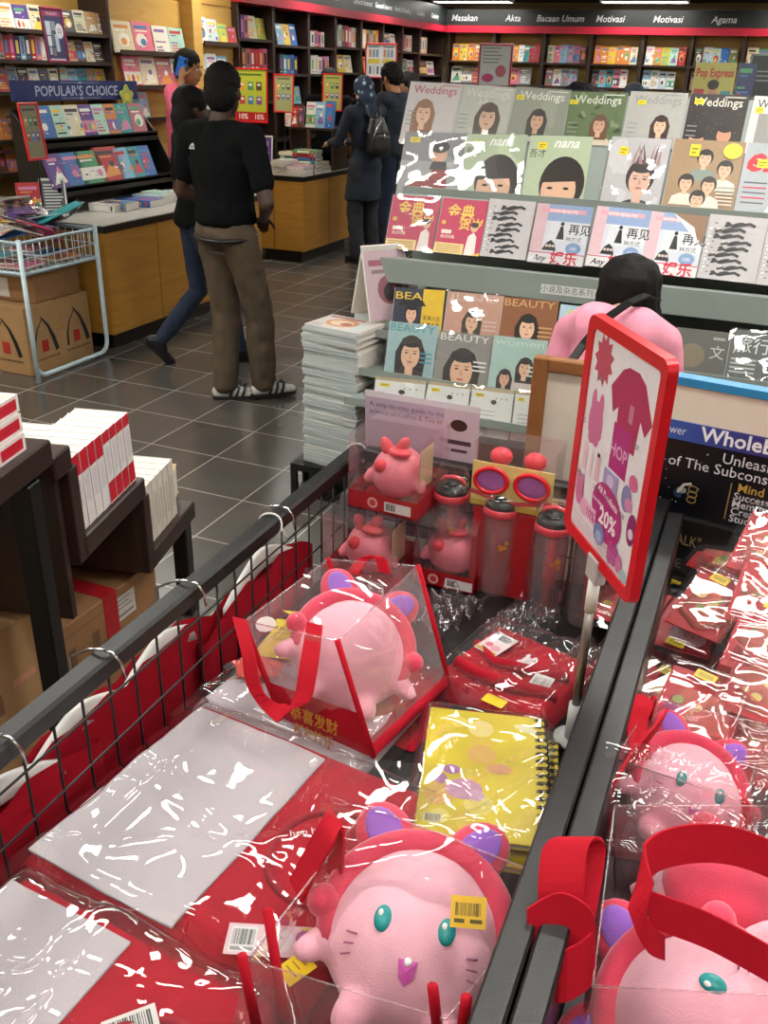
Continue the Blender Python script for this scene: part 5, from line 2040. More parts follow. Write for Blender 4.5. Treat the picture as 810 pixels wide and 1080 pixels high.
# walking man in black, seen from behind
SHOE3 = (pm('white_trainer', '#c9c7c4', .5), pm('black_rubber_sole', '#161514', .6), pm('black_trainer_stripes', '#18181a', .5))
mp = at_z(247, 424, 0)
man, D = person('person', 'walking person seen from behind in a black t-shirt and brown trousers', (mp.x, mp.y, 0), radians(-14),
                dict(sl=(-.215, 0, 1.38), sr=(.215, 0, 1.38), el=(-.27, -.04, 1.10), er=(.33, -.04, 1.09), wl=(-.12, .17, 1.02), wr=(.12, .16, .99), head=(0, .035, 1.575),
                     kl=(-.09, .06, .49), al=(-.08, .02, .085), kr=(.1, .12, .49), ar=(.08, .16, .10), chest=(0, 0, 1.25), pelvis=(0, 0, .92)),
                SKIN_D, TEE_B, KHAKI, SHOE3, 'crop', 'short', (.7, .7), True, 1.0, .010, chest=(.20, .13), waist=(.175, .12), hip=(.17, .13), toe=((.8, .8), (.6, 1)), head_yaw=radians(22), tuck=.075, palm={'l': (-.2, 0, 1), 'r': (.2, 0, 1)})
# belt band and back pocket
b = MB(LEATHER)
b.tube([(.174 * cos(a), .139 * sin(a), .905 + .012 * sin(a)) for a in [i * 2 * pi / 28 for i in range(28)]], .012, 6, closed=True)
b.build('belt', man)
b = MB(pm('dark_pocket_trim', '#2a2320', .8)); b.rbox(.01, .13, -.142, -.13, .83, .845, .003); b.build('pocket_flap', man)
b = MB(PRINT); b.M = lean_frame((-.07, -.124, 1.315), (0, -1, 0), 18); b.up(.012); b.shape([(-.02, 0), (.02, 0), (.012, .022), (0, .03), (-.014, .02)], '#b9bdbd'); b.rect(-.006, .004, .004, .016, '#1a1c1e')
b.build('back_badge', man)

# woman stepping beside him
wp = at_z(212, 394, 0)
SKINW = SKIN_D
woman, D = person('person', 'walking person with black hair, black top and navy jeans beside the tall man', (wp.x - .11, wp.y + .2, 0), radians(-40),
                  dict(al=(-.09, -.26, .16), kl=(-.09, .02, .47), ar=(.06, .25, .085), kr=(.07, .16, .49), el=(-.23, -.03, 1.1), wl=(-.1, .17, 1.05), er=(.22, 0, 1.1), wr=(.1, .2, 1.04)),
                  SKINW, TEE_B, DENIM, SHOE_B, 'long', 'short', (.6, .6), True, .93, .011, chest=(.15, .11), waist=(.125, .095), hip=(.16, .12), toe=((.1, .7, -.75), (0, 1)), tight=True)

# man in pink on the phone
PY = 6.83
pp = at_y(197, 160, PY)
pink, D = person('person', 'person in a bright pink polo shirt talking on a blue phone', (pp.x, PY, 0), radians(-80),
                 dict(head=(0, .06, 1.56), er=(.29, .1, 1.2), wr=(.15, .06, 1.47), el=(-.27, 0, 1.14), wl=(-.12, .14, 1.42), sl=(-.2, 0, 1.39), sr=(.2, 0, 1.39)),
                 SKIN_M, POLO, TEE_B, SHOE_B, 'crop', 'short', (.9, .9), True, 1.07, .010, head_pitch=radians(-10), chest=(.18, .13), waist=(.17, .135), hip=(.17, .13), palm={'r': (.5, -.3, .4), 'l': (-.5, 0, .5)})
b = MB(TEE_B); b.tube([(.075 * cos(a), .065 * sin(a) - .01, 1.50 + .02 * sin(a)) for a in [i * 2 * pi / 20 for i in range(20)]], .017, 6, closed=True); b.build('collar', pink)
ph = thing('mobile_phone', 'blue phone held to the ear of the person in pink', 'phone', mat=pink.matrix_basis.copy())
ph.matrix_world = Matrix.Translation((pp.x, PY, 0)) @ RZ(radians(-80)) @ T(.122, .055, 1.675) @ RX(radians(-20)) @ RZ(radians(12))
b = MB(pm('blue_phone_case', '#1f6fd0', .35)); b.rbox(-.006, .006, -.037, .037, -.075, .075, .003); b.build('case', ph)
b = MB(BLACK); b.rbox(-.0072, -.006, -.033, .033, -.07, .07, .0005); b.build('screen', ph)
b = MB(BLACK); b.rbox(.006, .0085, .012, .032, .035, .066, .001); b.build('camera_bump', ph)

# woman in floral headscarf with backpack, and the man in navy beside her


def floral_mat():
    mt = pm('navy_floral_scarf', '#22304a', .8, vary=.1)
    nt = mt.node_tree
    bs = nt.nodes['Principled BSDF']
    tc = nt.nodes.new('ShaderNodeTexCoord')
    vo = nt.nodes.new('ShaderNodeTexVoronoi')
    vo.inputs['Scale'].default_value = 16
    nt.links.new(tc.outputs['Object'], vo.inputs['Vector'])
    cr = nt.nodes.new('ShaderNodeValToRGB')
    cr.color_ramp.interpolation = 'CONSTANT'
    cr.color_ramp.elements[0].color = lin('#9db0bf')
    cr.color_ramp.elements[1].position = .22
    cr.color_ramp.elements[1].color = lin('#5d7f8c')
    e = cr.color_ramp.elements.new(.3)
    e.color = lin('#1d2a44')
    nt.links.new(vo.outputs['Distance'], cr.inputs[0])
    nt.links.new(cr.outputs[0], bs.inputs['Base Color'])
    return mt


hp = at_z(366, 277, 0)
hij, D = person('person', 'person in a navy floral headscarf reaching over the counter with a backpack on', (hp.x + .12, hp.y + .12, 0), radians(62),
                dict(er=(.2, .2, 1.12), wr=(.12, .42, 1.1), el=(-.23, .12, 1.12), wl=(-.15, .36, 1.1), head=(0, .04, 1.565), kr=(.1, .03, .49)),
                SKIN_L, NAVYK, pm('charcoal_trousers', '#22252b', .85), SHOE_B, 'hijab', 'long', (.5, .5), True, .97, .012, head_pitch=radians(-15), dress=.1, hmat=floral_mat(), palm={'r': (.2, 0, 1), 'l': (-.2, 0, 1)})
bp_ = thing('backpack', 'black leather backpack with silver zips on the headscarfed person\'s back', 'backpack')
bp_.matrix_world = Matrix.Translation((hp.x + .12, hp.y + .12, 0)) @ RZ(radians(62)) @ T(0, -.16, .98)
P = [hull([((0, -.03, .05), (.13, .075, .06)), ((0, -.025, .2), (.125, .07, .08)), ((0, -.01, .3), (.085, .055, .05))])]
fused('main_bag', P, LEATHER, bp_, .009, 2, wrinkle=.004, wscale=20)
fused('front_pocket', [hull([((0, -.095, .07), (.1, .025, .05)), ((0, -.09, .16), (.095, .022, .03))])], LEATHER, bp_, .008, 2)
b = MB(CHROME); b.tube([(-.11, -.085, .14), (-.09, -.092, .2), (-.05, -.088, .27), (0, -.075, .31)], .004, 6); b.tube([(.0, -.122, .2), (.0, -.124, .15)], .005, 6); b.tube([(-.07, -.118, .185), (.07, -.118, .185)], .003, 6); b.build('zip', bp_)
b = MB(LEATHER); b.tube([(-.02, -.01, .34), (-.02, -.02, .39), (.02, -.02, .39), (.02, -.01, .34)], .007, 6); b.build('grab_handle', bp_)
for q in (-1, 1):
    b = MB(LEATHER)
    pts = [V(q * .07, .03, .05), V(q * .15, .12, .1), V(q * .165, .2, .25), V(q * .14, .24, .4), V(q * .12, .15, .48), V(q * .09, .05, .42), V(q * .05, .02, .32)]
    b.ribbon(pts, [V(.016, 0, 0)] * 7, .006)
    b.build('shoulder_strap', bp_)

np_ = at_z(404, 272, 0)
nav, D = person('person', 'person with short black hair in a navy long-sleeved top beside the headscarfed one', (np_.x - .02, np_.y + .3, 0), radians(62),
                dict(head=(0, .09, 1.565), neck=(0, .02, 1.44), er=(.23, .1, 1.1), wr=(.12, .32, 1.1), el=(-.23, .1, 1.1), wl=(-.12, .32, 1.1)),
                SKIN_M, NAVYK, DENIM, SHOE_B, 'bushy', 'long', (.5, .5), True, 1.04, .012, head_pitch=radians(-28))

# black headscarf figure beyond
q_ = at_y(431, 120, 10.2)
per, D = person('person', 'person in a long black headscarf seen just left of the rack top', (q_.x, 10.2, 0), radians(150), {}, SKIN_M, TEE_B, TEE_B, SHOE_B, 'hijab', 'long', (None, None), True, .99, .014, hmat=pm('black_scarf', '#131316', .8))
b = MB(POLO); b.ribbon([(-.2, -.04, 1.2), (-.21, .02, 1.3), (-.15, .1, 1.38)], [(0, .03, 0)] * 3, .02); b.build('pink_collar', per)

# head of a man behind the rack
q_ = at_y(604, 95, 4.6)
per, D = person('person', 'person whose short black hair shows over the rack top', (q_.x, 4.6, 0), radians(-150), dict(head=(0, .09, 1.47), neck=(0, .03, 1.36)), SKIN_M, TEE_B, DENIM, SHOE_B, 'bushy', 'short', (None, None), True, 1.03, .011, head_pitch=radians(-25))
q_ = at_y(633, 105, 6.2)
per, D = person('person', 'person in a black headscarf turned away, right of the black hair over the rack', (q_.x, 6.2, 0), radians(40), {}, SKIN_L, TEE_B, TEE_B, SHOE_B, 'hijab', 'long', (None, None), True, .945, .013, hmat=MATS['black_scarf'])
q_ = at_y(669, 98, 8.4)
per, D = person('person', 'person in a dark headscarf facing the camera far behind the rack', (q_.x, 8.4, 0), radians(170), {}, SKIN_L, TEE_B, TEE_B, SHOE_B, 'hijab', 'long', (None, None), True, .97, .013, hmat=pm('slate_scarf', '#2a3038', .8))
# staff behind the counter
q_ = at_y(347, 80, 9.3)
per, D = person('person', 'person in a black cap behind the second counter, only the top showing', (q_.x, 9.3, 0), radians(20), {}, SKIN_M, TEE_B, TEE_B, SHOE_B, 'cap', 'short', (None, None), True, 1.0, .014, hmat=pm('black_cap', '#141416', .8))

# woman stooping at the rack
q_ = at_y(655, 330, 2.72)
per, D = person('person', 'stooping person with black hair and rose t-shirt, dark strap across the back', (q_.x - .01, 2.66, .0), radians(2),
                dict(pelvis=(0, -.12, .80), waist=(0, -.02, .9), chest=(0, .12, 1.0), neck=(0, .24, 1.085), head=(0, .34, 1.14), sl=(-.15, .18, 1.03), sr=(.15, .18, 1.03),
                     el=(-.2, .16, .80), er=(.19, .22, .80), wl=(-.17, .28, .66), wr=(.18, .3, .66), hl=(-.09, -.12, .78), hr=(.09, -.12, .78), kl=(-.11, .06, .42), kr=(.11, .06, .42), al=(-.11, -.06, .085), ar=(.11, -.06, .085)),
                SKIN_L, TEE_P, DENIM, SHOE_B, 'none', 'short', (.5, .5), True, .93, .010, head_pitch=radians(-48), chest=(.135, .11), waist=(.14, .11))
H = D['head']
fused('hair', [hull([(tuple(H + V(0, -.0, .05)), (.1, .11, .08)), (tuple(H + V(0, .02, -.04)), (.105, .11, .1))]), hull([(tuple(H + V(0, .06, -.1)), (.12, .08, .12)), (tuple(H + V(0, .1, -.2)), (.1, .06, .06))])], HAIR, per, .009, 2, wrinkle=.006, wscale=30)
b = MB(LEATHER)
b.ribbon([V(.10, .23, 1.075), V(.07, .16, 1.10), V(.03, .08, 1.09), V(-.02, .0, 1.055), V(-.07, -.06, .985), V(-.11, -.09, .91)], [V(.012, -.012, 0)] * 6, .006)
b.build('bag_strap', per)

# ================================================================== STEPPED BOOK STAND (left foreground)
DD = Vector((-.237, .971, 0)).normalized()
VV = Vector((DD.y, -DD.x, 0))          # to the right, towards the shop bin
O_ = Vector((-1.57, 2.23, 0))
MS = Matrix((VV, DD, Vector((0, 0, 1)))).transposed().to_4x4(); MS.translation = O_
t = thing('step_stand', 'dark brown stepped book stand with tall legs at the left edge', 'book stand', mat=MS)
Wd = .62
prof = [(-1.5, -.82, .875, .935), (-.82, -.74, .83, .89), (-.74, -.36, .585, .645), (-.36, 0, .345, .405)]
for a, c, z0, z1 in prof:
    b = MB(WOOD_S); b.rbox(-Wd, 0, a, c, z0, z1, .004); b.build('tread', t)
for y, z0, z1 in ((-.80, .83, .885), (-.765, .585, .835), (-.385, .345, .59)):
    b = MB(WOOD_S); b.rbox(-Wd, 0, y, y + .045, z0, z1, .003); b.build('riser', t)
for x in (-.06, -Wd + .01):
    for y in (-.92, -.07):
        b = MB(BLACK); b.rbox(x, x + .05, y, y + .05, 0, .86 if y < -.5 else .35, .003); b.build('leg', t)
b = MB(WOOD_S); b.box(-Wd + .02, -.02, -.80, -.78, .45, .85); b.build('back_board', t)


def spine_book(h, d_, tk, kind):
    """stands upright in stand axes: thickness along y, spine at +x"""
    b = MB(PAPER); b.box(-d_ + .002, -.002, .0015, tk - .0015, .002, h - .002)
    b.use(PRINT).ink('#dedad6')
    b.box(-d_, 0, 0, .0015, 0, h); b.box(-d_, 0, tk - .0015, tk, 0, h); b.box(-.002, 0, 0, tk, 0, h)
    b.M = fr((.0004, tk / 2, 0), (0, 1, 0), (0, 0, 1), (1, 0, 0))
    b.up(0)
    if kind == 'red':
        b.rect(-tk * .46, h * .72, tk * .46, h, '#c4172c'); b.rect(-tk * .46, 0, tk * .46, h * .0, '#c4172c')
        b.rect(-tk * .3, h * .3, tk * .3, h * .66, '#cfc6cc')
    elif kind == 'redlow':
        b.rect(-tk * .46, h * .84, tk * .46, h, '#c4172c'); b.rect(-tk * .46, .004, tk * .46, h * .3, '#c4172c'); b.rect(-tk * .25, h * .4, tk * .25, h * .78, '#cfc6cc')
    elif kind == 'plain':
        b.rect(-tk * .46, 0, tk * .46, h, '#d3cbbd'); b.rect(-tk * .2, h * .2, tk * .2, h * .75, '#bdb3a4')
    return b


for i in range(8):
    k = 'red' if i < 4 else 'redlow'
    M = MS @ T(-.015, -.71 + i * .041, .646) @ RX(radians(3))
    tag(spine_book(.2, .15, .039, k).build('book', mw=M), 'thick white book with %s spine on the middle step, %s from the near end' % ('red-topped' if i < 4 else 'red-footed', ORD[i]), 'book', 'red and white books on the stepped stand')
for i in range(5):
    M = MS @ T(-.02, -.31 + i * .042, .406) @ RX(radians(3))
    tag(spine_book(.19, .14, .04, 'plain').build('book', mw=M), 'cream-spined white book on the lowest step, %s from the near end' % ORD[i], 'book', 'cream books on the stepped stand')
for i in range(6):
    M = MS @ T(-.22, -.30 + i * .042, .406)
    tag(spine_book(.2, .15, .04, 'plain').build('book', mw=M), 'white book in the second row of the lowest step, %s from the near end' % ORD[i], 'book', 'white books behind on the stepped stand')
for i in range(6):
    M = MS @ T(-.2, -.70 + i * .042, .646)
    tag(spine_book(.17, .15, .04, 'plain').build('book', mw=M), 'white book in the second row of the middle step, %s from the near end' % ORD[i], 'book', 'white books behind on the middle step')
M = MS @ T(-.12, -.075, .406) @ RZ(.2)
put_book('tan', .14, .12, .1, M, 'tan book block lying at the far end of the lowest step')


def topbook(b, w, h):
    b.rect(-w / 2, 0, w / 2, h, '#d9c7b8'); b.disc(-.03, h * .5, .06, .07, '#c48a5e', 14); b.rect(-w * .4, h * .75, w * .3, h * .9, '#b82436'); b.disc(.05, h * .4, .03, .04, '#a8b06a', 10)


for i in range(3):
    b = MB(PAPER); b.box(-.21, -.002, .002, .27, .002, .036)
    b.use(PRINT).ink('#e6dedb'); b.box(-.212, 0, 0, .272, 0, .002); b.box(-.212, 0, 0, .272, .036, .038); b.ink('#e6dedb').box(-.0025, 0, 0, .272, .001, .037)
    b.M = fr((.0006, .136, .019), (0, 1, 0), (0, 0, 1), (1, 0, 0)); b.up(0)
    b.rect(-.13, -.012, -.02, .012, '#c41a30'); b.rect(.04, -.012, .125, .012, '#c41a30'); b.lines(-.015, .035, .004, 2, .008, .003, '#6b4a50')
    for q in range(6):
        b.rect(-.125 + q * .016, -.004, -.116 + q * .016, .004, '#f0dede')
    b.M = T(-.106, 0, .038); b.up(.0003); topbook(b, .2, .26)
    tag(b.build('book', mw=MS @ T(-.02 - .008 * i, -1.16 + .012 * i, .936 + .0385 * i)), 'red-striped white book lying flat on the top step, %s' % ('at the bottom', 'in the middle', 'on top')[i], 'book', 'red-striped books on the top step')
for i in range(3):
    put_book('white', .15, .2, .03, MS @ T(-.34, -1.0, .936 + .031 * i), 'plain white book in the low pile behind the red-striped books, %s' % ('at the bottom', 'in the middle', 'on top')[i], 'white pile on the top step')

# cartons under the stand
TAPE_R = pm('red_printed_tape', '#b3202a', .35, vary=.25, scale=60)


def cartA(b):
    b.rect(.02, .19, .11, .27, '#cfc9c2'); b.rect(.03, .2, .1, .21, '#8a8580'); b.lines(.03, .1, .255, 3, .014, .004, '#8a8580')
    for i in range(3):
        b.rect(-.19 + i * .05, .1, -.16 + i * .05, .22, '#6f5136') if i != 1 else b.text('A B', -.12, .12, .05, '#6f5136')
    b.lines(-.19, -.02, .07, 2, .02, .006, '#6f5136'); b.lines(-.19, .06, .26, 1, .02, .006, '#7c5c3e')


pA = at_z(163, 592, .3)
carton('carton', 'brown carton with red printed tape under the stepped stand', .52, .44, .3, T(pA.x - .26, pA.y - .22, 0), CARTON_D, {'right': cartA}, TAPE_R)
b = MB(TAPE_R)


def cartB(b):
    for k in range(5):
        b.rect(-.2, .13 + .05 * k, -.2 + (.16, .1, .13, .09, .14)[k], .145 + .05 * k, '#76543a')
    b.text('TP', .02, .07, .07, '#6f4d34', 'L', rot=pi); b.rect(.1, .25, .18, .27, '#c88a76'); b.rect(.0, .3, .05, .36, '#7a583c'); b.rect(.02, .2, .06, .26, '#7a583c')


pB = at_z(54, 632, .42)
carton('carton', 'tall plain brown carton at the left edge in front of the stand', .46, .5, .42, T(pB.x - .23, pB.y - .27, 0), CARTON, {'right': cartB}, None)

# ================================================================== BOARDS BEHIND THE SHOP BIN
p0 = at_y(565, 374, 1.97)
t = thing('framed_board', 'cream board in a brown wooden frame behind the red sale sign', 'board', (p0.x, 1.97, 0))
zt, bw = p0.z, .36
FRB = pm('caramel_wood_frame', '#8d5a2e', .5, vary=.2, scale=20)
for a in ((0, .035, .4, zt), (bw - .035, bw, .4, zt)):
    b = MB(FRB); b.rbox(a[0], a[1], -.02, .01, a[2], a[3], .003); b.build('frame_stile', t)
for a in ((zt - .03, zt), (.4, .43)):
    b = MB(FRB); b.rbox(.035, bw - .035, -.02, .01, a[0], a[1], .003); b.build('frame_rail', t)
b = MB(pm('cream_board', '#ddd2c2', .6, vary=.03)); b.box(.035, bw - .035, -.008, .004, .43, zt - .03); b.build('panel', t)
for x in (.0, bw - .03):
    b = MB(FRB); b.box(x, x + .03, -.0, .03, 0, .4); b.build('leg', t)

q0 = at_y(690, 437, 1.84)
dW = Vector((cos(radians(8)), -sin(radians(8)), 0))
MW = fr((q0.x, q0.y, 0), dW, (0, 0, 1), (dW.y, -dW.x, 0)); MW.translation = Vector((q0.x, q0.y, 0))
t = thing('display_stand', 'black self-help programme display with blue and purple header, behind the right bin', 'display stand', mat=MW)
zh = q0.z
b = MB(pm('sky_blue_strip', '#2583b8', .4)); b.box(-.12, .62, zh + .072, zh + .088, -.03, .004); b.build('top_strip', t)
b = MB(pm('cream_board', '#ddd2c2', .6)); b.box(-.12, .62, zh - .002, zh + .072, -.03, 0); b.build('upper_panel', t)
HEADM = bpy.data.materials.new('blue_to_purple_header'); HEADM.use_nodes = True
nt = HEADM.node_tree; tc = nt.nodes.new('ShaderNodeTexCoord'); sx = nt.nodes.new('ShaderNodeSeparateXYZ'); cr = nt.nodes.new('ShaderNodeValToRGB')
nt.links.new(tc.outputs['Generated'], sx.inputs[0]); nt.links.new(sx.outputs[0], cr.inputs[0]); nt.links.new(cr.outputs[0], nt.nodes['Principled BSDF'].inputs['Base Color'])
cr.color_ramp.elements[0].color = lin('#2a6cc0'); cr.color_ramp.elements[1].color = lin('#3a2470'); cr.color_ramp.elements[1].position = .5
nt.nodes['Principled BSDF'].inputs['Roughness'].default_value = .35
b = MB(HEADM); b.box(-.12, .62, zh - .042, zh - .002, -.03, .003)
b.use(PRINT).M = T(0, 0, .003); b.up(.0004)
b.text('for Mind Power', -.065, zh - .03, .019, '#d5dbe8', 'L', width=.135); b.text('WholeBrain', .098, zh - .034, .031, '#f0f0f4', 'L', bold=.02)
b.build('header', t)
NIGHT = pm('black_gloss_print', '#0d0e14', .3, vary=.4, scale=12)
b = MB(NIGHT); b.box(-.12, .62, zh - .2, zh - .042, -.03, .002)
b.use(PRINT).M = T(0, 0, .002); b.up(.0004)
b.text('Unleash The Power', .15, zh - .072, .023, '#d9d9de', 'L'); b.text('of The Subconscious Mind', .045, zh - .098, .023, '#d9d9de', 'L')
b.rect(.175, zh - .19, .177, zh - .11, '#a58a4a')
b.text('Mind Training', .19, zh - .125, .019, '#c9a24c', 'L', bold=.01)
for i, s_ in enumerate(('Success & Business', 'Memory & Concentration', 'Creativity', 'Study Skills')):
    b.text(s_, .185, zh - .143 - .0165 * i, .0165, '#dcdce0', 'L', bold=.01)
rr = random.Random(11)
for i in range(26):
    b.disc(rr.uniform(-.1, .12), rr.uniform(zh - .19, zh - .06), rr.uniform(.0008, .0022), None, '#cfd6e2', 6)
for cx, cz in ((-.02, zh - .16), (.03, zh - .165), (.075, zh - .155)):
    for k in range(4):
        b.disc(cx + rr.uniform(-.012, .012), cz + rr.uniform(-.012, .02), .007, .01, rr.choice(['#35485c', '#5a6a50', '#8a8f88', '#2b3a5a']), 9, rot=rr.uniform(0, 3))
b.stroke([(.075, zh - .155), (.085, zh - .135), (.1, zh - .13)], .006, '#b9b7ae')
for k in range(3):
    b.ring(.105, zh - .165 + .012 * k, .01, .008, .002, '#9a8454')
b.build('night_panel', t)
b = MB(pm('black_card', '#101011', .5)); b.box(-.12, .62, zh - .46, zh - .205, -.02, .022)
b.use(PRINT).M = T(0, 0, .022); b.up(.0004)
b.text('"INNER TALK"', -.005, zh - .262, .025, '#a88f5c', 'L', width=.148); b.text('BALANCE', -.012, zh - .29, .023, '#8b8a86', 'L', width=.105); b.text('YOUR LIFE', -.018, zh - .318, .023, '#77767a', 'L', width=.13)
b.build('lower_panel', t)
b = MB(BLACK); b.box(-.12, .62, 0, zh - .47, -.03, .0); b.build('base', t)

# ================================================================== SHOP BINS
RX_, RZ_ = -.79, .90
BY0, BY1 = .22, 1.80
BF = .655
t = thing('promotion_bin', 'black promotion bin with a wire mesh side, filled with pink plush goods', 'display bin', (-.44, 1.0, 0))
cx, cy = -.44, 1.0
b = MB(BLACKM); b.rbox(RX_ - .018 - cx, RX_ + .018 - cx, BY0 - cy, BY1 - cy, RZ_ - .035, RZ_, .005); b.build('top_rail', t)
b = MB(BLACKM); b.rbox(RX_ + .018 - cx, -.118 - cx, BY1 - .03 - cy, BY1 - cy, RZ_ - .035, RZ_, .005); b.build('end_rail', t)
for y in (BY0, BY1 - .036):
    b = MB(BLACKM); b.rbox(RX_ - .018 - cx, RX_ + .018 - cx, y - cy, y + .036 - cy, 0, RZ_ - .034, .004); b.build('corner_post', t)
b = MB(BLACKM)
y = BY0 + .05
while y < BY1 - .03:
    b.tube([(RX_ - cx, y - cy, RZ_ - .03), (RX_ - cx, y - cy, BF - .1)], .0022, 6); y += .060
for z in (.82, .735, .65):
    b.tube([(RX_ + .003 - cx, BY0 - cy, z), (RX_ + .003 - cx, BY1 - .03 - cy, z)], .0022, 6)
b.build('wire_mesh', t)
b = MB(BLACKM)
x = RX_ + .05
while x < -.14:
    b.tube([(x - cx, BY1 - .015 - cy, RZ_ - .03), (x - cx, BY1 - .015 - cy, BF - .02)], .0022, 6); x += .052
for z in (.845, .785, .725):
    b.tube([(RX_ + .018 - cx, BY1 - .018 - cy, z), (-.12 - cx, BY1 - .018 - cy, z)], .0022, 6)
b.build('end_mesh', t)
b = MB(BLACK); b.box(RX_ + .01 - cx, -.118 - cx, BY0 - cy, BY1 - cy, BF - .03, BF); b.build('floor_board', t)
b = MB(BLACKM); b.rbox(-.118 - cx, -.086 - cx, BY0 - cy, BY1 - cy, .15, RZ_, .003); b.build('side_board', t)
b = MB(BLACK); b.box(RX_ + .02 - cx, -.12 - cx, BY0 + .03 - cy, BY1 - .04 - cy, .12, .16); b.build('lower_shelf', t)

t = thing('promotion_bin', 'black-sided promotion bin on the right heaped with red packets and bagged plush', 'display bin', (.35, 1.0, 0))
cx = .35
b = MB(BLACKM); b.rbox(-.083 - cx, -.052 - cx, BY0 - cy, BY1 - .06 - cy, .0, RZ_, .003); b.build('side_board', t)
b = MB(BLACKM); b.rbox(.84 - cx, .87 - cx, BY0 - cy, BY1 - .06 - cy, .0, RZ_, .003); b.build('side_board', t)
b = MB(BLACKM); b.rbox(-.052 - cx, .84 - cx, BY1 - .09 - cy, BY1 - .06 - cy, .0, .74, .003); b.build('end_board', t)
b = MB(BLACK); b.box(-.052 - cx, .84 - cx, BY0 - cy, BY1 - .09 - cy, BF - .03, BF); b.build('floor_board', t)

# cable ties on the rail
for k, (px, nm) in enumerate((((287, 545), 'middle'), ((373, 470), 'far end'))):
    p = at_z(px[0], px[1], RZ_)
    yy = min(p.y, BY1 - .02)
    b = MB(WHITEP)
    b.tube([(RX_ + .024 * cos(a) * 1.0, yy + .004 * sin(2 * a), RZ_ - .0175 + .024 * sin(a)) for a in [i * 2 * pi / 20 for i in range(20)]], .0022, 6, closed=True)
    b.tube([(RX_ + .024, yy, RZ_ - .02), (RX_ + .03, yy + .01, RZ_ - .05)], .0016, 5)
    tag(b.build('cable_tie'), 'white cable tie around the black bin rail at its ' + nm, 'cable tie')

# red t-shirts on white hangers over the mesh side
hp_ = [.41, .655, .86, 1.08, 1.40]
for k, y in enumerate(hp_):
    xo = RX_ - .028 - (.03 if k in (2, 3) else .0) - (.012 if k in (4, 1) else 0)
    nm = ['nearest', 'second nearest', 'third nearest', 'second farthest', 'farthest'][k]
    hx = xo - .004
    t = thing('hanger', 'white child-size hanger with steel hook over the bin rail, ' + nm, 'hanger', (hx, y, RZ_), 0, None)
    dz = -.088 if k not in (2, 3) else -.105
    b = MB(CHROME)
    pts = [(RX_ - hx + .03, .012, -.04), (RX_ - hx + .029, .008, -.012), (RX_ - hx + .018, .004, .006), (RX_ - hx, 0, .009), (RX_ - hx - .02, 0, .004), (.002, 0, -.02), (0, 0, dz)]
    b.tube(pts, .0026, 7); b.build('hook', t)
    b = MB(pm('white_hanger_plastic', '#e9e6e2', .35))
    n = 14
    vs, fs = [], []
    for i in range(2 * n + 1):
        u = (i - n) / n
        yy = u * .14
        zz = dz - .012 - .062 * abs(u) ** 1.5
        hgt = .042 - .016 * abs(u)
        for dx in (-.006, .006):
            vs += [(dx, yy, zz), (dx, yy, zz - hgt)]
    for i in range(2 * n):
        a, c = 4 * i, 4 * i + 4
        fs += [(a, c, c + 1, a + 1), (a + 2, a + 3, c + 3, c + 2), (a, a + 2, c + 2, c), (a + 1, c + 1, c + 3, a + 3)]
    fs += [(0, 1, 3, 2), (8 * n, 8 * n + 2, 8 * n + 3, 8 * n + 1)]
    b.add(vs, fs, True); b.build('shoulder_bar', t)
    # shirt
    b = MB(REDF)

    def shirt(u, v, s, k=k, dz=dz):
        yy = (u - .5) * .46
        top = dz - .013 - (0 if k in (2, 3) else .034) * max(0, 1 - abs(yy) / .2) + (.0 if k in (2, 3) else 0) - .062 * min(1, abs(yy) / .17) ** 1.5 - .5 * max(0, abs(yy) - .17)
        if abs(yy) < .06:
            top -= .02 * (1 - (yy / .06) ** 2)
        zz = top * (1 - v) + (-.5) * v
        fold = .012 * sin(yy * 60 + k * 2) * (.3 + v) + .008 * noise.noise(Vector((yy * 12, v * 4, k)))
        return (s * .011 * (1 - .3 * v) * (1 if .02 < u < .98 else .2) - .004 + fold * .5 * (.25 + v), yy, zz)
    b.grid(lambda u, v: shirt(u, v, 1), 36, 16); b.grid(lambda u, v: shirt(1 - u, v, -1), 36, 16)
    o = tag(b.build('hanging_shirt', mw=T(hx, y, RZ_)), 'red t-shirt hanging on the %s hanger outside the bin mesh' % nm, 't-shirt')

# ================================================================== BAGGED T-SHIRTS IN THE BIN
def tri(t):
    return 4 * abs(t - math.floor(t + .5)) - 1


FOLD = {}


def crumple(x, y, seed, a=1.0):
    """creased film: flat facets meeting in sharp folds"""
    k = int(seed * 10)
    if k not in FOLD:
        r = random.Random(k)
        FOLD[k] = [(cos(g), sin(g), wl, r.uniform(0, 1), sl * wl / 4) for g, wl, sl in ((r.uniform(0, pi), l_ * r.uniform(.8, 1.25), s_) for l_, s_ in ((.27, .10), (.21, .09), (.15, .08), (.10, .07), (.06, .04)))]
    h = 0
    wx, wy = x + .012 * noise.noise(Vector((x * 11, y * 11, seed))), y + .012 * noise.noise(Vector((y * 11, x * 11, seed + 4)))
    for c, s_, wl, ph, A in FOLD[k]:
        h += A * tri((wx * c + wy * s_) / wl + ph)
    return a * (h + .007 + .003 * noise.noise(Vector((x * 6 + seed, y * 6, seed))))


def ridge(x, y, seed):
    """sharp radiating creases"""
    v = 0
    r = random.Random(seed)
    for i in range(7):
        a = r.uniform(0, pi)
        d = x * cos(a) + y * sin(a) - r.uniform(-.15, .15)
        v += max(0, 1 - abs(d) / .02) * r.uniform(.2, 1)
    return v


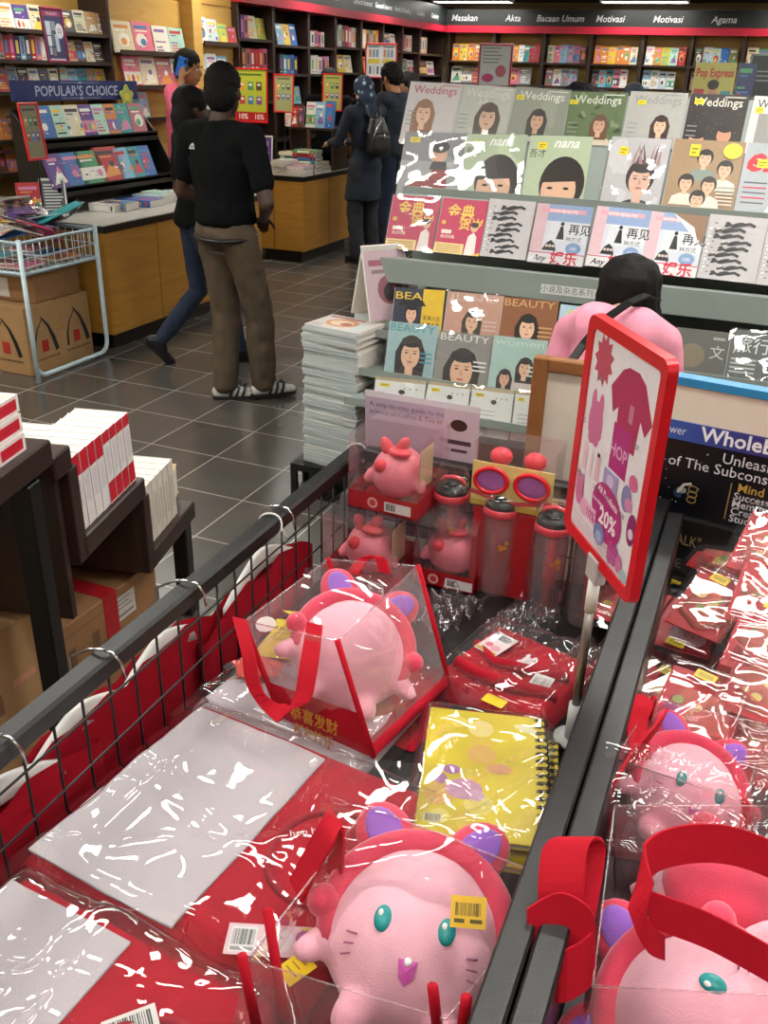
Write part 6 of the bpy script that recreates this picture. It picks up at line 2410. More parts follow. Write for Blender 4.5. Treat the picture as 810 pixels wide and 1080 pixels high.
def tee_pack(label, M, w=.46, d=.40, th=.032, seed=1, white=(-.215, .035), logo=True, collar=True, tagpos=None, sticker_=None, label_=None, deco=None, base=None, film=True):
    t = thing('shirt_pack', label, 't-shirt pack', mat=M)

    def soft(x, y):
        return .006 * noise.noise(Vector((x * 6 + seed, y * 6, 1))) + .003 * noise.noise(Vector((x * 20, y * 20, seed)))

    def top(u, v):
        x, y = (u - .5) * w, (v - .5) * d
        e = min(u, 1 - u, v, 1 - v)
        return (x, y, th * min(1, (e * 14) ** .5) + soft(x, y) * min(1, e * 10))
    b = MB(base or REDF)
    b.grid(top, 40, 36)
    b.grid(lambda u, v: ((.5 - u) * w, (v - .5) * d, 0), 2, 2)
    b.build('folded_shirt', t)
    if white:
        b = MB(WHITEF)
        x0, x1 = white
        y0, y1 = -d / 2 + .012, d / 2 - .03

        def wp_(u, v):
            x, y = x0 + (x1 - x0) * u, y0 + (y1 - y0) * v
            return (x, y, th + .0035 + soft(x, y))

        def wq_(u, v):
            p = wp_(1 - u, v)
            return (p[0], p[1], p[2] - .003)
        b.grid(wp_, 24, 24); b.grid(wq_, 24, 24)
        b.build('white_panel', t)
    if collar:
        b = MB(pm('red_rib_collar', '#a30d24', .85, bump=.4, bscale=700))
        cxx, cyy = w * .30, d * .02
        pts = [(cxx + .075 * cos(a), cyy + .085 * sin(a), th + .002 + soft(cxx + .075 * cos(a), cyy + .085 * sin(a))) for a in [i * 2 * pi / 40 for i in range(40)]]
        b.tube(pts, .006, 6, closed=True)
        b.build('collar', t)
    if logo:
        b = MB(PRINT); b.M = T(w * .29, d * .0, th + .007) @ RZ(.4); b.up(0)
        b.disc(0, 0, .018, .016, '#e4dadb', 16); b.disc(-.012, .02, .005, .012, '#e4dadb', 10); b.disc(.01, .021, .005, .012, '#e4dadb', 10)
        b.disc(-.006, .003, .002, None, '#a02030', 6); b.disc(.006, .003, .002, None, '#a02030', 6); b.text('hop hop', -.02, .035, .012, '#e4dadb', 'C', rot=.3)
        b.build('print', t)
    if label_:
        b = MB(PRINT); b.M = T(label_[0], label_[1], th + .009) @ RZ(label_[2]); b.ink('#dcd8d6').box(-.03, .03, -.022, .022, -.0006, 0); b.up(0); b.barcode(-.024, -.004, .024, .017, '#35413a'); b.lines(-.022, .022, -.01, 2, .006, .002, '#8a8688'); b.build('barcode_label', t)
    if tagpos:
        b = MB(PRINT); b.M = T(tagpos[0], tagpos[1], th + .010) @ RZ(tagpos[2]); b.ink('#e2c3c8').box(-.055, .055, -.022, .022, -.0008, 0); b.up(0)
        b.rect(-.05, -.018, -.018, .018, '#e2dfdd'); b.barcode(-.048, -.008, -.02, .014, '#35413a'); b.rect(-.048, -.016, -.02, -.011, '#9a9698')
        b.disc(.008, 0, .02, .018, '#e6dcdc', 14); b.disc(.002, .004, .002, None, '#666', 6); b.disc(.012, .004, .002, None, '#666', 6)
        b.shape([(.03, -.02), (.055, -.02), (.055, .02), (.035, .02)], '#d9b24a'); b.disc(.04, .006, .011, None, '#a0568c', 10)
        b.build('hang_tag', t)
    if sticker_:
        b = MB(PRINT); b.M = T(sticker_[0], sticker_[1], th + .0165) @ RZ(sticker_[2]); b.ink('#e8cc10').box(-.015, .015, -.02, .02, -.0004, 0); b.up(0); b.lines(-.01, .01, .01, 3, .009, .002, '#9a8410'); b.build('price_sticker', t)
    if deco:
        deco(t, th)
    if film:
        b = MB(FILM)

        def fm(u, v):
            x, y = (u - .5) * (w + .05), (v - .5) * (d + .05)
            e = min(u, 1 - u, v, 1 - v)
            k = min(1, e * 9)
            return (x, y, (th + .010 + crumple(x, y, seed * 3.1) + .006 * ridge(x, y, seed)) * k + .004)
        b.grid(fm, 72, 64)
        b.build('cellophane_bag', t)
    return t


ZP = BF + .002
tee_pack('bagged red t-shirt with a white panel and hang tag, middle of the bin\'s left side', T(-.535, .815, ZP + .028) @ RZ(radians(-6)), seed=2, tagpos=(.155, -.145, .45), sticker_=(.205, -.165, -.35))
tee_pack('bagged red t-shirt with a white panel, cut by the bottom left corner', T(-.57, .445, ZP + .018) @ RZ(radians(-4)), w=.42, d=.36, seed=5, label_=(.08, .06, .9), logo=False, white=(-.2, .0))


def trex(t, th):
    v = RZ(radians(8)) @ (at_z(266, 694, .70) - Vector((-.585, 1.165, .70)))
    b = MB(PRINT); b.M = T(v.x, v.y, th + .011) @ RZ(.6); b.up(0)
    b.disc(-.03, -.03, .022, .011, '#1c1a1c', 14, rot=.6); b.disc(.03, .045, .028, .012, '#1c1a1c', 14, rot=.8)
    for tx, ty, hh_ in ((.035, -.008, .026),):
        b.text('HAWAY', tx, ty, hh_, '#b3202a', 'C', bold=.07, rot=.55); b.text('HAWAY', tx, ty, hh_, '#e8d4d4', 'C', bold=.015, rot=.55)
    b.shape([(-.02, -.07), (.05, -.07), (.06, -.03), (.02, -.005), (-.03, -.02)], '#d2452c'); b.disc(.0, -.035, .012, None, '#e06a3a', 10)
    b.shape([(.0, .0), (.07, -.02), (.11, .05), (.1, .11), (.04, .12), (.03, .07)], '#cfc02c'); b.shape([(.08, .12), (.05, .15), (.11, .14)], '#cfc02c')
    for q in range(4):
        b.stroke([(.04, .03 + .02 * q), (.07, .025 + .02 * q), (.095, .035 + .02 * q)], .0025, '#7f7a1c')
    b.disc(.02, .1, .02, .028, '#d8d4cc', 12)
    b.build('dinosaur_print', t)


tee_pack('white bagged t-shirt with a yellow and red cartoon print, behind the big white pack', T(-.585, 1.165, ZP + .008) @ RZ(radians(-8)), w=.34, d=.30, seed=9, white=None, logo=False, collar=False, deco=trex, base=WHITEF)
tee_pack('red bagged t-shirt under the clear tote with the plush', T(-.47, 1.24, ZP) @ RZ(radians(-8)), w=.2, d=.22, th=.004, seed=14, white=None, logo=False, collar=False, film=False)


def redlabels(t, th):
    b = MB(PRINT); b.M = T(-.062, .035, th + .012) @ RZ(-.1); b.ink('#e6d0d4').box(-.024, .024, -.045, .03, -.0008, 0); b.up(0); b.rect(-.02, .0, .02, .028, '#e4e0de'); b.barcode(-.017, .006, .017, .024, '#3a3a3a'); b.disc(-.008, -.018, .008, None, '#d8707f', 8); b.disc(.009, -.022, .01, None, '#dfa0a8', 8); b.rect(-.022, -.043, .022, -.034, '#c8a23c'); b.build('hang_tag', t)
    b = MB(PRINT); b.M = T(.062, -.02, th + .012) @ RZ(.15); b.ink('#d6d2d0').box(-.018, .018, -.02, .02, -.0008, 0); b.up(0); b.barcode(-.014, -.012, .014, .012, '#8a8a8a'); b.build('barcode_label', t)
    b = MB(PRINT); b.M = T(.01, .02, th + .011); b.up(0); b.disc(0, 0, .011, .012, '#e4dadb', 12); b.disc(-.007, .014, .004, .007, '#e4dadb', 8); b.disc(.008, .013, .004, .007, '#e4dadb', 8); b.disc(-.01, -.012, .006, .006, '#e4dadb', 8); b.build('print', t)
    b = MB(PRINT); b.M = T(.03, -.125, th + .016) @ RZ(.05); b.ink('#e8cc10').box(-.02, .02, -.012, .012, -.0004, 0); b.build('price_sticker', t)
    b = MB(REDF); b.tube([(-.09, -.06, th + .006), (-.03, -.075, th + .012), (.03, -.06, th + .01), (.1, -.03, th + .004)], .012, 8); b.tube([(-.1, .02, th), (-.04, -.02, th + .01), (.02, -.005, th + .012), (.09, .03, th + .004)], .009, 8); b.build('fabric_fold', t)


pR = at_z(545, 705, BF + .05)
tee_pack('small bagged plain red t-shirt with two labels, behind the yellow notebook', T(pR.x, pR.y, ZP + .012) @ RZ(radians(-16)), w=.23, d=.24, th=.036, seed=17, white=None, logo=False, collar=False, deco=redlabels)
# grey foil-ish empty wrappers beside it
for k, (px, z, lab) in enumerate((((612, 720), BF + .01, 'crumpled clear wrapper between the red t-shirt and the sign post'), ((380, 650), BF + .05, 'crumpled clear wrapper behind the tote of plush'), ((470, 655), BF + .004, 'crumpled clear wrapper at the feet of the bottles'), ((548, 672), BF + .03, 'crumpled clear wrapper over the far edge of the plain red t-shirt'))):
    p = at_z(px[0], px[1], z)
    b = MB(FILM); b.grid(lambda u, v: ((u - .5) * .1, (v - .5) * .16, .02 + crumple(u, v, 30 + k, 2.0)), 30, 40)
    tag(b.build('wrapper', mw=T(p.x, p.y, z) @ RZ(-.3)), lab, 'wrapper')

# ================================================================== NOTEBOOKS
def notebook(label, M, w, h, art=True, film=True):
    t = thing('spiral_notebook', label, 'notebook', mat=M)
    YEL = pm('yellow_notebook_cover', '#dcc62a', .35, vary=.2, scale=9)
    b = MB(YEL); b.rbox(-w / 2, w / 2, -h / 2, h / 2, .009, .0115, .0008)
    if art:
        b.use(PRINT).up(.0115)
        r = random.Random(8)
        for i in range(9):
            b.disc(r.uniform(-.4, .35) * w, r.uniform(-.42, .42) * h, r.uniform(.012, .024), None, r.choice(['#e6d66c', '#d9ae5a', '#ead98a', '#dcc040']), 14)
        b.disc(-.15 * w, -.16 * h, .028, .022, '#cf9dbb', 16); b.disc(-.26 * w, -.02 * h, .014, .011, '#b47aa8', 12); b.disc(-.34 * w, -.1 * h, .01, .012, '#b47aa8', 10); b.disc(-.05 * w, -.2 * h, .012, .012, '#d8aac4', 10)
        b.disc(.12 * w, .02 * h, .02, .012, '#d29a6a', 12); b.disc(.34 * w, .38 * h, .02, .008, '#e8e2b8', 12, rot=-.3)
        b.rect(-.44 * w, -.42 * h, -.3 * w, -.36 * h, '#d8d2b0'); b.barcode(-.43 * w, -.415 * h, -.31 * w, -.365 * h, '#6a6440')
    b.build('front_cover', t)
    b = MB(PAPER); b.box(-w / 2 + .002, w / 2 - .002, -h / 2 + .002, h / 2 - .002, .0022, .009); b.build('pages', t)
    b = MB(YEL); b.rbox(-w / 2, w / 2, -h / 2, h / 2, 0, .002, .0006); b.build('back_cover', t)
    b = MB(BLACK)
    n = 17
    for i in range(n):
        y = -h / 2 + h * (i + .5) / n
        for dy in (-.0018, .0018):
            b.tube([(w / 2 - .006 + .012 * cos(a), y + dy, .006 + .009 * sin(a)) for a in [j * 2 * pi / 12 for j in range(12)]], .0009, 4, closed=True)
        b.box(w / 2 - .012, w / 2 - .005, y - .003, y + .003, .0116, .0119)
    b.build('spiral', t)
    if film:
        b = MB(FILM); b.grid(lambda u, v: ((u - .5) * (w + .03), (v - .5) * (h + .03), (.016 + crumple((u - .5) * w, (v - .5) * h, 23, .9) + .005 * ridge((u - .5) * w, (v - .5) * h, 6)) * min(1, min(u, 1 - u, v, 1 - v) * 14) + .001), 44, 60); b.build('cellophane_bag', t)
    return t


z_ = BF + .052
a_, b_, c_, d_ = [at_z(*q, z_) for q in ((450, 752), (578, 763), (440, 882), (572, 902))]
cN = (a_ + b_ + c_ + d_) / 4
xN = (b_ - a_ + d_ - c_).normalized()
wN, hN = ((b_ - a_).length + (d_ - c_).length) / 2, ((a_ - c_).length + (b_ - d_).length) / 2
angN = math.atan2(xN.y, xN.x)
notebook('yellow spiral notebook in clear wrap, lying on top beside the sign post', T(cN.x, cN.y, z_) @ RZ(angN), wN, hN)
notebook('lower yellow spiral notebook peeking out to the right of the wrapped one', T(cN.x + .022, cN.y - .005, z_ - .032) @ RZ(angN - .05), wN, hN, False, False)
t = thing('shirt_pack', 'dark red bagged pack lying under the yellow notebooks', 't-shirt pack', mat=T(cN.x, cN.y, BF + .001) @ RZ(angN))
b = MB(REDF); b.grid(lambda u, v: ((u - .5) * .19, (v - .5) * .27, .017 * min(1, (min(u, 1 - u, v, 1 - v) * 14) ** .5)), 20, 20); b.grid(lambda u, v: ((.5 - u) * .19, (v - .5) * .27, 0), 1, 1); b.build('folded_shirt', t)

# ================================================================== PLUSH RABBITS
def plush(label, M, s=.1, face=True, sleepy=False):
    """x right, y towards the ears, z out of the face"""
    t = thing('plush_toy', label, 'plush toy', mat=M)
    P = [hull([((0, -.1 * s, 0), (1.06 * s, .98 * s, .85 * s)), ((0, .2 * s, -.05 * s), (.9 * s, .78 * s, .78 * s))], (22, 14))]
    for q in (-1, 1):
        P.append(hull([((q * .95 * s, -.25 * s, .15 * s), .2 * s), ((q * 1.2 * s, -.45 * s, .25 * s), .17 * s)]))
        P.append(hull([((q * .5 * s, -.95 * s, .3 * s), .24 * s), ((q * .55 * s, -1.05 * s, .5 * s), .2 * s)]))
    fused('body', P, PINKP, t, s * .09, 3)
    # hood with rolled brim
    P = [hull([((0, .12 * s, -.22 * s), (1.0 * s, .98 * s, .78 * s))], (22, 14))]
    fused('hood', P, HOTP, t, s * .09, 3)
    b = MB(HOTP)
    pts = []
    for i in range(25):
        a = radians(-25) + radians(230) * i / 24
        pts.append((1.02 * s * cos(a), .08 * s + .93 * s * sin(a), .22 * s - .05 * s * sin(a)))
    b.tube(pts, .16 * s, 8); b.build('hood_brim', t)
    for q in (-1, 1):
        a = q * -.75
        E = MB(HOTP); R_ = Matrix.Rotation(a, 4, 'Z')
        E.ell((q * .56 * s, 1.02 * s, .02 * s), (.36 * s, .46 * s, .17 * s), R_, 20, 14)
        e = E.build('ear', t)
        b = MB(PURP); b.ell((q * .58 * s, 1.05 * s, .15 * s), (.22 * s, .33 * s, .06 * s), R_, 18, 12); b.build('inner_ear', e)
        b = MB(CORALV if False else HOTP); b.ell((q * 1.12 * s, .1 * s, .28 * s), (.2 * s, .2 * s, .2 * s), None, 14, 10); b.build('pompom', t)
    if face:
        for q in (-1, 1):
            x, y = q * .36 * s, -.02 * s
            z = .80 * s
            b = MB(TEAL); b.ell((x, y, z), (.1 * s, .145 * s, .045 * s), None, 16, 10)
            b.use(WHITEP).ell((x - .03 * s, y + .05 * s, z + .04 * s), (.03 * s, .04 * s, .012 * s), None, 8, 6)
            b.build('eye', t)
            b = MB(pm('rose_thread', '#b06a86', .6))
            for k in range(3):
                b.tube([(q * (.62 + .02 * k) * s, (-.22 - .1 * k) * s, .70 * s - .02 * s * k), (q * (.74 + .01 * k) * s, (-.20 - .12 * k) * s, .61 * s - .02 * s * k)], .012 * s, 5)
            b.build('whiskers', t)
        b = MB(MAG)
        b.add([(-.11 * s, -.38 * s, .815 * s), (.11 * s, -.38 * s, .815 * s), (.08 * s, -.56 * s, .80 * s), (0, -.64 * s, .785 * s), (-.08 * s, -.56 * s, .80 * s), (0, -.5 * s, .835 * s)], [(0, 5, 1), (1, 5, 2), (2, 5, 3), (3, 5, 4), (4, 5, 0)])
        b.use(WHITEP).ell((0, -.40 * s, .825 * s), (.045 * s, .05 * s, .02 * s), None, 8, 6)
        b.build('mouth', t)
    return t


def facing(c, px_up, target=None, tilt=0):
    """matrix at c: z towards target (default a point above the aisle), y roughly along px_up (pixel direction)"""
    c = Vector(c)
    z = ((target or Vector((.1, -.1, 1.75))) - c).normalized()
    up_ = (RT * px_up[0] - UP * px_up[1])
    y = (up_ - z * up_.dot(z)).normalized()
    x = y.cross(z)
    M = Matrix((x, y, z)).transposed().to_4x4()
    M.translation = c
    return M


# ================================================================== CLEAR TOTES
def strap(b, pts, wv, th=.0035, n=5):
    """smooth webbing through control points (Catmull-Rom)"""
    P = [Vector(p) for p in pts]
    W = [Vector(q) for q in wv]
    out, ow = [], []
    for i in range(len(P) - 1):
        p0, p1, p2, p3 = P[max(i - 1, 0)], P[i], P[i + 1], P[min(i + 2, len(P) - 1)]
        for k in range(n):
            u = k / n
            out.append(.5 * ((2 * p1) + (p2 - p0) * u + (2 * p0 - 5 * p1 + 4 * p2 - p3) * u * u + (3 * p1 - p0 - 3 * p2 + p3) * u ** 3))
            ow.append(W[i].lerp(W[i + 1], u))
    out.append(P[-1]); ow.append(W[-1])
    b.ribbon(out, ow, th)


def sheet(b, c00, c10, c11, c01, seed, bulge=0, amp=.006, nu=22, nv=22):
    c00, c10, c11, c01 = map(Vector, (c00, c10, c11, c01))
    nn = (c10 - c00).cross(c01 - c00).normalized()

    def f(u, v):
        p = c00.lerp(c10, u).lerp(c01.lerp(c11, u), v)
        e = min(1, min(u, 1 - u, v, 1 - v) * 8)
        q = noise.noise(p * 9 + Vector((seed, 0, 0))) * amp + abs(noise.noise(p * 24 + Vector((0, seed, 0)))) * amp * .8
        return p + nn * (q * (.3 + .7 * e) + bulge * 16 * u * (1 - u) * v * (1 - v) / 4)
    b.grid(f, nu, nv)
    return b


def tote(label, base, top, gold=True, seed=1, band=.42, piping=True):
    """base/top: four corners FL, FR, BR, BL (world); clear sides, red bottom and piping"""
    t = thing('clear_tote_bag', label, 'bag', tuple(sum((Vector(p) for p in base), Vector()) / 4))
    o = t.location.copy()
    B = [Vector(p) - o for p in base]
    U = [Vector(p) - o for p in top]
    names = ['front', 'right', 'back', 'left']
    for i in range(4):
        j = (i + 1) % 4
        b = MB(VINYL); sheet(b, B[i], B[j], U[j], U[i], seed + i, .018)
        b.build('%s_vinyl_panel' % names[i], t)
    b = MB(REDF)
    sheet(b, B[0], B[3], B[2], B[1], seed, 0, .002, 8, 8)
    for i in range(4):
        j = (i + 1) % 4
        sheet(b, B[i] - (B[(i + 2) % 4] - B[i]) * .01, B[j] - (B[(j + 2) % 4] - B[j]) * .01, B[j].lerp(U[j], band if i == 0 else .1) * 1.012, B[i].lerp(U[i], band if i == 0 else .1) * 1.012, seed + 9, .02, .003, 14, 8)
    b.build('red_base', t)
    if gold:
        b = MB(pm('gold_print', '#c9a23e', .3, .5))
        c0 = B[0].lerp(U[0], band * .22) * 1.03
        c1 = B[1].lerp(U[1], band * .22) * 1.03
        xx = (c1 - c0).normalized(); yy = (U[0] - B[0]).normalized(); nz = xx.cross(yy).normalized()
        Lw = (c1 - c0).length
        b.M = fr(c0.lerp(c1, .5) + nz * .024, xx, yy, nz)
        b.up(0)
        b.text('恭喜发财', 0, .024, .022, None, 'C', width=Lw * .5, bold=.02); b.text('新年快乐', 0, -.006, .018, None, 'C', width=Lw * .42, bold=.02)
        b.build('gold_lettering', t)
    if piping:
        for i in range(4):
            b = MB(REDW); b.tube([B[i] * 1.01, B[i].lerp(U[i], .5) * 1.015, U[i] * 1.01], .005, 7); b.build('piping', t)
    # clear top seam
    b = MB(VINYL); b.tube([U[0], U[1], U[2], U[3]], .0018, 5, closed=True); b.build('top_seam', t)
    return t, o


def loc_strap(t, o, pts, half, name='handle', mat=None):
    b = MB(mat or REDW)
    strap(b, [Vector(p) - o for p in pts], half)
    return b.build(name, t)


zb0, zt0 = BF + .042, BF + .24
base = [at_z(298, 757, zb0), at_z(394, 798, zb0), at_z(473, 722, zb0), at_z(378, 684, zb0)]
top = [at_z(258, 655, zt0 - .03), at_z(356, 676, zt0), at_z(440, 597, zt0), at_z(346, 590, zt0 - .01)]
t, o = tote('clear tote with red handles and gold lettering holding a pink plush, in the bin\'s middle', base, top, seed=3, band=.38)
sd = (top[1] - top[0]).normalized() * .015
loc_strap(t, o, [at_z(252, 652, .885), at_z(262, 690, .86), at_z(270, 728, .82), at_z(296, 752, .80), at_z(318, 738, .82), at_z(326, 700, .86), at_z(332, 658, .89)], [sd * .9, sd * .9, sd, Vector((0, .013, .008)), sd, sd * 1.1, sd])
loc_strap(t, o, [at_z(372, 606, .86), at_z(384, 590, .885), at_z(400, 588, .90), at_z(406, 604, .88)], [sd * .8] * 4)
cp = at_z(368, 690, .775)
Mp = facing(cp + Vector((.0, .01, .0)), (.35, -1), Vector((.05, .3, 1.9)))
plush('pink plush with hood inside the tote with gold lettering', Mp, .094, face=False)

b = MB(FILM); Mf = facing(cp + Vector((.02, -.05, .1)), (.2, -1), Vector((.05, .3, 1.9)))
b.grid(lambda u, v: ((u - .5) * .17, (v - .5) * .17, .012 - 3.2 * ((u - .5) * .17) ** 2 - 3.2 * ((v - .5) * .17) ** 2 + crumple((u - .5) * .17, (v - .5) * .17, 71, 1.3)), 36, 36)
tag(b.build('cellophane_bag', mw=Mf), 'crumpled clear film over the plush inside the gold-lettered tote', 'wrapper')

# foreground tote
zf = BF + .004
zt1_ = .835
base = [at_z(235, 1120, zf), at_z(500, 1190, zf), at_z(600, 1010, zf), at_z(345, 960, zf)]
top = [at_z(262, 1012, zt1_ - .02), at_z(470, 1075, zt1_ - .01), at_z(590, 930, zt1_ + .0), at_z(388, 850, zt1_ + .02)]
t, o = tote('clear tote with red handles holding the teal-eyed plush, nearest in the left bin', base, top, gold=False, seed=11, band=.3, piping=False)
sv = Vector((.02, .012, 0))
for a_, c_ in (((282, 958, .85), (300, 1075, .74)), ((255, 1008, .84), (270, 1080, .75)), ((456, 1040, .86), (462, 1090, .8)), ((492, 1052, .86), (486, 1095, .8))):
    b = MB(REDW); b.tube([at_z(*a_) - o, at_z((a_[0] + c_[0]) / 2, (a_[1] + c_[1]) / 2, (a_[2] + c_[2]) / 2) - o, at_z(*c_) - o], .006, 7); b.build('piping', t)
hv = Vector((.016, .01, .0))
loc_strap(t, o, [at_z(312, 940, .80), at_z(330, 905, .84), at_z(344, 880, .87), at_z(354, 862, .875), at_z(356, 885, .85), at_z(352, 930, .80)], [Vector((.014, -.012, 0))] * 6)
h2 = RT * .021
loc_strap(t, o, [at_z(592, 1010, .84), at_z(594, 985, .88), at_z(592, 940, .92), at_z(596, 895, .945), at_z(612, 884, .945), at_z(622, 900, .925), at_z(612, 960, .89), at_z(600, 1000, .86)], [h2 * .9, h2 * 1.1, h2 * 1.15, h2 * 1.15, h2, h2 * .8, h2 * .8, h2 * .8])
loc_strap(t, o, [at_z(556, 985, .89), at_z(590, 968, .905), at_z(622, 985, .90), at_z(624, 1010, .88), at_z(590, 1030, .87), at_z(560, 1010, .86)], [UP * .026] * 6)
cp = at_z(438, 985, .765)
plush('large pink plush with teal eyes and a coral hood, bottom centre of the bin', facing(cp, (.16, -1), Vector((-.05, .1, 1.8))), .1)
b = MB(PRINT); b.M = facing(at_z(494, 962, .872), (.06, -1)); b.ink('#e6b414').box(-.019, .019, -.016, .016, -.0004, 0); b.up(0); b.barcode(-.014, -.004, .014, .009, '#4a3c0c'); b.rect(-.015, -.011, -.004, -.007, '#5a4a10'); b.rect(.002, -.011, .015, -.007, '#5a4a10')
tag(b.build('price_sticker'), 'orange-yellow barcode sticker on the film over the large teal-eyed plush', 'sticker')
# loose film over the big plush
b = MB(FILM)
cf = at_z(452, 915, .85)
Mf = facing(cf, (.1, -1))


def lf(u, v):
    x, y = (u - .5) * .27, (v - .5) * .23
    return (x, y, .012 - 1.6 * x * x - 1.2 * y * y + crumple(x * .8, y * .8, 51, 1.6) + .01 * ridge(x, y, 12))


b.grid(lf, 48, 42)
tag(b.build('cellophane_bag', mw=Mf), 'loose crumpled clear film over the ears of the large plush', 'wrapper')

# ---- right bin totes
zf = BF + .004
base = [at_z(600, 1180, zf), at_z(900, 1220, zf), at_z(930, 1000, zf), at_z(650, 1000, zf)]
top = [at_z(625, 1040, .87), at_z(835, 1050, .87), at_z(840, 850, .885), at_z(648, 850, .885)]
t, o = tote('clear tote with a broad looped red handle at the bottom right corner', base, top, gold=False, seed=21, band=.2, piping=False)
hz = Vector((0, .0, .019)) + UP * .008
loc_strap(t, o, [at_z(700, 1000, .90), at_z(682, 985, .925), at_z(676, 945, .95), at_z(680, 910, .96), at_z(710, 893, .965), at_z(760, 890, .965), at_z(810, 905, .955), at_z(860, 935, .94)], [UP * .012, UP * .016, (UP + RT).normalized() * .018, UP * .019, UP * .020, UP * .020, UP * .020, UP * .019])
loc_strap(t, o, [at_z(684, 958, .94), at_z(712, 968, .935), at_z(750, 983, .93), at_z(800, 1010, .92), at_z(850, 1040, .91)], [UP * .018] * 5)
plush('pink plush with purple ears tipped left in the bottom right tote', facing(at_z(738, 1085, .76), (-1, -.55), Vector((.0, .1, 1.8))), .098)
plush('plush turned away showing its round coral hood inside the broad looped handle', facing(at_z(752, 955, .79), (.5, -1), Vector((.1, .1, 1.8))) @ RY(pi), .068, face=False)
# second tote behind
base = [at_z(640, 900, zf), at_z(800, 930, zf), at_z(840, 800, zf), at_z(680, 780, zf)]
top = [at_z(648, 800, .87), at_z(785, 845, .87), at_z(812, 765, .87), at_z(690, 738, .87)]
t, o = tote('clear tote with a coral plush lying behind the broad looped handle', base, top, gold=False, seed=31, band=.2, piping=True)
loc_strap(t, o, [at_z(630, 870, .82), at_z(646, 830, .86), at_z(664, 800, .87), at_z(690, 770, .885), at_z(700, 756, .885)], [UP * .012 + RT * .006] * 5)
loc_strap(t, o, [at_z(652, 742, .86), at_z(664, 733, .88), at_z(678, 742, .885), at_z(672, 765, .87), at_z(676, 800, .86)], [RT * .014] * 5)
plush('pink plush lying with coral hood in the tote behind the broad looped handle', facing(at_z(722, 838, .745), (.45, -1), Vector((.3, .6, 1.5))), .078, True)
b = MB(FILM); Mf = facing(at_z(735, 845, .875), (0, -1)); b.grid(lambda u, v: ((u - .5) * .22, (v - .5) * .13, crumple((u - .5) * .8, (v - .5) * .6, 61, 1.6) + .006 * ridge((u - .5) * .3, (v - .5) * .3, 4)), 40, 28)
tag(b.build('cellophane_bag', mw=Mf), 'crumpled clear film fold above the broad red handle', 'wrapper')

# ================================================================== RED POUCH PACKETS (right bin)
def packet(label, M, w=.125, h=.16, variant=0, seed=1, sticker_=True):
    t = thing('pouch_packet', label, 'packet', mat=M, group=None)
    b = MB(REDC)
    b.rbox(-w / 2, w / 2, -h / 2, h / 2, 0, .003, .001)
    b.build('red_card', t)
    PINKG = pm('pink_gold_pouch', '#bd6257', .5, vary=.35, scale=26)
    b = MB(PRINT)
    r = random.Random(seed)
    if variant == 0:
        pts = []
        for i in range(28):
            a = 2 * pi * i / 28
            k = 1 + .08 * sin(5 * a + seed)
            pts.append((w * .42 * cos(a) * k, -h * .08 + h * .34 * sin(a) * k))
        b.use(PINKG).up(0)
        n = 28
        b.add([(x, y, .003) for x, y in pts] + [(x * .9, y * .9 - h * .008, .012) for x, y in pts], [(i, (i + 1) % n, n + (i + 1) % n, n + i) for i in range(n)] + [tuple(range(n, 2 * n))], True)
        b.use(PRINT).up(.012)
        for q in range(9):
            b.disc(r.uniform(-.28, .28) * w, r.uniform(-.32, .12) * h, r.uniform(.004, .01), None, r.choice(['#b9a54c', '#c9504c', '#7d8a3c', '#dcc08a', '#b03038']), 9)
        b.stroke([(-w * .4, -h * .2), (0, -h * .36), (w * .4, -h * .22)], .003, '#c8303a')
        b.build('pouch', t)
    else:
        b.up(.003); b.rect(-w * .46, -h * .46, w * .46, h * .46, '#cc2a34')
        b.disc(-w * .12, h * .34, w * .18, h * .05, '#6f9c34', 12, rot=.3); b.disc(w * .1, -h * .22, w * .3, h * .17, '#e7b6be', 18); b.disc(-w * .08, -h * .05, .01, .014, '#e7b6be', 10); b.disc(w * .24, -h * .05, .01, .014, '#e7b6be', 10)
        b.disc(w * .05, -h * .2, .002, None, '#3a2a2a', 6); b.disc(w * .18, -h * .2, .002, None, '#3a2a2a', 6); b.disc(w * .1, -h * .38, w * .13, h * .04, '#b81c28', 12)
        b.build('bunny_print', t)
    if sticker_:
        b = MB(PRINT); b.M = T(-w * .12 + r.uniform(-.01, .01), h * .41 if variant == 0 else -h * .46, .016) @ RZ(-.15); b.ink('#e3c41a').box(-.017, .017, -.009, .009, -.0004, 0); b.up(0); b.rect(-.012, -.005, .012, .005, '#b59a14'); b.build('price_sticker', t)
    b = MB(FILM)

    def fm(u, v):
        x, y = (u - .5) * (w + .03), (v - .5) * (h + .045)
        k = min(1, min(u, 1 - u, v, 1 - v) * 8)
        return (x, y, (.018 + crumple(x, y, seed * 2.3, .6) + .003 * ridge(x * 2, y * 2, seed)) * k + .001)
    b.grid(fm, 30, 36)
    b.build('cellophane_bag', t)
    return t


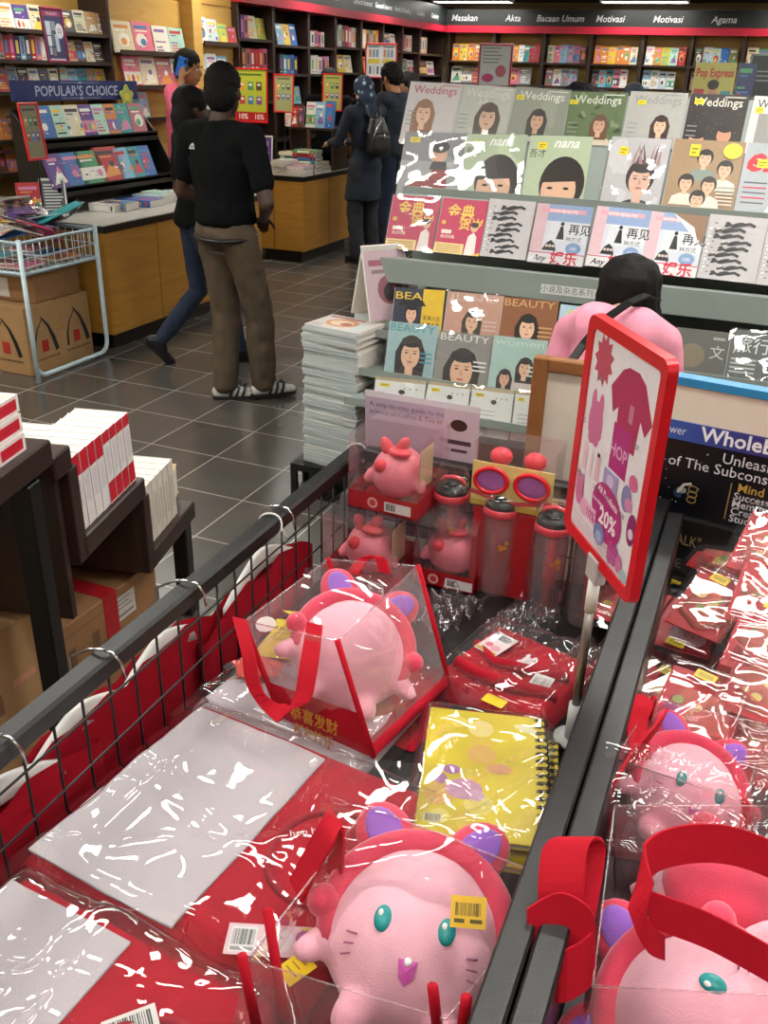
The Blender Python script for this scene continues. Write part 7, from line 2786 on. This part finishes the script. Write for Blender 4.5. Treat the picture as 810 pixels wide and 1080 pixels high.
specs = [  # px, py, z, rz(deg), tilt, variant, size, label
    (722, 660, .76, -4, 12, 1, .9, 'red packet with a green leaf and small pink bunny print'),
    (735, 752, .79, -10, 14, 0, 1.0, 'red pouch packet under the bunny packet, with a glint down its film'),
    (660, 700, .70, -14, 8, 0, .8, 'red pouch packet squeezed against the bin side by the sign'),
    (655, 640, .72, -2, 6, 0, .75, 'dim red packet beneath the sale sign\'s lower corner'),
    (664, 634, .69, -6, 6, 0, .75, 'dim red packet at the far end of the right bin near the gold lettering'),
    (706, 634, .69, -8, 8, 0, .72, 'dim red packet with sticker below the gold lettering'),
    (766, 585, .80, -24, 22, 0, .85, 'red packet standing steeply left of the right-hand pile'),
    (748, 640, .82, -20, 24, 0, .85, 'red packet slanting between the bunny packet and the pile'),
    (822, 785, .78, -10, 14, 0, 1.1, 'red packet nearest in the right-hand pile, round motif showing'),
    (816, 722, .825, -12, 16, 0, 1.05, 'red pouch packet second nearest in the right-hand pile'),
    (814, 678, .85, -10, 18, 0, 1.0, 'red pouch packet in the middle of the right-hand pile'),
    (815, 630, .875, -8, 20, 0, 1.0, 'red pouch packet second from the top of the right-hand pile'),
    (816, 578, .90, -12, 22, 0, 1.0, 'red pouch packet topmost of the right-hand pile with yellow sticker'),
    (690, 735, .74, -20, 10, 0, .8, 'red packet with yellow sticker by the bin side below the dim ones'),
]
for k, (px, py, z, rz, ti, va, sz, lab) in enumerate(specs):
    p = at_z(px, py, z)
    M = T(p.x, p.y, z) @ RZ(radians(rz)) @ RX(radians(ti)) 
    packet(lab, M, .125 * sz, .16 * sz, va, k + 2)
# red goods deeper in the bin that hold the pile up
for k, (px, py, z, w_, d_, h_, lab) in enumerate(((805, 640, .72, .2, .34, .11, 'red carton of packets under the right-hand pile'), (735, 720, .70, .14, .2, .05, 'red carton of packets under the bunny packet'))):
    p = at_z(px, py, z)
    b = MB(REDC); b.rbox(-w_ / 2, w_ / 2, -d_ / 2, d_ / 2, 0, h_, .004)
    t = thing('display_carton', lab, 'box', mat=T(p.x + (.03 if k == 0 else 0), min(p.y, 1.46), BF + .001) @ RZ(-.1)); b.build('tray', t)
    b = MB(REDC); b.rbox(-w_ / 2 + .004, w_ / 2 - .004, -d_ / 2 + .004, d_ / 2 - .004, h_, h_ + .003, .001); b.build('lid', t)

# ================================================================== BOTTLES
def bottle(label, x, y, seed):
    t = thing('water_bottle', label, 'bottle', (x, y, BF + .002))
    b = MB(film_mat('clear_pink_bottle', tint='#f0bcc3', bump=.03, haze=.12) if 'clear_pink_bottle' not in MATS else MATS['clear_pink_bottle'])
    MATS['clear_pink_bottle'] = b.mats[0]
    b.lathe([(.030, 0), (.034, .006), (.034, .05), (.032, .06), (.034, .07), (.034, .17), (.031, .186), (.030, .196)], 28); b.build('clear_body', t)
    b = MB(CORALV); b.lathe([(.036, .192), (.039, .195), (.039, .207), (.036, .21)], 30); b.build('coral_ring', t)
    b = MB(BLACK); b.lathe([(.036, .208), (.037, .213), (.035, .222), (.022, .228), (.0, .229)], 30)
    b.build('cap', t)
    b = MB(CORALV); b.tube([(-.026, .006, .226), (-.02, .006, .236), (.0, .008, .240), (.02, .006, .236), (.026, .006, .226)], .005, 8); b.build('carry_loop', t)
    b = MB(BLACK); b.ell((.0, -.012, .230), (.016, .012, .008), None, 14, 8); b.build('spout_cover', t)
    b = MB(CORALV); b.tube([(.004, .0, .015), (.004, 0, .19)], .012, 10); b.build('infuser_tube', t)
    b = MB(PRINT)
    rr = random.Random(seed)
    for k in range(2):
        a = radians(-60 + 45 * k)
        b.M = fr((.0348 * cos(a), .0348 * sin(a), .13 - .07 * k), (-sin(a), cos(a), 0), (0, 0, 1), (cos(a), sin(a), 0)); b.up(0)
        if k == 0:
            for q in range(6):
                b.disc(rr.uniform(-.008, .008), rr.uniform(-.01, .01), .005, None, '#d98a2a', 8)
        else:
            b.disc(0, -.015, .011, .013, '#e58aa0', 14); b.disc(-.006, .0, .004, .007, '#e58aa0', 8); b.disc(.006, .0, .004, .007, '#e58aa0', 8)
    b.build('bunny_print', t)
    b = MB(FILM)

    def bagf(u, v):
        a = 2 * pi * u
        z = -.0 + .275 * v
        rr_ = .043 if v < .8 else .043 * (1 - .55 * (v - .8) / .2)
        n = 1 + .16 * noise.noise(Vector((cos(a) * 2.2 + seed, sin(a) * 2.2, z * 16))) + .10 * abs(noise.noise(Vector((cos(a) * 5, sin(a) * 5 + seed, z * 34))))
        k = 1.25 if v > .86 else 1
        return (rr_ * n * cos(a) * k, rr_ * n * sin(a) * (1 if v < .9 else .35), z)
    b.grid(bagf, 44, 40)
    b.build('cellophane_bag', t)


for k, (px, py, nm) in enumerate(((477, 514, 'leftmost before the boxed toys'), (530, 529, 'middle of the row'), (585, 547, 'just left of the sale sign'))):
    p = at_z(px, py, BF + .22)
    bottle('clear pink bottle with black cap and coral ring, ' + nm, p.x, p.y, k + 3)
p = at_z(628, 560, BF + .22)
bottle('clear pink bottle mostly hidden behind the red sale sign', min(p.x, -.175), p.y + .01, 9)

# ================================================================== BOXED PINK TOYS
def toy_box(label, x, y, z, w=.145, h=.15, rz=0, seed=0):
    t = thing('boxed_toy', label, 'boxed toy', (x, y, z), rz)
    q = w / 2
    b = MB(REDC)
    b.box(-q, q, -q, q, 0, .003)
    b.add([(-q, -q, 0), (q, -q, 0), (q, -q, .036), (-q, -q, .036)], [(0, 1, 2, 3)]); b.add([(q, -q, 0), (q, q, 0), (q, q, .05), (q, -q, .036)], [(0, 1, 2, 3)]); b.add([(-q, -q, 0), (-q, q, 0), (-q, q, .05), (-q, -q, .036)], [(3, 2, 1, 0)]); b.add([(-q, q, 0), (q, q, 0), (q, q, .05), (-q, q, .05)], [(3, 2, 1, 0)])
    b.use(PRINT).M = fr((0, -q - .0006, 0), (1, 0, 0), (0, 0, 1), (0, -1, 0)); b.up(0)
    b.disc(-.02, .018, .011, None, '#d9a09a', 14); b.disc(-.02, .018, .007, None, '#c23a3a', 12); b.rect(.005, .006, .06, .026, '#d8cfcb'); b.barcode(.008, .009, .028, .023, '#4a4442')
    b.build('red_tray', t)
    b = MB(PET)
    for s in (-1, 1):
        b.add([(s * q, -q, .003), (s * q, q, .003), (s * q, q, h), (s * q, -q, h)], [(0, 1, 2, 3)]); b.add([(-q, s * q, .003), (q, s * q, .003), (q, s * q, h), (-q, s * q, h)], [(0, 1, 2, 3)])
    b.add([(-q, -q, h), (q, -q, h), (q, q, h), (-q, q, h)], [(0, 1, 2, 3)]); b.add([(-q, -q, h), (q, -q, h), (q, -q - .006, h - .018), (-q, -q - .006, h - .018)], [(0, 1, 2, 3)])
    b.build('clear_lid', t)
    P = [hull([((0, 0, .06), (.052, .052, .05)), ((0, 0, .045), (.05, .05, .036))], (20, 12)), hull([((-.048, -.015, .05), .014), ((-.055, -.02, .042), .011)]), hull([((.048, -.015, .05), .014), ((.055, -.02, .042), .011)])]
    fused('toy_body', P, VINPINK, t, .005, 2)
    b = MB(CORALV)
    for s in (-1, 1):
        b.ell((s * .016 - .005, -.012, .117 - .008 * (s < 0)), (.012, .012, .022), Matrix.Rotation(s * .5, 4, 'Y'), 14, 10)
    b.ell((-.02, -.042, .082), (.013, .012, .014), None, 12, 8); b.ell((.01, -.02, .108), (.024, .018, .009), None, 14, 8)
    b.build('coral_ears', t)
    b = MB(pm('cream_card_tag', '#cdb48a', .6)); b.rbox(.055, .0575, -.03, .03, .04, .12, .0008); b.build('card_tag', t)
    t.scale = (1.13, 1.13, 1.13)


pa = at_z(395, 605, BF + .002)
toy_box('clear boxed pink toy standing lower left by the mesh rail', -.69, 1.645, BF + .002, rz=-.04)
toy_box('clear boxed pink toy stacked on top of the lower left one', -.65, 1.69, BF + .175, rz=-.06)
toy_box('clear boxed pink toy half hidden behind the leftmost bottle', -.52, 1.715, BF + .002, w=.125)
# yellow box of heart glasses
t = thing('display_carton', 'plain red carton under the yellow glasses box behind the bottles', 'box', (-.40, 1.72, BF + .001)); b = MB(REDC); b.rbox(-.07, .07, -.05, .06, 0, .205, .003); b.build('tray', t); b = MB(REDC); b.rbox(-.066, .066, -.046, .056, .205, .209, .001); b.build('lid', t)
zg_ = BF + .211
pg = at_y(497, 515, 1.67)
pg2 = at_y(583, 522, 1.67)
t = thing('glasses_box', 'yellow box with round red-rimmed purple novelty glasses and clear lid', 'boxed toy', ((pg.x + pg2.x) / 2, 1.67, zg_), 0)
wg = (pg2.x - pg.x) / 2
hg = .098
b = MB(pm('yellow_box_card', '#dcc67c', .55)); b.box(-wg, wg, 0, .09, 0, .004); b.box(-wg, wg, -.001, .002, 0, hg)
b.use(PRINT).M = fr((0, -.0016, 0), (1, 0, 0), (0, 0, 1), (0, -1, 0)); b.up(0)
b.rect(-wg, 0, wg, .012, '#c8a84a'); b.stroke([(-wg, .03), (0, .014), (wg, .03)], .01, '#d04a50')
b.build('yellow_front', t)
for s in (-1, 1):
    b = MB(REDP); b.M = fr((s * wg * .5, -.007, .062), (1, 0, 0), (0, 0, 1), (0, -1, 0)) @ RZ(s * -.12)
    b.tube([(wg * .40 * cos(a), .027 * sin(a), 0) for a in [i * 2 * pi / 28 for i in range(28)]], .005, 8, closed=True); e = b.build('rim', t)
    b = MB(pm('purple_lens', '#9a5a9c', .15, coat=.5)); b.M = fr((s * wg * .5, -.0065, .062), (1, 0, 0), (0, 0, 1), (0, -1, 0)) @ RZ(s * -.12); b.ell((0, 0, 0), (wg * .39, .026, .003), None, 22, 8); b.build('lens', t)
    b = MB(CORALV); b.ell((s * wg * .42, .035, hg + .004), (.024, .02, .02), None, 16, 10); b.build('coral_ball', t)
b = MB(PET)
hh = hg + .04
for s in (-1, 1):
    b.add([(s * wg, 0, 0), (s * wg, .09, 0), (s * wg, .09, hh), (s * wg, 0, hh)], [(0, 1, 2, 3)])
b.add([(-wg, 0, hh), (wg, 0, hh), (wg, .09, hh), (-wg, .09, hh)], [(0, 1, 2, 3)]); b.add([(-wg, 0, hg), (wg, 0, hg), (wg, 0, hh), (-wg, 0, hh)], [(0, 1, 2, 3)]); b.add([(-wg, .09, 0), (wg, .09, 0), (wg, .09, hh), (-wg, .09, hh)], [(0, 1, 2, 3)])
b.build('clear_lid', t)

# lilac printed sheet standing against the bin end
pl_, pr_ = at_y(390, 480, 1.83), at_y(506, 490, 1.83)
ptop = at_y(390, 406, 1.83)
wl = (pr_ - pl_).length
MLl = lean_frame(((pl_.x + pr_.x) / 2, 1.815, BF + .02), (0, -1, 0), -3)
t = thing('printed_sheet', 'pale lilac printed card standing at the bin\'s far end behind the boxed toys', 'card', mat=MLl)
hl = ptop.z - BF - .02
b = MB(PRINT); b.ink('#b9a6ba').box(-wl / 2, wl / 2, 0, hl, -.002, 0); b.up(0)
b.rect(-wl / 2, hl * .96, wl / 2, hl, '#d6d0d8'); b.text('A step-by-step guide to the', -wl * .46, hl * .9, .012, '#5d5262', 'L'); b.text('science of Coffee & Tea at Home', -wl * .46, hl * .85, .012, '#5d5262', 'L')
b.rect(wl * .2, hl * .4, wl * .5, hl * .96, '#c9b6c4'); b.disc(wl * .33, hl * .86, .02, .014, '#3a2620', 14); b.rect(wl * .24, hl * .73, wl * .44, hl * .76, '#4a3a48'); b.rect(wl * .27, hl * .68, wl * .41, hl * .7, '#4a3a48'); b.rect(wl * .2, hl * .38, wl * .48, hl * .58, '#4d3340')
b.build('card', t)

# ================================================================== RED SALE SIGN
SGX, SGY, SGZ, SGA, SGW, SGH = -.148, 1.24, 1.194, -.994, .26, .356
Ms = T(SGX, SGY, SGZ) @ RZ(SGA) @ RX(pi / 2)
t = thing('sale_sign', 'red-framed white sale poster on a steel pole at the bin\'s edge', 'sign', mat=Ms)
w2, h2_ = SGW / 2, SGH / 2
b = MB(REDP)
n = 6
cor = .018


def rrect(w_, h_, r_):
    pts = []
    for cx_, cy_, a0 in ((w_ - r_, h_ - r_, 0), (-w_ + r_, h_ - r_, pi / 2), (-w_ + r_, -h_ + r_, pi), (w_ - r_, -h_ + r_, 3 * pi / 2)):
        for i in range(n + 1):
            a = a0 + pi / 2 * i / n
            pts.append((cx_ + r_ * cos(a), cy_ + r_ * sin(a)))
    return pts


oa, ia = rrect(w2, h2_, .018), rrect(w2 - .02, h2_ - .02, .008)
N = len(oa)
vs = [(x, y, -.007) for x, y in oa] + [(x * .985, y * .99, .007) for x, y in oa] + [(x, y, .006) for x, y in ia] + [(x, y, -.006) for x, y in ia]
fs = []
for i in range(N):
    j = (i + 1) % N
    for a in range(4):
        p_, q_ = a * N, ((a + 1) % 4) * N
        fs.append((p_ + i, p_ + j, q_ + j, q_ + i))
b.add(vs, fs, False); b.build('red_frame', t)
b = MB(PRINT); iw, ih = w2 - .019, h2_ - .019
b.ink('#e9e6ea').box(-iw, iw, -ih, ih, -.004, .003); b.up(.003)
K = '#b52a6c'


def P_(u, v):
    return (-iw + 2 * iw * u, ih - 2 * ih * v)


# burst
bx, by = P_(.2, .12)
b.shape([(bx + (.034 if i % 2 else .024) * cos(i * pi / 11), by + (.04 if i % 2 else .028) * sin(i * pi / 11)) for i in range(22)], '#c04a62')
# t-shirt with a magenta towel part
b.shape([P_(*q) for q in ((.5, .1), (.58, .075), (.72, .07), (.82, .1), (.97, .24), (.9, .31), (.82, .26), (.8, .42), (.52, .42), (.5, .27), (.43, .31), (.36, .2))], '#b02a58')
b.shape([P_(*q) for q in ((.48, .34), (.74, .34), (.74, .56), (.48, .56))], '#b0267a')
b.text('HOP', *P_(.6, .49), .02, '#dca0c4', 'C', bold=.02); b.rect(*P_(.66, .3), *P_(.72, .22), '#c98098')
# plush silhouette
for q, rr_ in (((.2, .42), (.026, .034)), ((.14, .33), (.009, .02)), ((.26, .33), (.009, .02)), ((.13, .46), (.008, .01)), ((.28, .46), (.008, .01)), ((.16, .5), (.01, .01)), ((.24, .5), (.01, .01))):
    b.disc(*P_(*q), *rr_, h='#cf6f9c', n=14)
# small goods
b.disc(*P_(.86, .53), .014, .012, '#d76a90', 12); b.disc(*P_(.8, .62), .016, .02, '#8a86b4', 14); b.disc(*P_(.84, .64), .012, .01, '#d58ab4', 12)
b.rect(*P_(.3, .68), *P_(.36, .55), '#e3b4c8'); b.rect(*P_(.31, .56), *P_(.35, .54), '#3a2a30'); b.rect(*P_(.08, .68), *P_(.14, .54), '#e8c6d4'); b.rect(*P_(.18, .68), *P_(.24, .55), '#efdbe2')
x0, y0 = P_(.44, .66); x1, y1 = P_(.66, .57)
b.rect(x0, y0, x1, y1, '#a49cc8'); b.disc((x0 + x1) / 2, (y0 + y1) / 2, .012, .01, '#d0b8dc', 10)
b.disc(*P_(.93, .73), .014, .024, '#8c2a6a', 14); b.disc(*P_(.93, .75), .008, .008, '#e2d2dc', 10)
# ellipse
ex, ey = P_(.56, .775)
b.disc(ex, ey, .054, .042, '#b5307c', 30, rot=-.25); b.text('All Products', ex - .002, ey + .02, .0105, '#f2e6ee', 'C', bold=.02, rot=-.12); b.text('from Basket', ex - .03, ey + .004, .006, '#f2e6ee', 'C', bold=.02); b.text('20%', ex + .008, ey - .02, .026, '#f6eef4', 'C', bold=.03)
# lower row
for q, rr_, c in (((.1, .8), (.014, .022), '#cf6fa0'), ((.06, .74), (.005, .013), '#cf6fa0'), ((.13, .74), (.005, .013), '#cf6fa0'), ((.22, .85), (.016, .014), '#e2a4c4'), ((.5, .9), (.02, .017), '#6f86b8'), ((.5, .91), (.011, .009), '#a8b4d4'), ((.7, .92), (.01, .02), '#c24a8c'), ((.77, .92), (.01, .016), '#b44a96'), ((.84, .93), (.009, .014), '#d070a8'), ((.93, .96), (.012, .009), '#a8c4c8')):
    b.disc(*P_(*q), *rr_, h=c, n=12)
b.rect(*P_(.26, .89), *P_(.42, .81), '#e7bcd2'); b.text('10%', *P_(.34, .875), .015, '#b5307c', 'C', bold=.03)
for i in range(4):
    b.stroke([P_(.05 + .3 * k / 3 * 2.8, .915 + .02 * i + .004 * sin(k * 2 + i) + .012 * k / 3) for k in range(4)], .0012, '#c9a4b8')
for q in ((.03, .44), (.2, .2), (.84, .36), (.36, .7), (.55, .69), (.8, .7), (.06, .7)):
    b.lines(P_(*q)[0] - .008, P_(*q)[0] + .012, P_(*q)[1], 2, .004, .0016, '#8d7a86')
b.build('poster', t)
b = MB(REDP); b.rbox(-iw, iw, -ih, ih, -.0065, -.0045, .0005); b.build('back_sheet', t)
# pole: local -y is down
dn = SGZ - (BF + .02)
b = MB(pm('clear_pole_clip', '#b9b4b4', .2, vary=.05)); b.rbox(-.02, .02, -h2_ - .03, -h2_ + .012, -.009, .009, .003); b.build('clip', t)
b = MB(WHITEP); b.tube([(0, -h2_ - .028, 0), (0, -h2_ - .085, 0)], .0095, 14); b.build('white_sleeve', t)
b = MB(pm('brushed_pole', '#8f857f', .3, .7)); b.tube([(0, -h2_ - .08, 0), (0, -dn + .06, 0)], .0075, 14); b.build('pole', t)
b = MB(pm('grey_pole_socket', '#b7b9b8', .4)); b.tube([(0, -dn + .075, 0), (0, -dn, 0)], .0115, 16); b.build('socket', t)
b = MB(pm('grey_pole_socket', '#b7b9b8', .4)); b.tube([(0, -dn + .006, 0), (0, -dn, 0)], .03, 20); b.build('foot_disc', t)
bpy.context.view_layer.update()
